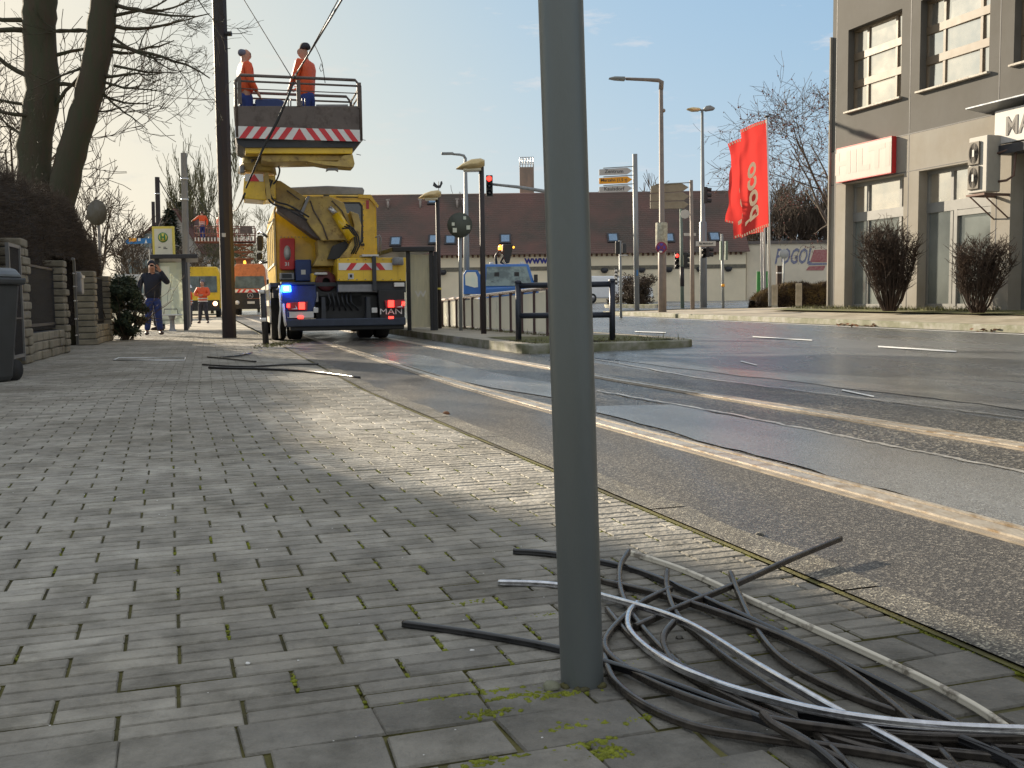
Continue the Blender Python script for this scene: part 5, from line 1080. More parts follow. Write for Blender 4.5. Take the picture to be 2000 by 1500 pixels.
# ------------------------------------------------------------------ poles, stop, shelter, people on the left
M_('pole_rust', (.028, .019, .024), .65, .1, c2=(.04, .034, .032), scale=1.5, stretch=(2, 2, .3)); M_('pole_grey', (.26, .24, .22), .6, .2, c2=(.2, .19, .18), scale=2)
def cpole(label, xt, yt, xb, yb, Y, r0, r1, ext=0, mat_='pole_rust', n=8, wraps=(), z0=0):
    b = P(xb, yb, Y); b.z = z0; t = P(xt, yt, Y); t = t+(t-b).normalized()*ext
    th = thing('catenary_pole', label, 'pole', b, 0, 'tram catenary poles along the sidewalk'); MB().tube([b-V((0, 0, .1)), t], [r0, r1], n, smooth=False).build('mast', Mt[mat_], th, world=True)
    for yy in wraps: q = b.lerp(t, (yb-yy)/(yb-yt)); MB().cyl(q-V((0, 0, .02)), q+V((0, 0, .03)), r0*1.04, n=14).build('clamp_band', Mt['alu'], th, world=True)
    return th, b, t
th, b, t_ = cpole('near thick dark catenary pole between sidewalk and yellow tower truck', 428, 0, 448, 661, 21.6, .15, .148, 3, n=8)
mb = MB(); q = P(441, 66, 21.5); mb.cyl(q, q+V((.12, 0, 0)), .05, n=8); mb.tube([q+V((.1, 0, 0)), q+V((.3, 0, .0)), q+V((.45, 0, .04))], .008, 5); mb.tube([P(441, 96, 21.5), P(450, 94, 21.5)], .008, 5); mb.build('insulator', Mt['black'], th, world=True)
MB().bb(-.04, .04, -.165, -.15, 2.1, 2.18).build('sticker', Mt['plate'], th)
cpole('blunt-topped catenary pole rising behind the bus shelter', 359, 299, 367, 655, 34, .12, .10, wraps=(352, 394), mat_='pole_grey', n=12)
cpole('round-topped catenary pole above the bus stop sign', 307, 346, 314, 640, 45, .11, .10, n=12, wraps=(380,))
cpole('far short catenary pole left of the bus stop sign', 299, 394, 304, 630, 62, .11, .10, n=12)
# short bollard with reflectors by the truck
b = G(520, 673); bo = thing('bollard', 'dark slanted bollard with white reflector bands beside the yellow tower truck', 'bollard', b, 0)
hb = P(513, 566, b.y).z; tp = P(512, 566, b.y)-b
MB().tube([V((0, 0, -.1)), tp], [.055, .05], 12).build('post', Mt['black'], bo); 
for f0 in (.93, .42): MB().tube([tp*f0+V((-.01, -.01, 0)), tp*(f0+.07)+V((-.01, -.01, 0))], .056, 12).build('reflector', Mt['stripe_white'], bo)
# bus stop sign
M_('stop_yellow', (.75, .62, .12), .5, var=.05); M_('stop_white', (.72, .70, .58), .5, var=.05); M_('green', (.03, .22, .07), .5)
YS = 31; b = P(304, 640, YS); b.z = 0
st = thing('stop_sign', 'yellow framed bus and tram stop board with green H in a yellow disc', 'sign', b, 0)
q0 = P(301, 538, YS); q1 = P(340, 442, YS); q0 -= b; q1 -= b
MB().bb(q0.x, q1.x, -.04, .04, q0.z, q1.z).build('frame', Mt['stop_yellow'], st, bevel=.01); MB().bb(q0.x+.07, q1.x-.06, -.05, -.041, q0.z+.05, q1.z-.07).build('board', Mt['stop_white'], st)
cx, cz = (q0.x+q1.x)/2, q1.z-.33; T9 = Matrix.Rotation(R(90), 4, 'X')
MB().lathe([(0, .0), (.15, 0), (.15, .006), (0, .006)], (cx, -.051, cz), 28, M=T9).build('green_ring', Mt['green'], st); MB().lathe([(0, 0), (.12, 0), (.12, .006), (0, .006)], (cx, -.058, cz), 28, M=T9).build('yellow_disc', Mt['stop_yellow'], st)
text('H', .22, 'letter_h', Mt['green'], st, (cx, -.066, cz), bold=.012)
mb = MB()
for z, a_, b__ in ((.62, -.15, -.08), (.62, .0, .08), (.66, .0, .12), (.88, -.16, -.06), (.88, .0, .10), (.93, .0, .14)): mb.bb(cx+a_, cx+b__, -.054, -.0505, q1.z-z-.012, q1.z-z+.01)
mb.build('line_numbers', Mt['darkgrey'], st)
MB().cyl((q0.x+.04, .03, -.05), (q0.x+.04, .03, q1.z), .035, n=10).build('post', Mt['pole_rust'], st)
# left bus shelter
M_('clearglass', (.75, .80, .72), .12, var=.1, scale=3, alpha=.38, spec=.6, c2=(.62, .68, .6)); translucent(Mt['clearglass'], .35, (.85, .9, .75)); M_('frame_dark', (.035, .035, .04), .45, .3)
def shelter(label, xa, xb_, yb, yt, Y, depth, extra=()):
    """frame seen from its end: posts at the two pixel columns, roof running away"""
    b = P((xa+xb_)/2, yb, Y); b.z = extra[0] if extra else 0; t = thing('tram_shelter', label, 'shelter', b, 0, 'glass waiting shelters')
    A = P(xa, yb, Y)-b; B = P(xb_, yb, Y)-b; zt = P(xa, yt, Y).z-b.z; dd = V((-.30, 1, 0)).normalized()*depth
    k = 0
    for q in (A, B, A+dd, B+dd): q = V((q.x, q.y, 0)); MB().bb(q.x-.05, q.x+.05, q.y-.05, q.y+.05, -.05, zt).build('post', Mt['frame_dark'], t)
    mb = MB(); r_ = [V((A.x-.12, A.y-.2, 0)), V((B.x+.45, B.y-.2, 0)), V((B.x+.45, B.y-.2, 0))+dd*1.05, V((A.x-.12, A.y-.2, 0))+dd*1.05]; mb.flat(r_, zt, zt+.12); mb.build('roof', Mt['frame_dark'], t, bevel=.015)
    return t, A, B, zt, dd
sh, A, B, zt, dd = shelter('glass bus shelter with dark roof behind the man in blue', 312, 364, 648, 506, 28.5, 2.6)
g_ = MB(); g_.bb(A.x+.05, B.x-.05, -.006, .006, .18, zt-.1); g_.build('glass_end', Mt['clearglass'], sh); g_ = MB(); q = V((B.x, 0, 0)); g_.quad(V((A.x, .05, .18)), V((A.x, .05, .18))+dd, V((A.x, .05, zt-.1))+dd, V((A.x, .05, zt-.1))); g_.build('glass_back', Mt['clearglass'], sh)
mb = MB(); a_ = (A.x+B.x)/2; mb.bb(a_-.28, a_-.03, -.012, -.007, .3, zt-.2); mb.build('poster', M_('poster', (.75, .74, .62), .5, c2=(.62, .7, .6), scale=3), sh)
text('W', .10, 'etched_mark', Mt['stripe_white'], sh, (a_+.05, -.014, 1.15), depth=.001)
bs = thing('bench', 'small metal perch seat on a single pedestal inside the bus shelter', 'bench', b+V((-.10, -.3, 0)) if False else V((P(337, 648, 28.1).x, 28.1, 0)), 0)
MB().bb(-.3, .25, -.15, .15, .42, .46).build('seat', Mt['alu'], bs, bevel=.015); MB().lathe([(.12, 0), (.07, .06), (.06, .3), (.1, .42)], (0, 0, 0), 12).build('pedestal', Mt['grey_metal'], bs); mb = MB(); mb.tube([(-.22, 0, .46), (-.2, 0, .60), (.15, 0, .60), (.17, 0, .46)], .012, 6); mb.build('armrest', Mt['darkgrey'], bs)
# blue direction sign and sign backs on the left
M_('sign_blue', (.03, .17, .42), .5, var=.05); M_('signback', (.16, .15, .13), .6, .3, c2=(.12, .10, .07), scale=9)
b = P(296, 640, 48); b.z = 0; ds = thing('direction_sign', 'small blue arrow sign with orange field pointing left, in front of the grey gable', 'sign', b, 0)
f = lambda x, y, Y=48: (P(x, y, Y)-b)
MB().prism([(f(243, 472).x, f(243, 472).z), (f(251, 467).x, f(251, 467).z), (f(295, 465).x, f(295, 465).z), (f(295, 475).x, f(295, 475).z), (f(251, 477).x, f(251, 477).z)], -.02, .02).build('board', Mt['sign_blue'], ds)
MB().bb(f(252, 470).x, f(267, 470).x, -.03, -.021, f(0, 475).z, f(0, 468).z).build('orange_field', M_('orange_sign', (.8, .35, .03), .5), ds); text('↑', .1, 'symbol', Mt['stripe_white'], ds, (f(286, 471).x, -.03, f(286, 471).z)) if False else MB().prism([(f(283, 475).x, f(283, 475).z), (f(288, 475).x, f(288, 475).z), (f(285.5, 467).x, f(285.5, 467).z)], -.03, -.021).build('symbol', Mt['stripe_white'], ds)
mb = MB(); mb.bb(f(270, 470).x, f(275, 470).x, -.03, -.021, f(0, 474).z, f(0, 468.5).z); mb.build('number_field', Mt['stripe_white'], ds)
MB().cyl((f(297, 600).x, .03, 0), (f(297, 600).x, .03, f(297, 462).z), .05, n=10).build('post', Mt['pole_grey'], ds)
b = P(196, 650, 22); b.z = 0; rs_ = thing('round_sign', 'round road sign seen from behind above the hedge, left side of the street', 'sign', b, R(-20))
hz = P(196, 415, 22).z
MB().lathe([(0, -.006), (.27, -.006), (.27, .006), (0, .006)], (0, .05, hz), 28, M=T9).build('plate', Mt['signback'], rs_); MB().cyl((0, .09, 0), (0, .09, hz+.28), .032, n=10).build('post', Mt['pole_grey'], rs_)
# grey gabled house at the end
M_('house_wall', (.42, .39, .36), .9, var=.08); M_('old_tile', (.13, .06, .05), .85)
YH = 92; hb_ = P(310, 600, YH); hs = thing('gabled_house', 'grey house gable with steep roof at the left end of the street', 'house', (hb_.x, YH, 0))
g3 = lambda x, y: (P(x, y, YH).x-hb_.x, P(x, y, YH).z)
MB().prism([g3(236, 606), g3(236, 495), g3(340, 414), g3(392, 490), g3(400, 606)], 0, 9).build('wall', Mt['house_wall'], hs)
mb = MB()
for a_, b__ in (((230, 499), (341, 411)), ((341, 411), (397, 497))):
    p0, p1 = g3(*a_), g3(*b__); mb.prism([p0, p1, (p1[0], p1[1]+.18), (p0[0], p0[1]+.18)], -.25, 9.2)
mb.build('roof', Mt['old_tile'], hs); MB().bb(g3(333, 0)[0], g3(342, 0)[0], 3, 3.8, g3(0, 425)[1], g3(0, 402)[1]).build('chimney', Mt['chimney_brick'], hs)
for x, y in ((262, 520), (290, 520), (290, 470)): f = MB(); a_, z_ = g3(x, y); f.bb(a_-.5, a_+.5, -.05, -.004, z_-.6, z_+.6); f.build('window', Mt['windscreen'], hs)
# people
def at(x, y, h=0): p = G(x, y); p.z = .004; return p
def stand(x, yfeet, ytop):
    p = at(x, yfeet); return p, P(x, ytop, p.y).z
p, h = stand(301, 655, 511)
person('heavyset man in dark navy jacket and blue trousers shading his face with one hand', p, h, 205, arms=[((.20, .10, .70), (.09, .15, .88)), ((.17, .02, .66), (.17, .03, .50))], legs=[((.065, .0, .27), (.085, -.01, .045)), ((.065, .02, .27), (.09, .02, .045))], jacket='navy', trousers='blue_work', hat='navy', belly=1.28, coat=.47, head=10, bands=False)
p, h = stand(289, 648, 515); person('person in dark clothes almost hidden behind the man in navy', V((p.x-.1, p.y+1.2, 0)), h, 150, jacket='darkcloth', trousers='navy', hat='navy', bands=False)
p, h = stand(398, 632, 548)
person('worker in orange jacket and black trousers standing on the sidewalk with folded hands', p, h, 180, arms=[((.17, .06, .67), (.03, .14, .665)), ((.17, .06, .67), (.03, .15, .65))], legs=[((.07, .02, .27), (.10, .0, .045)), ((.07, .01, .27), (.09, .0, .045))], trousers='darkcloth', belly=1.12, hat='grey_wool', coat=.46)
p, h = stand(372, 634, 558); person('worker with white helmet and orange vest half hidden by the shelter post', p, h, 120, jacket='hivis', trousers='darkcloth', hatkind='helmet', arms=[((.16, .04, .66), (.14, .08, .50)), ((.16, .04, .66), (.12, .1, .52))])
# ------------------------------------------------------------------ far trucks
YO = 69; to_ = Pg(490, YO, 0); ot = thing('orange_truck', 'orange and black van-like truck with beacon and glowing headlight far down the street', 'truck', to_, R(12))
MB().prism([(-1.1, .95), (-1.1, 1.75), (-1.02, 3.2), (-.85, 3.45), (.85, 3.45), (1.02, 3.2), (1.1, 1.75), (1.1, .95)], 0, 5.5).build('body', Mt['orange_paint'], ot, bevel=.06)
MB().bb(-1.1, 1.1, -.06, .1, .42, 1.52).build('bumper', Mt['black'], ot, bevel=.04); MB().prism([(-1.0, 1.8), (-.93, 2.62), (.93, 2.62), (1.0, 1.8)], -.02, .04).build('windscreen', Mt['windscreen'], ot); stripes(-1.0, 1.0, 1.54, 1.74, -.015, ot, 8)
mb = MB(); mb.tube([(.18*math.cos(a_), -.075, 1.32+.18*math.sin(a_)) for a_ in lin(0, 6.283, 24)], .014, 5, cap=False)
for a_ in (90, 210, 330): mb.tube([(0, -.075, 1.32), (.17*math.cos(R(a_)), -.075, 1.32+.17*math.sin(R(a_)))], [.022, .006], 5)
mb.build('radiator_emblem', Mt['alu'], ot)
MB().bb(-.2, .28, -.08, -.062, .78, .94).build('licence_plate', Mt['plate'], ot); MB().bb(-.2, 1, -.063, -.0605, 1.12, 1.14).build('grille_line', Mt['orange_paint'], ot)
for x_, m_n in ((.86, 'headlamp'), (-.86, 'clear')): f = MB(); f.lathe([(0, .12), (.10, .10), (.15, 0)], (x_, -.065, .86), 16, M=T9); f.build('headlight', Mt[m_n], ot)
MB().lathe([(.09, 0), (.09, .12), (.06, .2), (0, .22)], (-.3, -.0+.25, 3.46), 12).build('beacon', Mt['amber'], ot); MB().lathe([(.09, 0), (.09, .12), (.06, .2), (0, .22)], (.78, .25, 3.44), 12).build('beacon', Mt['navy_panel'], ot)
for s in (-1, 1): wheel(ot, (s*.92, .9, .42), .42, .26); wheel(ot, (s*.92, 4.4, .42), .42, .26); MB().bb(s*1.1, s*1.3, .1, .2, 1.8, 2.4).build('mirror', Mt['black'], ot, bevel=.02)
# its work platform, swung out to the left
mb = MB(); PZ = P(440, 470, YO+3).z-.0
pl = [P(380, 470, YO+3), P(497, 470, YO+3)]; I = (chain(ot)).inverted(); a_, b__ = I @ pl[0], I @ pl[1]
def seg(mb, q0, q1, r): mb.cyl(q0, q1, r, n=5)
z0 = a_.z; zt2 = (I @ P(440, 441, YO+3)).z; xs = lin(a_.x, b__.x, 12)
fl_ = MB(); fl_.bb(a_.x, b__.x, a_.y, a_.y+2, z0-.08, z0+.0); fl_.build('platform_floor', M_('redbrown', (.18, .07, .05), .7), ot)
for yy in (a_.y, a_.y+2):
    for i, x_ in enumerate(xs): seg(mb, (x_, yy, z0), (x_, yy, zt2), .028)
    for z_ in (zt2, (z0+zt2)/2): seg(mb, (a_.x, yy, z_), (b__.x, yy, z_), .03)
mb.build('platform_railing', Mt['redbrown'], ot); mb = MB()
for i in range(int((b__.x-a_.x)/.22)): mb.bb(a_.x+i*.22, a_.x+i*.22+.1, a_.y-.02, a_.y-.01, z0-.04, z0+.22)
mb.build('kick_board', Mt['plate'], ot)
mb = MB(); c1 = I @ P(467, 475, YO+3); 
for z_ in (z0-.25, z0-.75, z0-1.25): mb.bb(c1.x-.4, c1.x+.9, a_.y+.4, a_.y+1.4, z_-.05, z_+.05)
for i in range(2): seg(mb, (c1.x-.35, a_.y+.45, z0-.25-i*.5), (c1.x+.85, a_.y+.45, z0-.75-i*.5), .04); seg(mb, (c1.x+.85, a_.y+.45, z0-.25-i*.5), (c1.x-.35, a_.y+.45, z0-.75-i*.5), .04)
mb.bb(c1.x-.3, c1.x+.7, a_.y+.5, a_.y+1.3, 3.4, z0-1.2); mb.build('scissor_lift', M_('rustlift', (.22, .09, .04), .7), ot)
MB().bb(I.__matmul__(P(468, 450, YO+3)).x, b__.x-.15, a_.y-.03, a_.y-.01, (z0+zt2)/2, zt2).build('tarpaulin', Mt['panel_brown'], ot)
def plat_person(label, x, ytop, face, **kw):
    q = P(x, 465, YO+3.6); q.z = P(440, 468, YO+3).z; return person(label, q, P(x, ytop, YO+3.6).z-q.z, face, group='workers on the far platform', **kw)
plat_person('worker in orange jacket reaching left on the far platform, in front of the birches', 396, 412, 15, arms=[((.22, .02, .72), (.30, .08, .68)), ((.17, .02, .66), (.15, .05, .52))], hat='shoe', hatkind='hair')
plat_person('worker in orange leaning out from behind the near dark catenary pole, far platform', 429, 415, -40, lean=.1, hat='shoe', hatkind='hair', trousers='hivis')
YY = 60; ty = Pg(392, YY, 0); yt = thing('yellow_truck', 'distant yellow truck with wide windscreen behind the orange-clad workers', 'truck', ty, R(12))
MB().prism([(-1.15, .5), (-1.15, 2.6), (-1.0, 2.95), (1.0, 2.95), (1.15, 2.6), (1.15, .5)], 0, 5.5).build('body', Mt['yellow'], yt, bevel=.06); MB().bb(-.98, .98, -.02, .05, 1.45, 2.4).build('windscreen', Mt['windscreen'], yt, bevel=.02); MB().bb(-1.1, 1.1, -.05, .1, .38, 1.0).build('bumper', Mt['black'], yt, bevel=.03)
for s in (-1, 1): wheel(yt, (s*.95, 1.0, .42), .42, .26); f = MB(); f.lathe([(0, .1), (.1, .08), (.13, 0)], (s*.85, -.055, .8), 14, M=T9); f.build('headlight', Mt['headlamp' if s > 0 else 'clear'], yt); MB().bb(s*.55-.1, s*.55+.1, .2, .35, 2.96, 3.1).build('roof_lamp', Mt['plate'], yt, bevel=.02); MB().bb(s*1.17, s*1.35, .1, .2, 1.7, 2.3).build('mirror', Mt['black'], yt)
# poster van glimpsed left of the man
q = Pg(262, 52, 0); vn = thing('white_van', 'white van standing behind the juniper, mostly hidden', 'van', q, R(12))
MB().prism([(-1.0, .4), (-1.0, 1.3), (-.85, 2.3), (.85, 2.3), (1.0, 1.3), (1.0, .4)], 0, 4.5).build('body', Mt['white'], vn, bevel=.08); MB().prism([(-.85, 1.35), (-.75, 2.0), (.75, 2.0), (.85, 1.35)], -.02, .02).build('windscreen', Mt['windscreen'], vn)
for s in (-1, 1): wheel(vn, (s*.85, .9, .33), .33, .2); wheel(vn, (s*.85, 3.6, .33), .33, .2)
# wires
M_('wire', (.03, .03, .03), .75, .1)
def wire(name, label, pts, r, m='wire', cat='cable', group='overhead tram wires'):
    mb = MB(); mb.tube(pts, r, 6); o = mb.build(name, Mt[m]); return tag(o, label, cat, group)
def sag(a, b, s, n=12): return [a.lerp(b, i/n)+V((0, 0, -4*s*(i/n)*(1-i/n))) for i in range(n+1)]
J = P(573, 153, 17.2)
wire('contact_wire', 'thick shiny overhead wire from the top edge of the picture down to the high platform', sag(P(720, -90, 13), J, .02), [.016]*13, 'grey_metal')
wire('contact_wire', 'thin overhead wire running beside the thick shiny one', sag(P(708, -92, 13), P(572, 158, 17.25), .03), .009)
wire('support_wire', 'thin straight wire from the upper left down to the platform rail', sag(P(440, -60, 20), P(570, 152, 17.3), .0), .008)
wire('hanging_cable', 'dark slack cable hanging across the striped platform down to the boom head', [P(574, 160, 17.1), P(560, 195, 17.05), P(541, 238, 17.0), P(516, 285, 17.0), P(500, 322, 17.0), P(480, 368, 17.0)], [.016, .019, .024, .02, .016, .014])
wire('loose_wire', 'curled thin loose wire end beside the worker in the dark beanie', [P(615, 89, 17.1), P(624, 108, 17.1), P(629, 122, 17.1), P(631, 136, 17.1), P(627, 140, 17.1), P(624, 133, 17.1), P(627, 124, 17.1), P(631, 134, 17.1), P(635, 162, 17.1)], .006)
wire('hanging_cable', 'pair of wires running from the boom head back to the far platform', sag(P(478, 378, 17), P(455, 412, 40), .1), .02)
wire('span_wire', 'thin span wire between the catenary poles behind the stop sign', sag(P(311, 352, 45), P(362, 420, 60), .2), .025)
wire('span_wire', 'thin wire crossing from the grey catenary pole to the far platform', sag(P(364, 352, 34), P(420, 425, 66), .2), .02)
# ------------------------------------------------------------------ platform island: lamps, shelter, fence, handrail
M_('lamp_shade', (.55, .42, .20), .35, .5, c2=(.65, .52, .30), scale=5); M_('zinc', (.27, .285, .29), .5, .4, c2=(.2, .215, .22), scale=2, stretch=(2, 2, .4)); M_('zinc_brown', (.21, .175, .155), .6, .2)
M_('green_post', (.12, .17, .14), .6); M_('tl_black', (.02, .022, .022), .5)
def pole_thing(nm, label, cat, xb, yb, xt, yt, Y, r0, r1, m='zinc', group=None, steps=None, n=12):
    b = P(xb, yb, Y); t = P(xt, yt, Y); th = thing(nm, label, cat, b, 0, group); mb = MB(); d = t-b
    if steps: mb.tube([V((0, 0, -.5)), d*steps[0], d*(steps[0]+.008), d], [steps[1], steps[1], r0, r1], n)
    else: mb.tube([V((0, 0, -.5)), d], [r0, r1], n)
    mb.build('mast', Mt[m], th); return th, b, d
def hood(th, Y, b, pts, dep=.2):
    """leaf-like lamp hood: outline in the picture plane, bulging in depth"""
    q = [P(x, y, Y)-b for x, y in pts]; mb = MB(); n = len(q); L = []
    k = n//2
    tops = q[:k]; bots = q[k:][::-1]
    for i in range(k):
        w_ = dep*math.sin(math.pi*(i+.35)/(k-.2)); m_ = (tops[i]+bots[i])/2; h = (tops[i].z-bots[i].z)/2
        for a in lin(0, 2*math.pi*11/12, 12): L.append(V((m_.x, w_*math.cos(a), m_.z+h*math.sin(a))))
    mb.add(L, [(i*12+j, i*12+(j+1) % 12, (i+1)*12+(j+1) % 12, (i+1)*12+j) for i in range(k-1) for j in range(12)], 0, True); mb.build('lamp_shade', Mt['lamp_shade'], th)
    mb = MB(); mb.box(((bots[1].x+bots[k-2].x)/2, 0, (bots[1].z+bots[k-2].z)/2-.01), (abs(bots[k-2].x-bots[1].x), dep*1.1, .05)); mb.build('lamp_glass', M_('lampglass', (.6, .55, .4), .2) if 'lampglass' not in Mt else Mt['lampglass'], th, bevel=.015)
g_ = 'hooded lamps on the tram platform'
th, b, d = pole_thing('platform_lamp', 'taller hooded platform lamp on dark post in front of the glass railing', 'lamp', 945, 654, 940, 316, 18.3, .05, .045, 'pole_rust', g_, n=8)
hood(th, 18.3, b, [(890, 329), (902, 320), (920, 311), (938, 309), (947, 312), (946, 324), (940, 330), (922, 333), (905, 332), (892, 331)])
th, b, d = pole_thing('platform_lamp', 'shorter hooded platform lamp on dark post at the end of the tram shelter', 'lamp', 859, 645, 854, 380, 22.5, .05, .045, 'pole_rust', g_, n=8)
hood(th, 22.5, b, [(816, 387), (828, 378), (842, 373), (856, 371), (862, 374), (861, 383), (856, 387), (842, 389), (830, 389), (818, 388)]); MB().cyl(d*.30, d*.315, .056, n=10).build('yellow_band', Mt['stop_yellow'], th)
th, b, d = pole_thing('street_lamp', 'slim grey street lamp with short flat head behind the platform lamps', 'street lamp', 912, 590, 909, 308, 42, .12, .06, 'zinc', 'tall street lamps', steps=(.35, .12))
mb = MB(); q = [P(x, y, 42)-b for x, y in ((909, 310), (906, 304), (898, 302), (884, 301))]; mb.tube(q, [.06, .055, .05, .045], 8); mb.build('arm', Mt['zinc'], th); mb = MB(); q0, q1 = P(886, 301, 42)-b, P(862, 299, 42)-b; mb.box((q0+q1)/2, ((q0-q1).length, .26, .09)); mb.build('lamp_head', Mt['zinc'], th, bevel=.03)
# tram shelter on the platform
Z0 = .125; YS2 = 21.0
b = P(820, 640, YS2); b.z = Z0; ts = thing('tram_shelter', 'dark framed tram shelter with etched glass end pane right of the yellow tower truck', 'shelter', b, 0, 'glass waiting shelters')
lx = lambda x, Y=YS2: P(x, 600, Y).x-b.x
zt = P(820, 492, YS2).z-Z0; dd = V((-.30, 1, 0)).normalized()*3.4
for x_ in (lx(799), lx(844)):
    for e, q in enumerate((V(), dd)): MB().bb(x_+q.x-.04, x_+q.x+.04, q.y-.04, q.y+.04, 0, zt).build('post', Mt['frame_dark'], ts)
MB().bb(lx(849), lx(855), -.03, .04, 0, zt).build('post', Mt['frame_dark'], ts)
mb = MB(); mb.flat([(lx(770), -.15), (lx(852), -.15), (lx(852)+dd.x, dd.y), (lx(770)+dd.x, dd.y)], zt, zt+.10); mb.build('roof', Mt['frame_dark'], ts, bevel=.015)
M_('etched', (.92, .88, .7), .35, var=.1, alpha=.5, c2=(.45, .47, .42), scale=4, stretch=(6, 6, .6))
MB().bb(lx(803), lx(841), -.006, .006, .06, zt-.05).build('glass_pane', Mt['etched'], ts)
MB().quad(V((lx(852), 0, .1)), V((lx(852), 0, .1))+dd, V((lx(852), 0, zt-.1))+dd, V((lx(852), 0, zt-.1))).build('glass_back', Mt['clearglass'], ts); text('w', .28, 'etched_mark', Mt['stripe_white'], ts, (lx(822), -.012, zt*.48), depth=.001, sx=1.2)
MB().bb(lx(846), lx(849), -.05, .3, .0, zt*.95).build('notice_frame', Mt['black'], ts)
# round sign seen from behind
th, b, d = pole_thing('round_sign', 'large round sign seen from behind with stickers, on a thin post between the hooded lamps', 'sign', 900, 645, 898, 424, 20.6, .035, .035, 'zinc')
T9b = T9; MB().lathe([(0, -.008), (.25, -.008), (.25, .008), (0, .008)], (d.x, -.05, (P(898, 440, 20.6)-b).z), 28, M=T9).build('plate', M_('sign_green', (.075, .085, .07), .6), th)
for dx, dy, r in ((-.13, .02, .035), (.10, .14, .035), (.17, -.05, .045), (-.10, -.1, .05)): MB().box((d.x+dx, -.062, (P(898, 440, 20.6)-b).z+dy), (r*1.6, .006, r*1.8)).build('sticker', Mt['poster'], th)
# railing with glass panels along the platform edge
A = P(1070, 656, 16.8); B = P(865, 642, 24.0); ta = P(1070, 563, 16.8); tb = P(865, 586, 24.0)
A.z = B.z = Z0; fnc = thing('platform_railing', 'long railing with pale translucent panels and shiny top tube on the tram platform', 'railing', A, 0)
n = 11; M_('milky', (.86, .80, .62), .3, var=.08, alpha=.93, c2=(.66, .66, .56), scale=1.5, stretch=(1, 1, .5)); translucent(Mt['milky'], .35, (1, .97, .80)); translucent(Mt['etched'], .6, (1, .96, .8)); M_('bright_tube', (.60, .50, .48), .22, .7)
zt0, zt1 = ta.z, tb.z
C_ = A+(A-B).normalized()*.55; C_.z = Z0
mb = MB(); mb.tube([V((C_.x, C_.y, zt0+.005)), V((A.x, A.y, zt0)), V((B.x, B.y, zt1))], .035, 10); mb.build('top_tube', Mt['bright_tube'], fnc, world=True)
pf = lambda i: (A.lerp(B, i/n), zt0+(zt1-zt0)*i/n)
for i in range(-1, n+1):
    q, z = pf(i) if i >= 0 else (C_, zt0); MB().bb(q.x-.028, q.x+.028, q.y-.028, q.y+.028, Z0-.05, z).build('post', M_('post_red', (.08, .045, .045), .6, .2) if 'post_red' not in Mt else Mt['post_red'], fnc, world=True)
    if i < n:
        q2, z2 = pf(i+1); dr = (q2-q).normalized()*.05; m_ = MB(); a_ = q+dr; c_ = q2-dr; m_.quad(V((a_.x, a_.y, Z0+.05)), V((c_.x, c_.y, Z0+.05)), V((c_.x, c_.y, z2-.06)), V((a_.x, a_.y, z-.06))); m_.build('panel', Mt['milky'], fnc, world=True)
# black handrail on the island head
p0 = P(1013, 666, 14.6); p1 = P(1196, 664, 14.4); p0.z = p1.z = Z0; z0 = P(1013, 555, 14.6).z; z1 = P(1196, 552, 14.4).z
hr_ = thing('handrail', 'black tubular handrail with two bars on the head of the traffic island', 'railing', p0, 0); M_('blue_black', (.025, .03, .045), .4, .3)
for q, z in ((p0, z0), (p1, z1)): MB().cyl((q.x, q.y, Z0-.1), (q.x, q.y, z+.03), .042, n=12).lathe([(.05, z+.02), (.05, z+.04), (.03, z+.055), (0, z+.058)], (q.x, q.y, 0), 12).build('post', Mt['blue_black'], hr_, world=True)
for f_ in (1, .47): MB().cyl((p0.x, p0.y, Z0+(z0-Z0)*f_-.02), (p1.x, p1.y, Z0+(z1-Z0)*f_-.02), .04, n=12).build('bar', Mt['blue_black'], hr_, world=True)
q3 = p0+(A-p0)*.0+V((-.3, 3.2, 0)); 
# grass tufts on the island
mb = MB(); rg = random.Random(3)
for _ in range(1500):
    t = rg.random(); p = (S(12.75+rg.uniform(0, 1.3), rg.uniform(4.4, 6.7)) if t < .5 else A.lerp(B, rg.random())+V((rg.gauss(0, .06), rg.gauss(0, .06), 0))); p.z = Z0; hgt = rg.uniform(.015, .05) if rg.random() < .93 else rg.uniform(.05, .12); a = rg.uniform(0, 6.28)
    mb.add([p+V((math.cos(a)*.006, math.sin(a)*.006, 0)), p-V((math.cos(a)*.006, math.sin(a)*.006, 0)), p+V((rg.gauss(0, .03), rg.gauss(0, .03), hgt))], [(0, 1, 2)])
for _ in range(1200):
    u = rg.uniform(16.3, 23); p = D*u+N*rg.uniform(15.2, 15.95); p.z = E(u, 15.6)+.12; a = rg.uniform(0, 6.28)
    mb.add([p+V((math.cos(a)*.01, math.sin(a)*.01, 0)), p-V((math.cos(a)*.01, math.sin(a)*.01, 0)), p+V((rg.gauss(0, .04), rg.gauss(0, .04), rg.uniform(.03, .12)))], [(0, 1, 2)])
for _ in range(500):
    p = G(545, 673)+V((rg.gauss(0, .12), rg.gauss(0, .6), 0)); a = rg.uniform(0, 6.28); p.z = 0
    mb.add([p+V((math.cos(a)*.01, math.sin(a)*.01, 0)), p-V((math.cos(a)*.01, math.sin(a)*.01, 0)), p+V((rg.gauss(0, .04), rg.gauss(0, .04), rg.uniform(.015, .05)))], [(0, 1, 2)])
tag(mb.build('grass', Mt['grass']), 'short weeds and grass along kerbs and on the traffic island', kind='stuff')
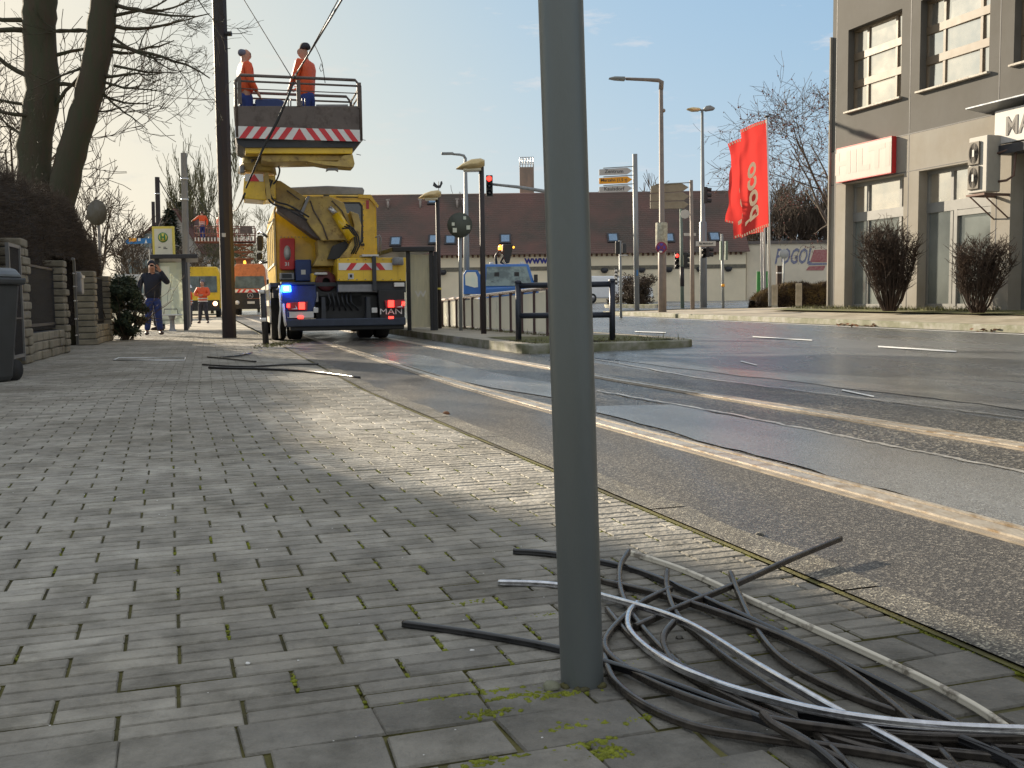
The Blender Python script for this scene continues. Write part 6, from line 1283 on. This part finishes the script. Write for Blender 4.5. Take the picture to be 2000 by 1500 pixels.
# ------------------------------------------------------------------ lamps, signs and signals on the far side
def arrow(th, b, Y, pix, m, txt=None, tm='darkgrey', fs=.16):
    q = [P(x, y, Y)-b for x, y in pix]; s_ = MB().prism([(p.x, p.z) for p in q], -.03, .03).build('arrow_board', Mt[m], th, bevel=.008)
    xs = [p.x for p in q]; zs_ = [p.z for p in q]
    if txt: text(txt, fs, 'lettering', Mt[tm], s_, ((min(xs)*.55+max(xs)*.45), -.036, (min(zs_)+max(zs_))/2), depth=.002, bold=.002)
    return s_
M_('sign_grey', (.42, .42, .42), .5, var=.04); M_('sign_orange', (.75, .33, .01), .5, var=.06); M_('back_brown', (.20, .17, .13), .6, c2=(.25, .22, .17), scale=4)
th, b, d = pole_thing('direction_signpost', 'grey signpost with two white arrow signs and an orange one', 'signpost', 1244, 597, 1240, 301, 40, .105, .095)
for y0, m_n, tx in ((328, 'sign_grey', 'Zentrum'), (345, 'sign_orange', 'Marzahn (1,5 t)'), (362, 'sign_grey', 'Kaulsdorf')):
    arrow(th, b, 40, [(1170, y0+3), (1225, y0-.5), (1235, y0+5.5), (1225, y0+12.5), (1170, y0+14.5)], m_n, tx, fs=.2 if len(tx) < 11 else .165); mb = MB(); mb.tube([P(1178, y0+.5, 39.96)-b, P(1238, y0-3, 39.96)-b], .02, 6); mb.build('bracket', Mt['zinc'], th)
MB().box((-.0, -.11, (P(1243, 533, 40)-b).z), (.06, .02, .22)).build('sticker', Mt['sign_blue'], th)
th, b, d = pole_thing('direction_signpost', 'brown signpost with three arrow signs seen from behind', 'signpost', 1353, 601, 1350, 352, 33, .058, .055, 'zinc_brown', steps=(.4, .07))
arrow(th, b, 33, [(1271, 364), (1281, 360.5), (1330, 357), (1345, 366), (1334, 373.5), (1271, 377)], 'back_brown'); arrow(th, b, 33, [(1270, 379), (1333, 375), (1346, 383), (1336, 391), (1270, 393)], 'back_brown'); arrow(th, b, 33, [(1270, 394.5), (1335, 393), (1345, 399), (1336, 407), (1270, 408)], 'back_brown')
mb = MB(); mb.tube([P(1280, 360, 32.95)-b, P(1349, 356.5, 32.95)-b], .018, 6); mb.build('bracket', Mt['zinc'], th)
q = P(1338, 418, 33)-b; MB().lathe([(0, -.01), (.15, -.01), (.15, .01), (0, .01)], q, 8, M=T9, smooth=False).build('octagon_plate', Mt['sign_grey'], th)
# street name signs on the brown post
def name_sign(label, x0, x1, y0, y1, Y, txt, fs):
    a = P(x0, y1, Y); c = P(x1, y0, Y); t = thing('street_name_sign', label, 'sign', ((a.x+c.x)/2, Y, a.z), 0, 'street name signs'); w_ = (c.x-a.x)/2
    MB().bb(-w_, w_, -.015, .015, 0, c.z-a.z).build('plate', Mt['sign_grey'], t, bevel=.006); text(txt, fs, 'lettering', Mt['black'], t, (0, -.018, (c.z-a.z)/2), depth=.001, bold=.002, sx=.95); return t
name_sign('white street name sign reading Alt-Mahlsdorf on the brown signpost', 1359, 1398, 471, 481, 32.9, 'Alt-Mahlsdorf', .085)
name_sign('small pale street name sign higher up behind the brown signpost', 1336, 1359, 455, 461, 33.2, 'Am Rosenhag' if 0 else '', .06)
# tall lamps
th, b, d = pole_thing('street_lamp', 'tall grey-brown street lamp with long horizontal arm and flat head', 'street lamp', 1294, 613, 1291, 165, 31, .085, .06, 'zinc_brown', 'tall street lamps', steps=(.30, .125))
mb = MB(); mb.tube([P(x, y, 31)-b for x, y in ((1291, 175), (1292, 160), (1286, 157), (1260, 155.5), (1222, 154))], [.07, .075, .06, .05, .045], 10); mb.build('arm', Mt['zinc_brown'], th)
q = [P(x, y, 31)-b for x, y in ((1188, 153.5), (1200, 150.5), (1221, 151), (1221, 157.5), (1200, 156))]; MB().prism([(p.x, p.z) for p in q], -.14, .14).build('lamp_head', Mt['zinc'], th, bevel=.03)
q = P(1296, 216, 31)-b; MB().ico(q, .06, sub=2).build('sensor', Mt['zinc_brown'], th)
q = P(1292, 460, 31)-b; mb = MB(); mb.lathe([(.17, -.38), (.18, -.36), (.18, .36), (.17, .38)], q, 14); mb.build('poster_wrap', M_('wrap', (.28, .27, .22), .9, c2=(.45, .44, .36), scale=14, ramp=(.4, .6), bump=.5), th)
np_ = thing('no_stopping_sign', 'round no-stopping sign in red and blue on the tall street lamp', 'sign', P(1291.5, 496, 30.8), 0)
MB().lathe([(0, -.012), (.17, -.012), (.17, .012), (0, .012)], (0, -.02, .19), 28, M=T9).build('red_ring', M_('faded_red', (.22, .03, .06), .5), np_); MB().lathe([(0, -.004), (.125, -.004), (.125, .004), (0, .004)], (0, -.038, .19), 28, M=T9).build('blue_field', M_('faded_blue', (.08, .04, .28), .5), np_)
for a in (45, -45): MB().box((0, -.047+(.004 if a > 0 else 0), .19), (.24, .006, .035), ry=R(a)).build('red_cross', Mt['faded_red'], np_)
MB().bb(-.075, .02, -.05, -.044, .04, .09).build('sticker', Mt['plate'], np_)
th, b, d = pole_thing('street_lamp', 'double-headed street lamp with two leaf-shaped heads', 'street lamp', 1374, 591, 1371.5, 216, 45, .10, .055, 'zinc', 'tall street lamps', steps=(.42, .16))
for pts in ([(1340, 213), (1352, 210.5), (1364, 211.5), (1369, 214), (1365, 217), (1352, 217.5)], [(1374, 212), (1378, 208), (1386, 207), (1395, 211.5), (1395, 214.5), (1378, 217)]):
    q = [P(x, y, 45)-b for x, y in pts]; MB().prism([(p.x, p.z) for p in q], -.2, .2).build('lamp_head', Mt['lamp_shade' if pts[0][0] < 1350 else 'zinc'], th, bevel=.06)
mb = MB(); mb.cyl(P(1364, 215, 45)-b, P(1380, 215, 45)-b, .04, n=8); mb.build('arm', Mt['zinc'], th); MB().cyl(d*.295, d*.315, .175, n=10).build('orange_band', Mt['sign_orange'], th)
# signals
def signal(label, xc, y0, y1, Y, face=0, wpx=9, lit=None, group='traffic signals at the junction', visors=True, post=None):
    a = P(xc, y1, Y); c = P(xc, y0, Y); H = c.z-a.z; W = wpx/2000*Y; t = thing('traffic_light', label, 'traffic light', a, R(face), group)
    MB().bb(-W/2, W/2, 0, W*.8, 0, H).build('housing', Mt['tl_black'], t, bevel=.02)
    nl = 3 if H/W > 2.2 else 2
    for k in range(nl):
        z = H*(k+.5)/nl; r = min(W*.38, H/nl*.4); f = MB(); f.lathe([(0, .01), (r, .01), (r*.9, .03), (0, .035)], (0, -.0, z), 16, M=T9)
        f.build('lens', Mt['tail_lit'] if lit == k else Mt['cabin_dark'], t)
        if visors: f = MB(); f.tube([(0, 0, z), (0, -.16, z-.02)], r*1.1, 12, cap=False); f.build('visor', Mt['tl_black'], t)
    return t
signal('traffic signal with lit red lens hanging from the mast arm over the road', 956, 342, 383, 46, 0, 13, lit=2)
th, b, d = pole_thing('signal_mast', 'tall signal mast hidden behind the foreground pole with a long arm reaching left', 'signal mast', 1110, 592, 1106, 380, 46, .13, .11)
mb = MB(); mb.tube([P(x, y, 46)-b for x, y in ((1106, 384), (1066, 374), (1010, 365), (962, 360))], [.09, .08, .07, .055], 8); mb.build('mast_arm', Mt['zinc'], th)
th, b, d = pole_thing('signal_post', 'green painted signal post between street lamp and brown signpost', 'post', 1333, 590, 1330, 408, 44, .085, .06, 'green_post'); MB().cyl(d*.17, d*.38, .09, n=12).build('black_sleeve', Mt['black'], th)
signal('pedestrian signal with lit red lens on the green signal post', 1322, 494, 525, 43.8, 0, 9, lit=2)
signal('dark traffic signal facing right on the green signal post', 1343, 493, 523, 44, 75, 9)
signal('dark traffic signal facing the camera below the Alt-Mahlsdorf sign', 1374, 484, 504, 44, 0, 9)
signal('dark traffic signal facing right below the Alt-Mahlsdorf sign', 1386, 482, 502, 44, 75, 9)
signal('small dark traffic signal facing right high on the double-headed lamp', 1382, 365, 397, 44.5, 75, 9)
signal('black pedestrian signal with four white arrow marks on the slim post by the bush', 1206, 524, 556, 30, 80, 7, visors=False)
mb = MB()
for k in range(4): q = P(1203, 528+k*7, 29.7); mb.prism([(q.x-.05, q.z-.03), (q.x+.05, q.z-.03), (q.x, q.z+.03)], 29.66, 29.69)
tg = [o for o in bpy.data.objects if o.get('label', '').startswith('black pedestrian signal with four')][0]; mb.build('arrow_marks', Mt['stripe_white'], tg, world=True)
th, b, d = pole_thing('sign_post', 'slim pale post with dark signs edge-on, right of the handrail', 'post', 1213, 611, 1211, 470, 30, .042, .038, 'zinc'); MB().bb(-.16, -.03, -.05, .05, d.z-.38, d.z-.02).build('sign_edge', Mt['black'], th, bevel=.02); MB().bb(.04, .16, -.05, .05, d.z-.36, d.z-.08).build('sign_edge', Mt['darkgrey'], th, bevel=.02); MB().bb(.03, .2, -.02, .02, d.z-.43, d.z-.41).build('bracket', Mt['alu'], th)
th, b, d = pole_thing('sign_post', 'slim olive post with two narrow boards edge-on and a yellow band', 'post', 1413, 598, 1410, 457, 36, .05, .045, 'zinc'); MB().bb(-.13, -.08, -.1, .1, d.z-.9, d.z-.25).build('sign_edge', Mt['green_post'], th); MB().bb(.05, .12, -.1, .1, d.z-.9, d.z-.25).build('sign_edge', Mt['green_post'], th); MB().cyl(d*.27, d*.31, .06, n=10).build('yellow_band', Mt['sign_orange'], th)
# bollards, green board, back sign, hedge-like shrubs
for i, (x, yb, yt, Y, lab) in enumerate([(1513, 597, 556, 34, 'left one of two square concrete bollards before the low bush'), (1560, 599, 553, 31.5, 'right one of two square concrete bollards, nearer the office building')]):
    p = P(x, yb, Y); h = P(x, yt, Y).z-p.z; t = thing('concrete_bollard', lab, 'bollard', p, R(-18), 'square concrete bollards'); MB().bb(-.09, .09, -.09, .09, -.2, h).build('shaft', Mt['slabs'], t, bevel=.012); MB().bb(-.095, .095, -.095, .095, -.2, .03).build('foot', Mt['kerb'], t)
q = P(1488, 590, 50); gs_ = thing('green_board', 'green advertising board with pale vertical writing behind the flagpoles', 'sign', (q.x, 50, q.z), 0)
w0 = P(1478, 560, 50).x-q.x; w1 = P(1504, 560, 50).x-q.x; hz = P(1488, 530, 50).z-q.z
MB().bb(w0, w1, -.03, .03, -.2, hz).build('board', M_('board_green', (.04, .25, .05), .5), gs_, bevel=.01); text('GARTEN', .3, 'lettering', Mt['poster'], gs_, ((w0+w1)/2-.05, -.04, hz*.42), rot=(R(90), R(-90), 0), sx=.8) if 0 else MB().bb((w0+w1)/2-.12, (w0+w1)/2+.05, -.04, -.031, .2, hz-.25).build('faded_strip', M_('pale_green', (.35, .45, .3), .6), gs_)
b = P(1530, 596, 52); rb = thing('round_sign', 'small grey round sign plate seen from behind above the low bush', 'sign', b, 0); zz = P(1527, 496, 52).z-b.z
MB().lathe([(0, -.01), (.24, -.01), (.24, .01), (0, .01)], (0, -.05, zz), 24, M=T9).build('plate', Mt['sign_grey'], rb); MB().cyl((0, 0, -.3), (0, 0, zz+.2), .04, n=8).build('post', Mt['zinc'], rb)
b = P(1521, 596, 50); wp = thing('wooden_post', 'short dark wooden post behind the low bush', 'post', b, 0); MB().bb(-.11, .11, -.1, .1, -.2, P(1521, 519, 50).z-b.z).build('shaft', M_('darkwood', (.06, .04, .03), .85), wp); MB().bb(-.12, .12, -.11, .11, P(1521, 534, 50).z-b.z, P(1521, 533, 50).z-b.z+.03).build('band', Mt['alu'], wp)
M_('dry_leaf', (.17, .115, .04), .85, c2=(.05, .03, .02), scale=1.6, ramp=(.4, .6)); M_('brown_twig', (.055, .032, .02), .9, c2=(.035, .024, .018), scale=2)
def low_shrub(label, x0, x1, yb, yt, Y, seed, n=9000, m='dry_leaf', group='low brown shrubs'):
    a = P(x0, yb, Y); c = P(x1, yb, Y); h = P(x0, yt, Y).z-a.z; t = thing('shrub', label, 'shrub', ((a.x+c.x)/2, Y, a.z), 0, group); rg = random.Random(seed); w_ = (c.x-a.x)/2; mb = MB()
    vs = []; k = 14
    for i in range(k+1):
        x = -w_+2*w_*i/k; hh = h*(.25+.75*math.sin(math.pi*min(.5, max(.02, (i+.6)/k*1.2))))*rg.uniform(.86, 1)-.1
        vs += [(x, -.55, -.1), (x, -.5, hh*.7), (x, -.2, hh), (x, .5, hh), (x, .7, -.1)]
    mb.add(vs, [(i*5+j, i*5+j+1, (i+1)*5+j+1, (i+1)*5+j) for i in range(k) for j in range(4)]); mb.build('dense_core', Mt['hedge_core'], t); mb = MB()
    for _ in range(n):
        i = rg.randrange(k); j = rg.randrange(4); f_, g2_ = rg.random(), rg.random(); A_, B_, C2, D2 = [V(vs[q]) for q in (i*5+j, i*5+j+1, (i+1)*5+j, (i+1)*5+j+1)]
        p = (A_*(1-f_)+B_*f_)*(1-g2_)+(C2*(1-f_)+D2*f_)*g2_; d_ = V((rg.gauss(0, .6), rg.gauss(-.4, .6), abs(rg.gauss(.3, .5)))).normalized()*rg.uniform(.06, .22); s_ = V((rg.gauss(0, 1), rg.gauss(0, 1), rg.gauss(0, 1))).normalized()*.016; mb.add([p-s_, p+s_, p+d_], [(0, 1, 2)])
    mb.build('foliage', Mt[m], t)
low_shrub('low spreading shrub with pale dry twigs behind the concrete bollards', 1470, 1665, 597, 549, 37, 1, 14000)
def vase_shrub(label, x, yb, yt, spreadpx, Y, seed, n=80, lean=0):
    b = P(x, yb, Y); h = P(x, yt, Y).z-b.z; r = spreadpx/2000*Y/2; t = thing('shrub', label, 'shrub', b, 0, 'tall bare shrubs by the office building'); rg = random.Random(seed); mb = MB(); tw = MB()
    for i in range(n):
        a = rg.uniform(0, 6.283); q = math.sqrt(rg.random()); out = V((math.cos(a)*r*q, math.sin(a)*r*q*.8, 0)); st0 = V((math.cos(a)*.12*q, math.sin(a)*.12*q, -.05)); hh = h*(1-.18*q*q)*rg.uniform(.75, 1.0); pts = []
        for k in range(7):
            f_ = k/6; pts.append(st0+out*(f_**.75)+V((lean*f_*f_+rg.gauss(0, .012), rg.gauss(0, .012), hh*f_)))
        mb.tube(pts, [.011*(1-.6*k/6) for k in range(7)], 4, cap=False)
        for _ in range(20):
            f_ = rg.uniform(.28, 1); k = min(5, int(f_*6)); p = pts[k].lerp(pts[k+1], f_*6-k); d_ = V((rg.gauss(0, .7), rg.gauss(0, .7), rg.uniform(.2, 1.1))).normalized(); L = rg.uniform(.10, .30); m_ = p+d_*L*.5; e = m_+(d_+V((0, 0, .4))).normalized()*L*.5
            tw.tube([p, m_, e], [.007, .0055, .003], 3, cap=False)
            for _ in range(2): g2_ = rg.random(); tw.tube([p.lerp(e, g2_), p.lerp(e, g2_)+V((rg.gauss(0, 1), rg.gauss(0, 1), rg.uniform(.2, 1.2))).normalized()*.09], [.004, .002], 3, cap=False)
    mb.build('stems', Mt['brown_twig'], t); tw.build('twigs', Mt['brown_twig'], t)
vase_shrub('tall vase-shaped bare shrub in front of the first shop window', 1737, 603, 424, 96, 22.2, 1, 120, -.08)
vase_shrub('tall bare shrub in front of the second shop door, under the air conditioner', 1908, 606, 452, 88, 20.0, 2, 70, .10)
p = P(1245, 597, 52); shrub('shrub', 'dense dark round shrub on the small island beside the white van', Pg(1236, 51), 1.45, 1.05, 12000, 'twig', 7, size=.10)
# ------------------------------------------------------------------ vehicles beyond the platform
M_('van_blue', (.025, .13, .40), .45, var=.06, coat=.15); M_('white_paint', (.75, .75, .75), .35, var=.04, coat=.4)
YB2 = 38; q = P(995, 625, YB2); q.z = .1; bv = thing('blue_pickup', 'blue crew van with its left door wide open and folded lift on the roof', 'pickup truck', q, R(6))
fb = Fr(q, R(6)); X2 = lambda x, y, ly=0: fb.xz(x, y, ly)
M_('van_glass', (.16, .22, .21), .12, var=.5, scale=2.2, spec=.8, c2=(.06, .09, .09), ramp=(.4, .55))
MB().prism([X2(945, 590), X2(944, 572), X2(950, 563), X2(1040, 558), X2(1052, 564), X2(1054, 590), X2(1052, 614), X2(947, 614)], 0, 1.0).build('bonnet', Mt['van_blue'], bv, bevel=.05)
zb_ = X2(990, 562)[1]; zr_ = X2(990, 513)[1]; xl_, xr_ = X2(944, 570)[0], X2(1052, 566)[0]; tl, tr2 = X2(950, 515)[0], X2(1041, 515)[0]
mb = MB(); vs = [(xl_, .7, zb_), (xr_, .7, zb_), (xr_, 2.6, zb_), (xl_, 2.6, zb_), (tl, 1.3, zr_), (tr2, 1.3, zr_), (tr2, 2.4, zr_), (tl, 2.4, zr_)]
mb.add(vs, [(4, 5, 6, 7), (0, 1, 5, 4), (1, 2, 6, 5), (2, 3, 7, 6), (3, 0, 4, 7)]); mb.build('cab', Mt['van_blue'], bv, bevel=.06); MB().bb(xl_, xr_, .9, 2.6, .35, zb_+.01).build('cab_side', Mt['van_blue'], bv, bevel=.05)
def lerp3(f_, g2_): a_ = V(vs[0]).lerp(V(vs[1]), f_); b__ = V(vs[4]).lerp(V(vs[5]), f_); return a_.lerp(b__, g2_)+V((0, -.03, .01))
MB().quad(lerp3(.07, .08), lerp3(.93, .08), lerp3(.93, .88), lerp3(.07, .88)).build('windscreen', Mt['van_glass'], bv)
mb = MB()
for f_ in (.3, .7): q_ = lerp3(f_, .3); mb.box((q_.x, q_.y-.02, q_.z-.08), (.5, .012, .02), ry=R(12))
mb.build('wiper', Mt['black'], bv); 
for f_ in (.28, .68): q_ = lerp3(f_, .5); MB().box((q_.x, q_.y-.015, q_.z), (.18, .01, .26)).build('headrest', Mt['black'], bv, bevel=.02)
MB().bb(xl_+.1, xr_-.1, 2.7, 5.2, .5, 1.05).build('load_bed', Mt['darkgrey'], bv)
for s in (xl_+.15, xr_-.15): wheel(bv, (s, .8, .24), .33, .2); wheel(bv, (s, 4.2, .24), .33, .2)
dr = MB(); dr.prism([X2(908, 574), X2(908, 534), X2(913, 526), X2(936, 526), X2(945, 540), X2(945, 574)], .9, 1.0); do = dr.build('door', Mt['van_blue'], bv, bevel=.02); MB().prism([X2(912, 556), X2(911, 536), X2(915, 530), X2(932, 530), X2(936, 540), X2(937, 560), X2(930, 561)], .88, .898).build('door_window', Mt['poster'], do)
MB().bb(X2(1049, 548)[0], X2(1056, 545)[0], .8, .95, X2(0, 556)[1] if 0 else zb_+.1, zb_+.5).build('mirror', Mt['black'], bv, bevel=.02)
for x in (961, 1024): MB().bb(X2(x-4, 0)[0], X2(x+4, 0)[0], 1.6, 1.75, zr_, zr_+.09).build('roof_light', Mt['plate'], bv, bevel=.02)
mb = MB(); mb.prism([X2(981, 478, 2), X2(1001, 477, 2), X2(1000, 488, 2), X2(994, 514, 2), X2(986, 514, 2), X2(980, 496, 2)], 1.8, 2.4); mb.build('folded_bucket', Mt['black'], bv, bevel=.03)
mb = MB(); mb.tube([fb.at(970, 520, 1.9), fb.at(968, 500, 1.9), fb.at(976, 488, 1.9), fb.at(984, 500, 1.9), fb.at(978, 512, 1.9), fb.at(990, 522, 1.9)], .05, 8); mb.build('lift_arm', Mt['black'], bv); MB().lathe([(.08, 0), (.08, .1), (.05, .18), (0, .2)], fb.at(977, 488, 1.7), 12).build('beacon', Mt['amber'], bv); MB().ico(fb.at(1003, 483, 1.9), .05, sub=1).build('beacon', Mt['amber'], bv)
q = P(978, 560, YB2+.2)
YW = 66; b = P(1150, 592, YW); wv_ = thing('white_van', 'white van with yellow stripe half hidden behind the foreground pole', 'van', b, R(-62)); fz = lambda y: P(1160, y, YW).z-b.z
HT = fz(538)
# van length along local y; rear towards the right
MB().prism([(-.9, .3), (-.92, 1.0), (-.75, HT-.05), (.75, HT-.05), (.92, 1.0), (.9, .3)], -1.2, 2.8).build('body', Mt['white_paint'], wv_, bevel=.08); MB().prism([(2.8, .3), (2.8, HT-.12), (3.3, HT-.2), (3.9, 1.05), (4.4, .95), (4.5, .3)], -.86, .86, M=Matrix(((0, 1, 0, 0), (1, 0, 0, 0), (0, 0, 1, 0), (0, 0, 0, 1)))).build('front', Mt['white_paint'], wv_, bevel=.06)
MB().bb(-.96, -.93, -1.1, 2.8, .72, 1.12).build('yellow_stripe', Mt['yellow'], wv_); MB().bb(-.7, .7, -1.23, -1.205, .72, 1.1).build('yellow_stripe', Mt['yellow'], wv_); MB().bb(-.65, .65, -1.24, -1.18, 1.2, HT-.2).build('rear_window', Mt['cabin_dark'], wv_)
for s in (-1, 1): MB().bb(s*.82, s*.94, -1.25, -1.12, .8, 1.35).build('tail_light', Mt['tail_lit'], wv_, bevel=.02); wheel(wv_, (s*.82, -.3, .3), .32, .2); wheel(wv_, (s*.82, 3.1, .3), .32, .2)
MB().bb(-.93, .93, -1.32, -1.1, .3, .5).build('bumper', Mt['darkgrey'], wv_, bevel=.03)
# ------------------------------------------------------------------ foreground: grey pole and pile of old contact wire
M_('fpole', (.15, .168, .17), .40, .45, c2=(.115, .125, .12), scale=2.5, ramp=(.25, .75), bump=.07, bscale=160, stretch=(1, 1, .3), spec=.4); stain(Mt['fpole'], 40, .27, .31, (.6, .52, .42))
b = G(1137, 1330); tp = P(1095, 0, b.y); tp = b+(tp-b)*1.25; fpo = thing('sign_pole', 'thick grey metal pole standing in the brick sidewalk in the foreground', 'pole', b, 0)
mb = MB(); mb.tube([V((0, 0, -.1))]+[(tp-b)*f_ for f_ in lin(.0, 1, 14)], .0385, 48); mb.build('tube', Mt['fpole'], fpo)
mb = MB(); rg = random.Random(2)
for i in range(14): a = R(rg.uniform(200, 340)); mb.ico((.041*math.cos(a), .041*math.sin(a), -.001), .008, jit=.3, rng=rg, sc3=(1, 1, .7))
mb.build('mortar_collar', Mt['joint'], fpo)
def stone_(label, x, y, s_, m='slabs', seed=0):
    rg = random.Random(seed); p = G(x, y); mb = MB(); mb.ico(p+V((0, 0, s_*.35)), s_, 0, 2, .16, rg, (1.2, .9, .7)); o = mb.build('pebble', Mt[m]); return tag(o, label, 'stone', 'loose pebbles on the sidewalk')
stone_('angular grey stone lying against the left foot of the foreground pole', 1076, 1345, .013, 'kerb', 1); stone_('round pale pebble on the kerb line near the golden rail', 1483, 1048, .012, 'granite', 2); stone_('tiny white pebble left of the foreground pole', 922, 1272, .004, 'stripe_white', 3); stone_('brown wedge-shaped pebble inside the wire coils', 1327, 1248, .007, 'granite', 4); stone_('white chip on the bricks at the lower left', 484, 1297, .004, 'stripe_white', 5); stone_('small orange-brown stone at the kerb halfway up the sidewalk', 871, 810, .02, 'leaf', 6)
rg = random.Random(31)
for i, (x, y) in enumerate([(560, 700)]): pass
mb = MB()
for _ in range(170):
    u, v = rg.uniform(1.2, 6), rg.uniform(-1.4, 1.3); p = S(u, v, .002); r_ = rg.uniform(.0008, .0022); mb.ico(p, r_, 0, 1, .2, rg, (1.3, 1, .5))
tag(mb.build('grit', Mt['stripe_white']), 'tiny pale grit scattered over the bricks', kind='stuff')
M_('copper_dark', (.04, .034, .03), .26, .5, c2=(.085, .072, .06), scale=40, spec=.8); M_('copper_shine', (.72, .73, .76), .20, .95, c2=(.50, .50, .53), scale=60); M_('wire_paint', (.62, .57, .47), .6, c2=(.22, .19, .15), scale=22, ramp=(.36, .46), stretch=(1, 1, 1)); M_('cable_black', (.012, .012, .014), .24, .1, spec=.8)
PROF = [(math.cos(a)*(1 if abs(math.cos(a)) < .8 or abs(math.sin(a)) > .42 else .72), math.sin(a)) for a in [2*math.pi*i/20 for i in range(20)]]
def spline(pts, n=10):
    out = []; k = len(pts)
    for i in range(k-1):
        p0, p1, p2, p3 = pts[max(0, i-1)], pts[i], pts[i+1], pts[min(k-1, i+2)]
        for j in range(n): t = j/n; out.append(.5*((2*p1)+(p2-p0)*t+(2*p0-5*p1+4*p2-p3)*t*t+(3*p1-p0-3*p2+p3)*t**3))
    return out+[pts[-1]]
def cable(label, pix, r=.0062, m='copper_dark', z=.007, prof=PROF, shine=False):
    pts = []
    for q in pix: h = q[2] if len(q) > 2 else z; pts.append(G(q[0], q[1], h))
    sp = spline(pts); mb = MB(); mb.tube(sp, r*1.15, m=0, prof=prof, ref=None)
    o = mb.build('contact_wire', Mt[m] if not shine else Mt[m]); return tag(o, label, 'cable', 'pile of cut contact wire by the foreground pole')
cable('straight dark wire end pointing left from the foot of the grey pole', [(787, 1218), (930, 1238), (1090, 1268), (1230, 1310, .012), (1400, 1370, .02), (1560, 1440, .02), (1660, 1520)], .0068, 'cable_black')
cable('dark wire running from upper left of the pole to the lower right, second from top', [(1003, 1077), (1090, 1084), (1240, 1114), (1420, 1190, .015), (1600, 1275, .012), (1800, 1375, .01), (1960, 1480), (2060, 1560)], .0075, 'cable_black')
cable('shiny wire arching from left of the pole down to the bottom edge', [(973, 1138), (1085, 1143), (1180, 1165, .012), (1330, 1212, .03), (1480, 1300, .04), (1620, 1380, .035), (1750, 1450, .02), (1850, 1510), (1930, 1560)], .0068, 'copper_shine')
cable('pale spotted wire forming the outer right edge of the pile', [(1232, 1080), (1330, 1112), (1450, 1165), (1560, 1215), (1700, 1278), (1830, 1340), (1935, 1400), (2010, 1462), (2090, 1560)], .0066, 'wire_paint')
cable('dark wire rising diagonally to a free end over the kerb', [(1240, 1225, .01), (1330, 1185, .015), (1440, 1140, .02), (1550, 1090, .035), (1642, 1052, .045)], .0068)
cable('dark wire crossing the pile from pole to lower right', [(1175, 1135), (1320, 1170, .014), (1480, 1225, .012), (1620, 1290, .012), (1740, 1375, .012), (1830, 1460), (1900, 1540)], .0072)
cable('bright looping wire sweeping to the right edge', [(1245, 1178, .015), (1228, 1200, .015), (1232, 1235, .012), (1290, 1285, .015), (1400, 1335, .02), (1560, 1380, .03), (1700, 1405, .04), (1860, 1420, .045), (2080, 1428, .045)], .0068, 'copper_shine')
cable('hooked grey wire standing up nearest the pole', [(1228, 1077, .03), (1212, 1105, .02), (1212, 1150, .01), (1235, 1200), (1290, 1265), (1370, 1330), (1500, 1395), (1700, 1450), (2060, 1490)], .0066)
cable('grey wire with upturned end in the middle of the pile', [(1303, 1116, .035), (1303, 1150, .02), (1322, 1200, .01), (1380, 1255), (1460, 1315), (1590, 1390), (1760, 1440), (2060, 1470)], .0066)
cable('grey wire with free end right of the middle, curving down', [(1427, 1120, .03), (1445, 1165, .015), (1475, 1225), (1530, 1290), (1640, 1350), (1780, 1400), (1950, 1440), (2080, 1450)], .0066)
cable('short curved grey wire inside the coils', [(1316, 1215, .025), (1297, 1240, .02), (1300, 1270, .01), (1330, 1310), (1430, 1365), (1560, 1420), (1720, 1470), (1900, 1510), (2050, 1530)], .0064)
cable('wire bending tightly around the foot of the pole', [(1310, 1150, .02), (1250, 1180, .015), (1195, 1230, .012), (1182, 1265, .012), (1215, 1300, .01), (1300, 1345, .012), (1450, 1395, .02), (1640, 1425, .02), (1830, 1440, .02), (2080, 1440, .02)], .0068)
cable('lowest wire bowing out below the pile', [(1180, 1280), (1200, 1330), (1260, 1378), (1360, 1420), (1480, 1440), (1640, 1462), (1820, 1490), (2030, 1525)], .0066)
cable('thin dark wire hugging the pole, inner lower bow', [(1185, 1190), (1240, 1250), (1330, 1300), (1420, 1340), (1540, 1400), (1600, 1440), (1660, 1500), (1700, 1560)], .0058)
cable('wire with reddish tip lying across the lower bows', [(1487, 1392, .04), (1510, 1415, .03), (1570, 1450, .02), (1650, 1490), (1700, 1530)], .006)
cable('dark wire along the bottom right corner', [(1560, 1395, .01), (1700, 1410, .02), (1850, 1435, .02), (2000, 1500), (2090, 1540)], .0075, 'cable_black')
# cut wires lying across the sidewalk further back
for i, (pts, lab) in enumerate([([(396, 712), (480, 716), (560, 712), (622, 711)], 'second of the four long dark cut wires on the sidewalk, thin and slightly curved'), ([(408, 718), (520, 721), (610, 726), (702, 738)], 'nearest and longest of the dark cut wires on the sidewalk'), ([(405, 697), (440, 700), (487, 705), (500, 706)], 'short dark cut wire on the sidewalk, upper left of the bunch'), ([(430, 698), (470, 694), (492, 689)], 'short dark cut wire pointing up to the near catenary pole')]):
    mb = MB(); mb.tube(spline([G(x, y, .015) for x, y in pts], 5), .014 if i == 1 else .011, 7); tag(mb.build('cut_wire', Mt['cable_black']), lab, 'cable', 'cut wires lying on the sidewalk')
mb = MB(); q = [G(222, 704, .004), G(232, 699, .004), G(362, 699, .004), G(360, 704, .004)]; mb.tube(q+[q[0]], .012, 5); o = mb.build('drain_cover_frame', Mt['alu']); tag(o, 'thin bright metal frame of a utility cover in the sidewalk', 'utility cover')
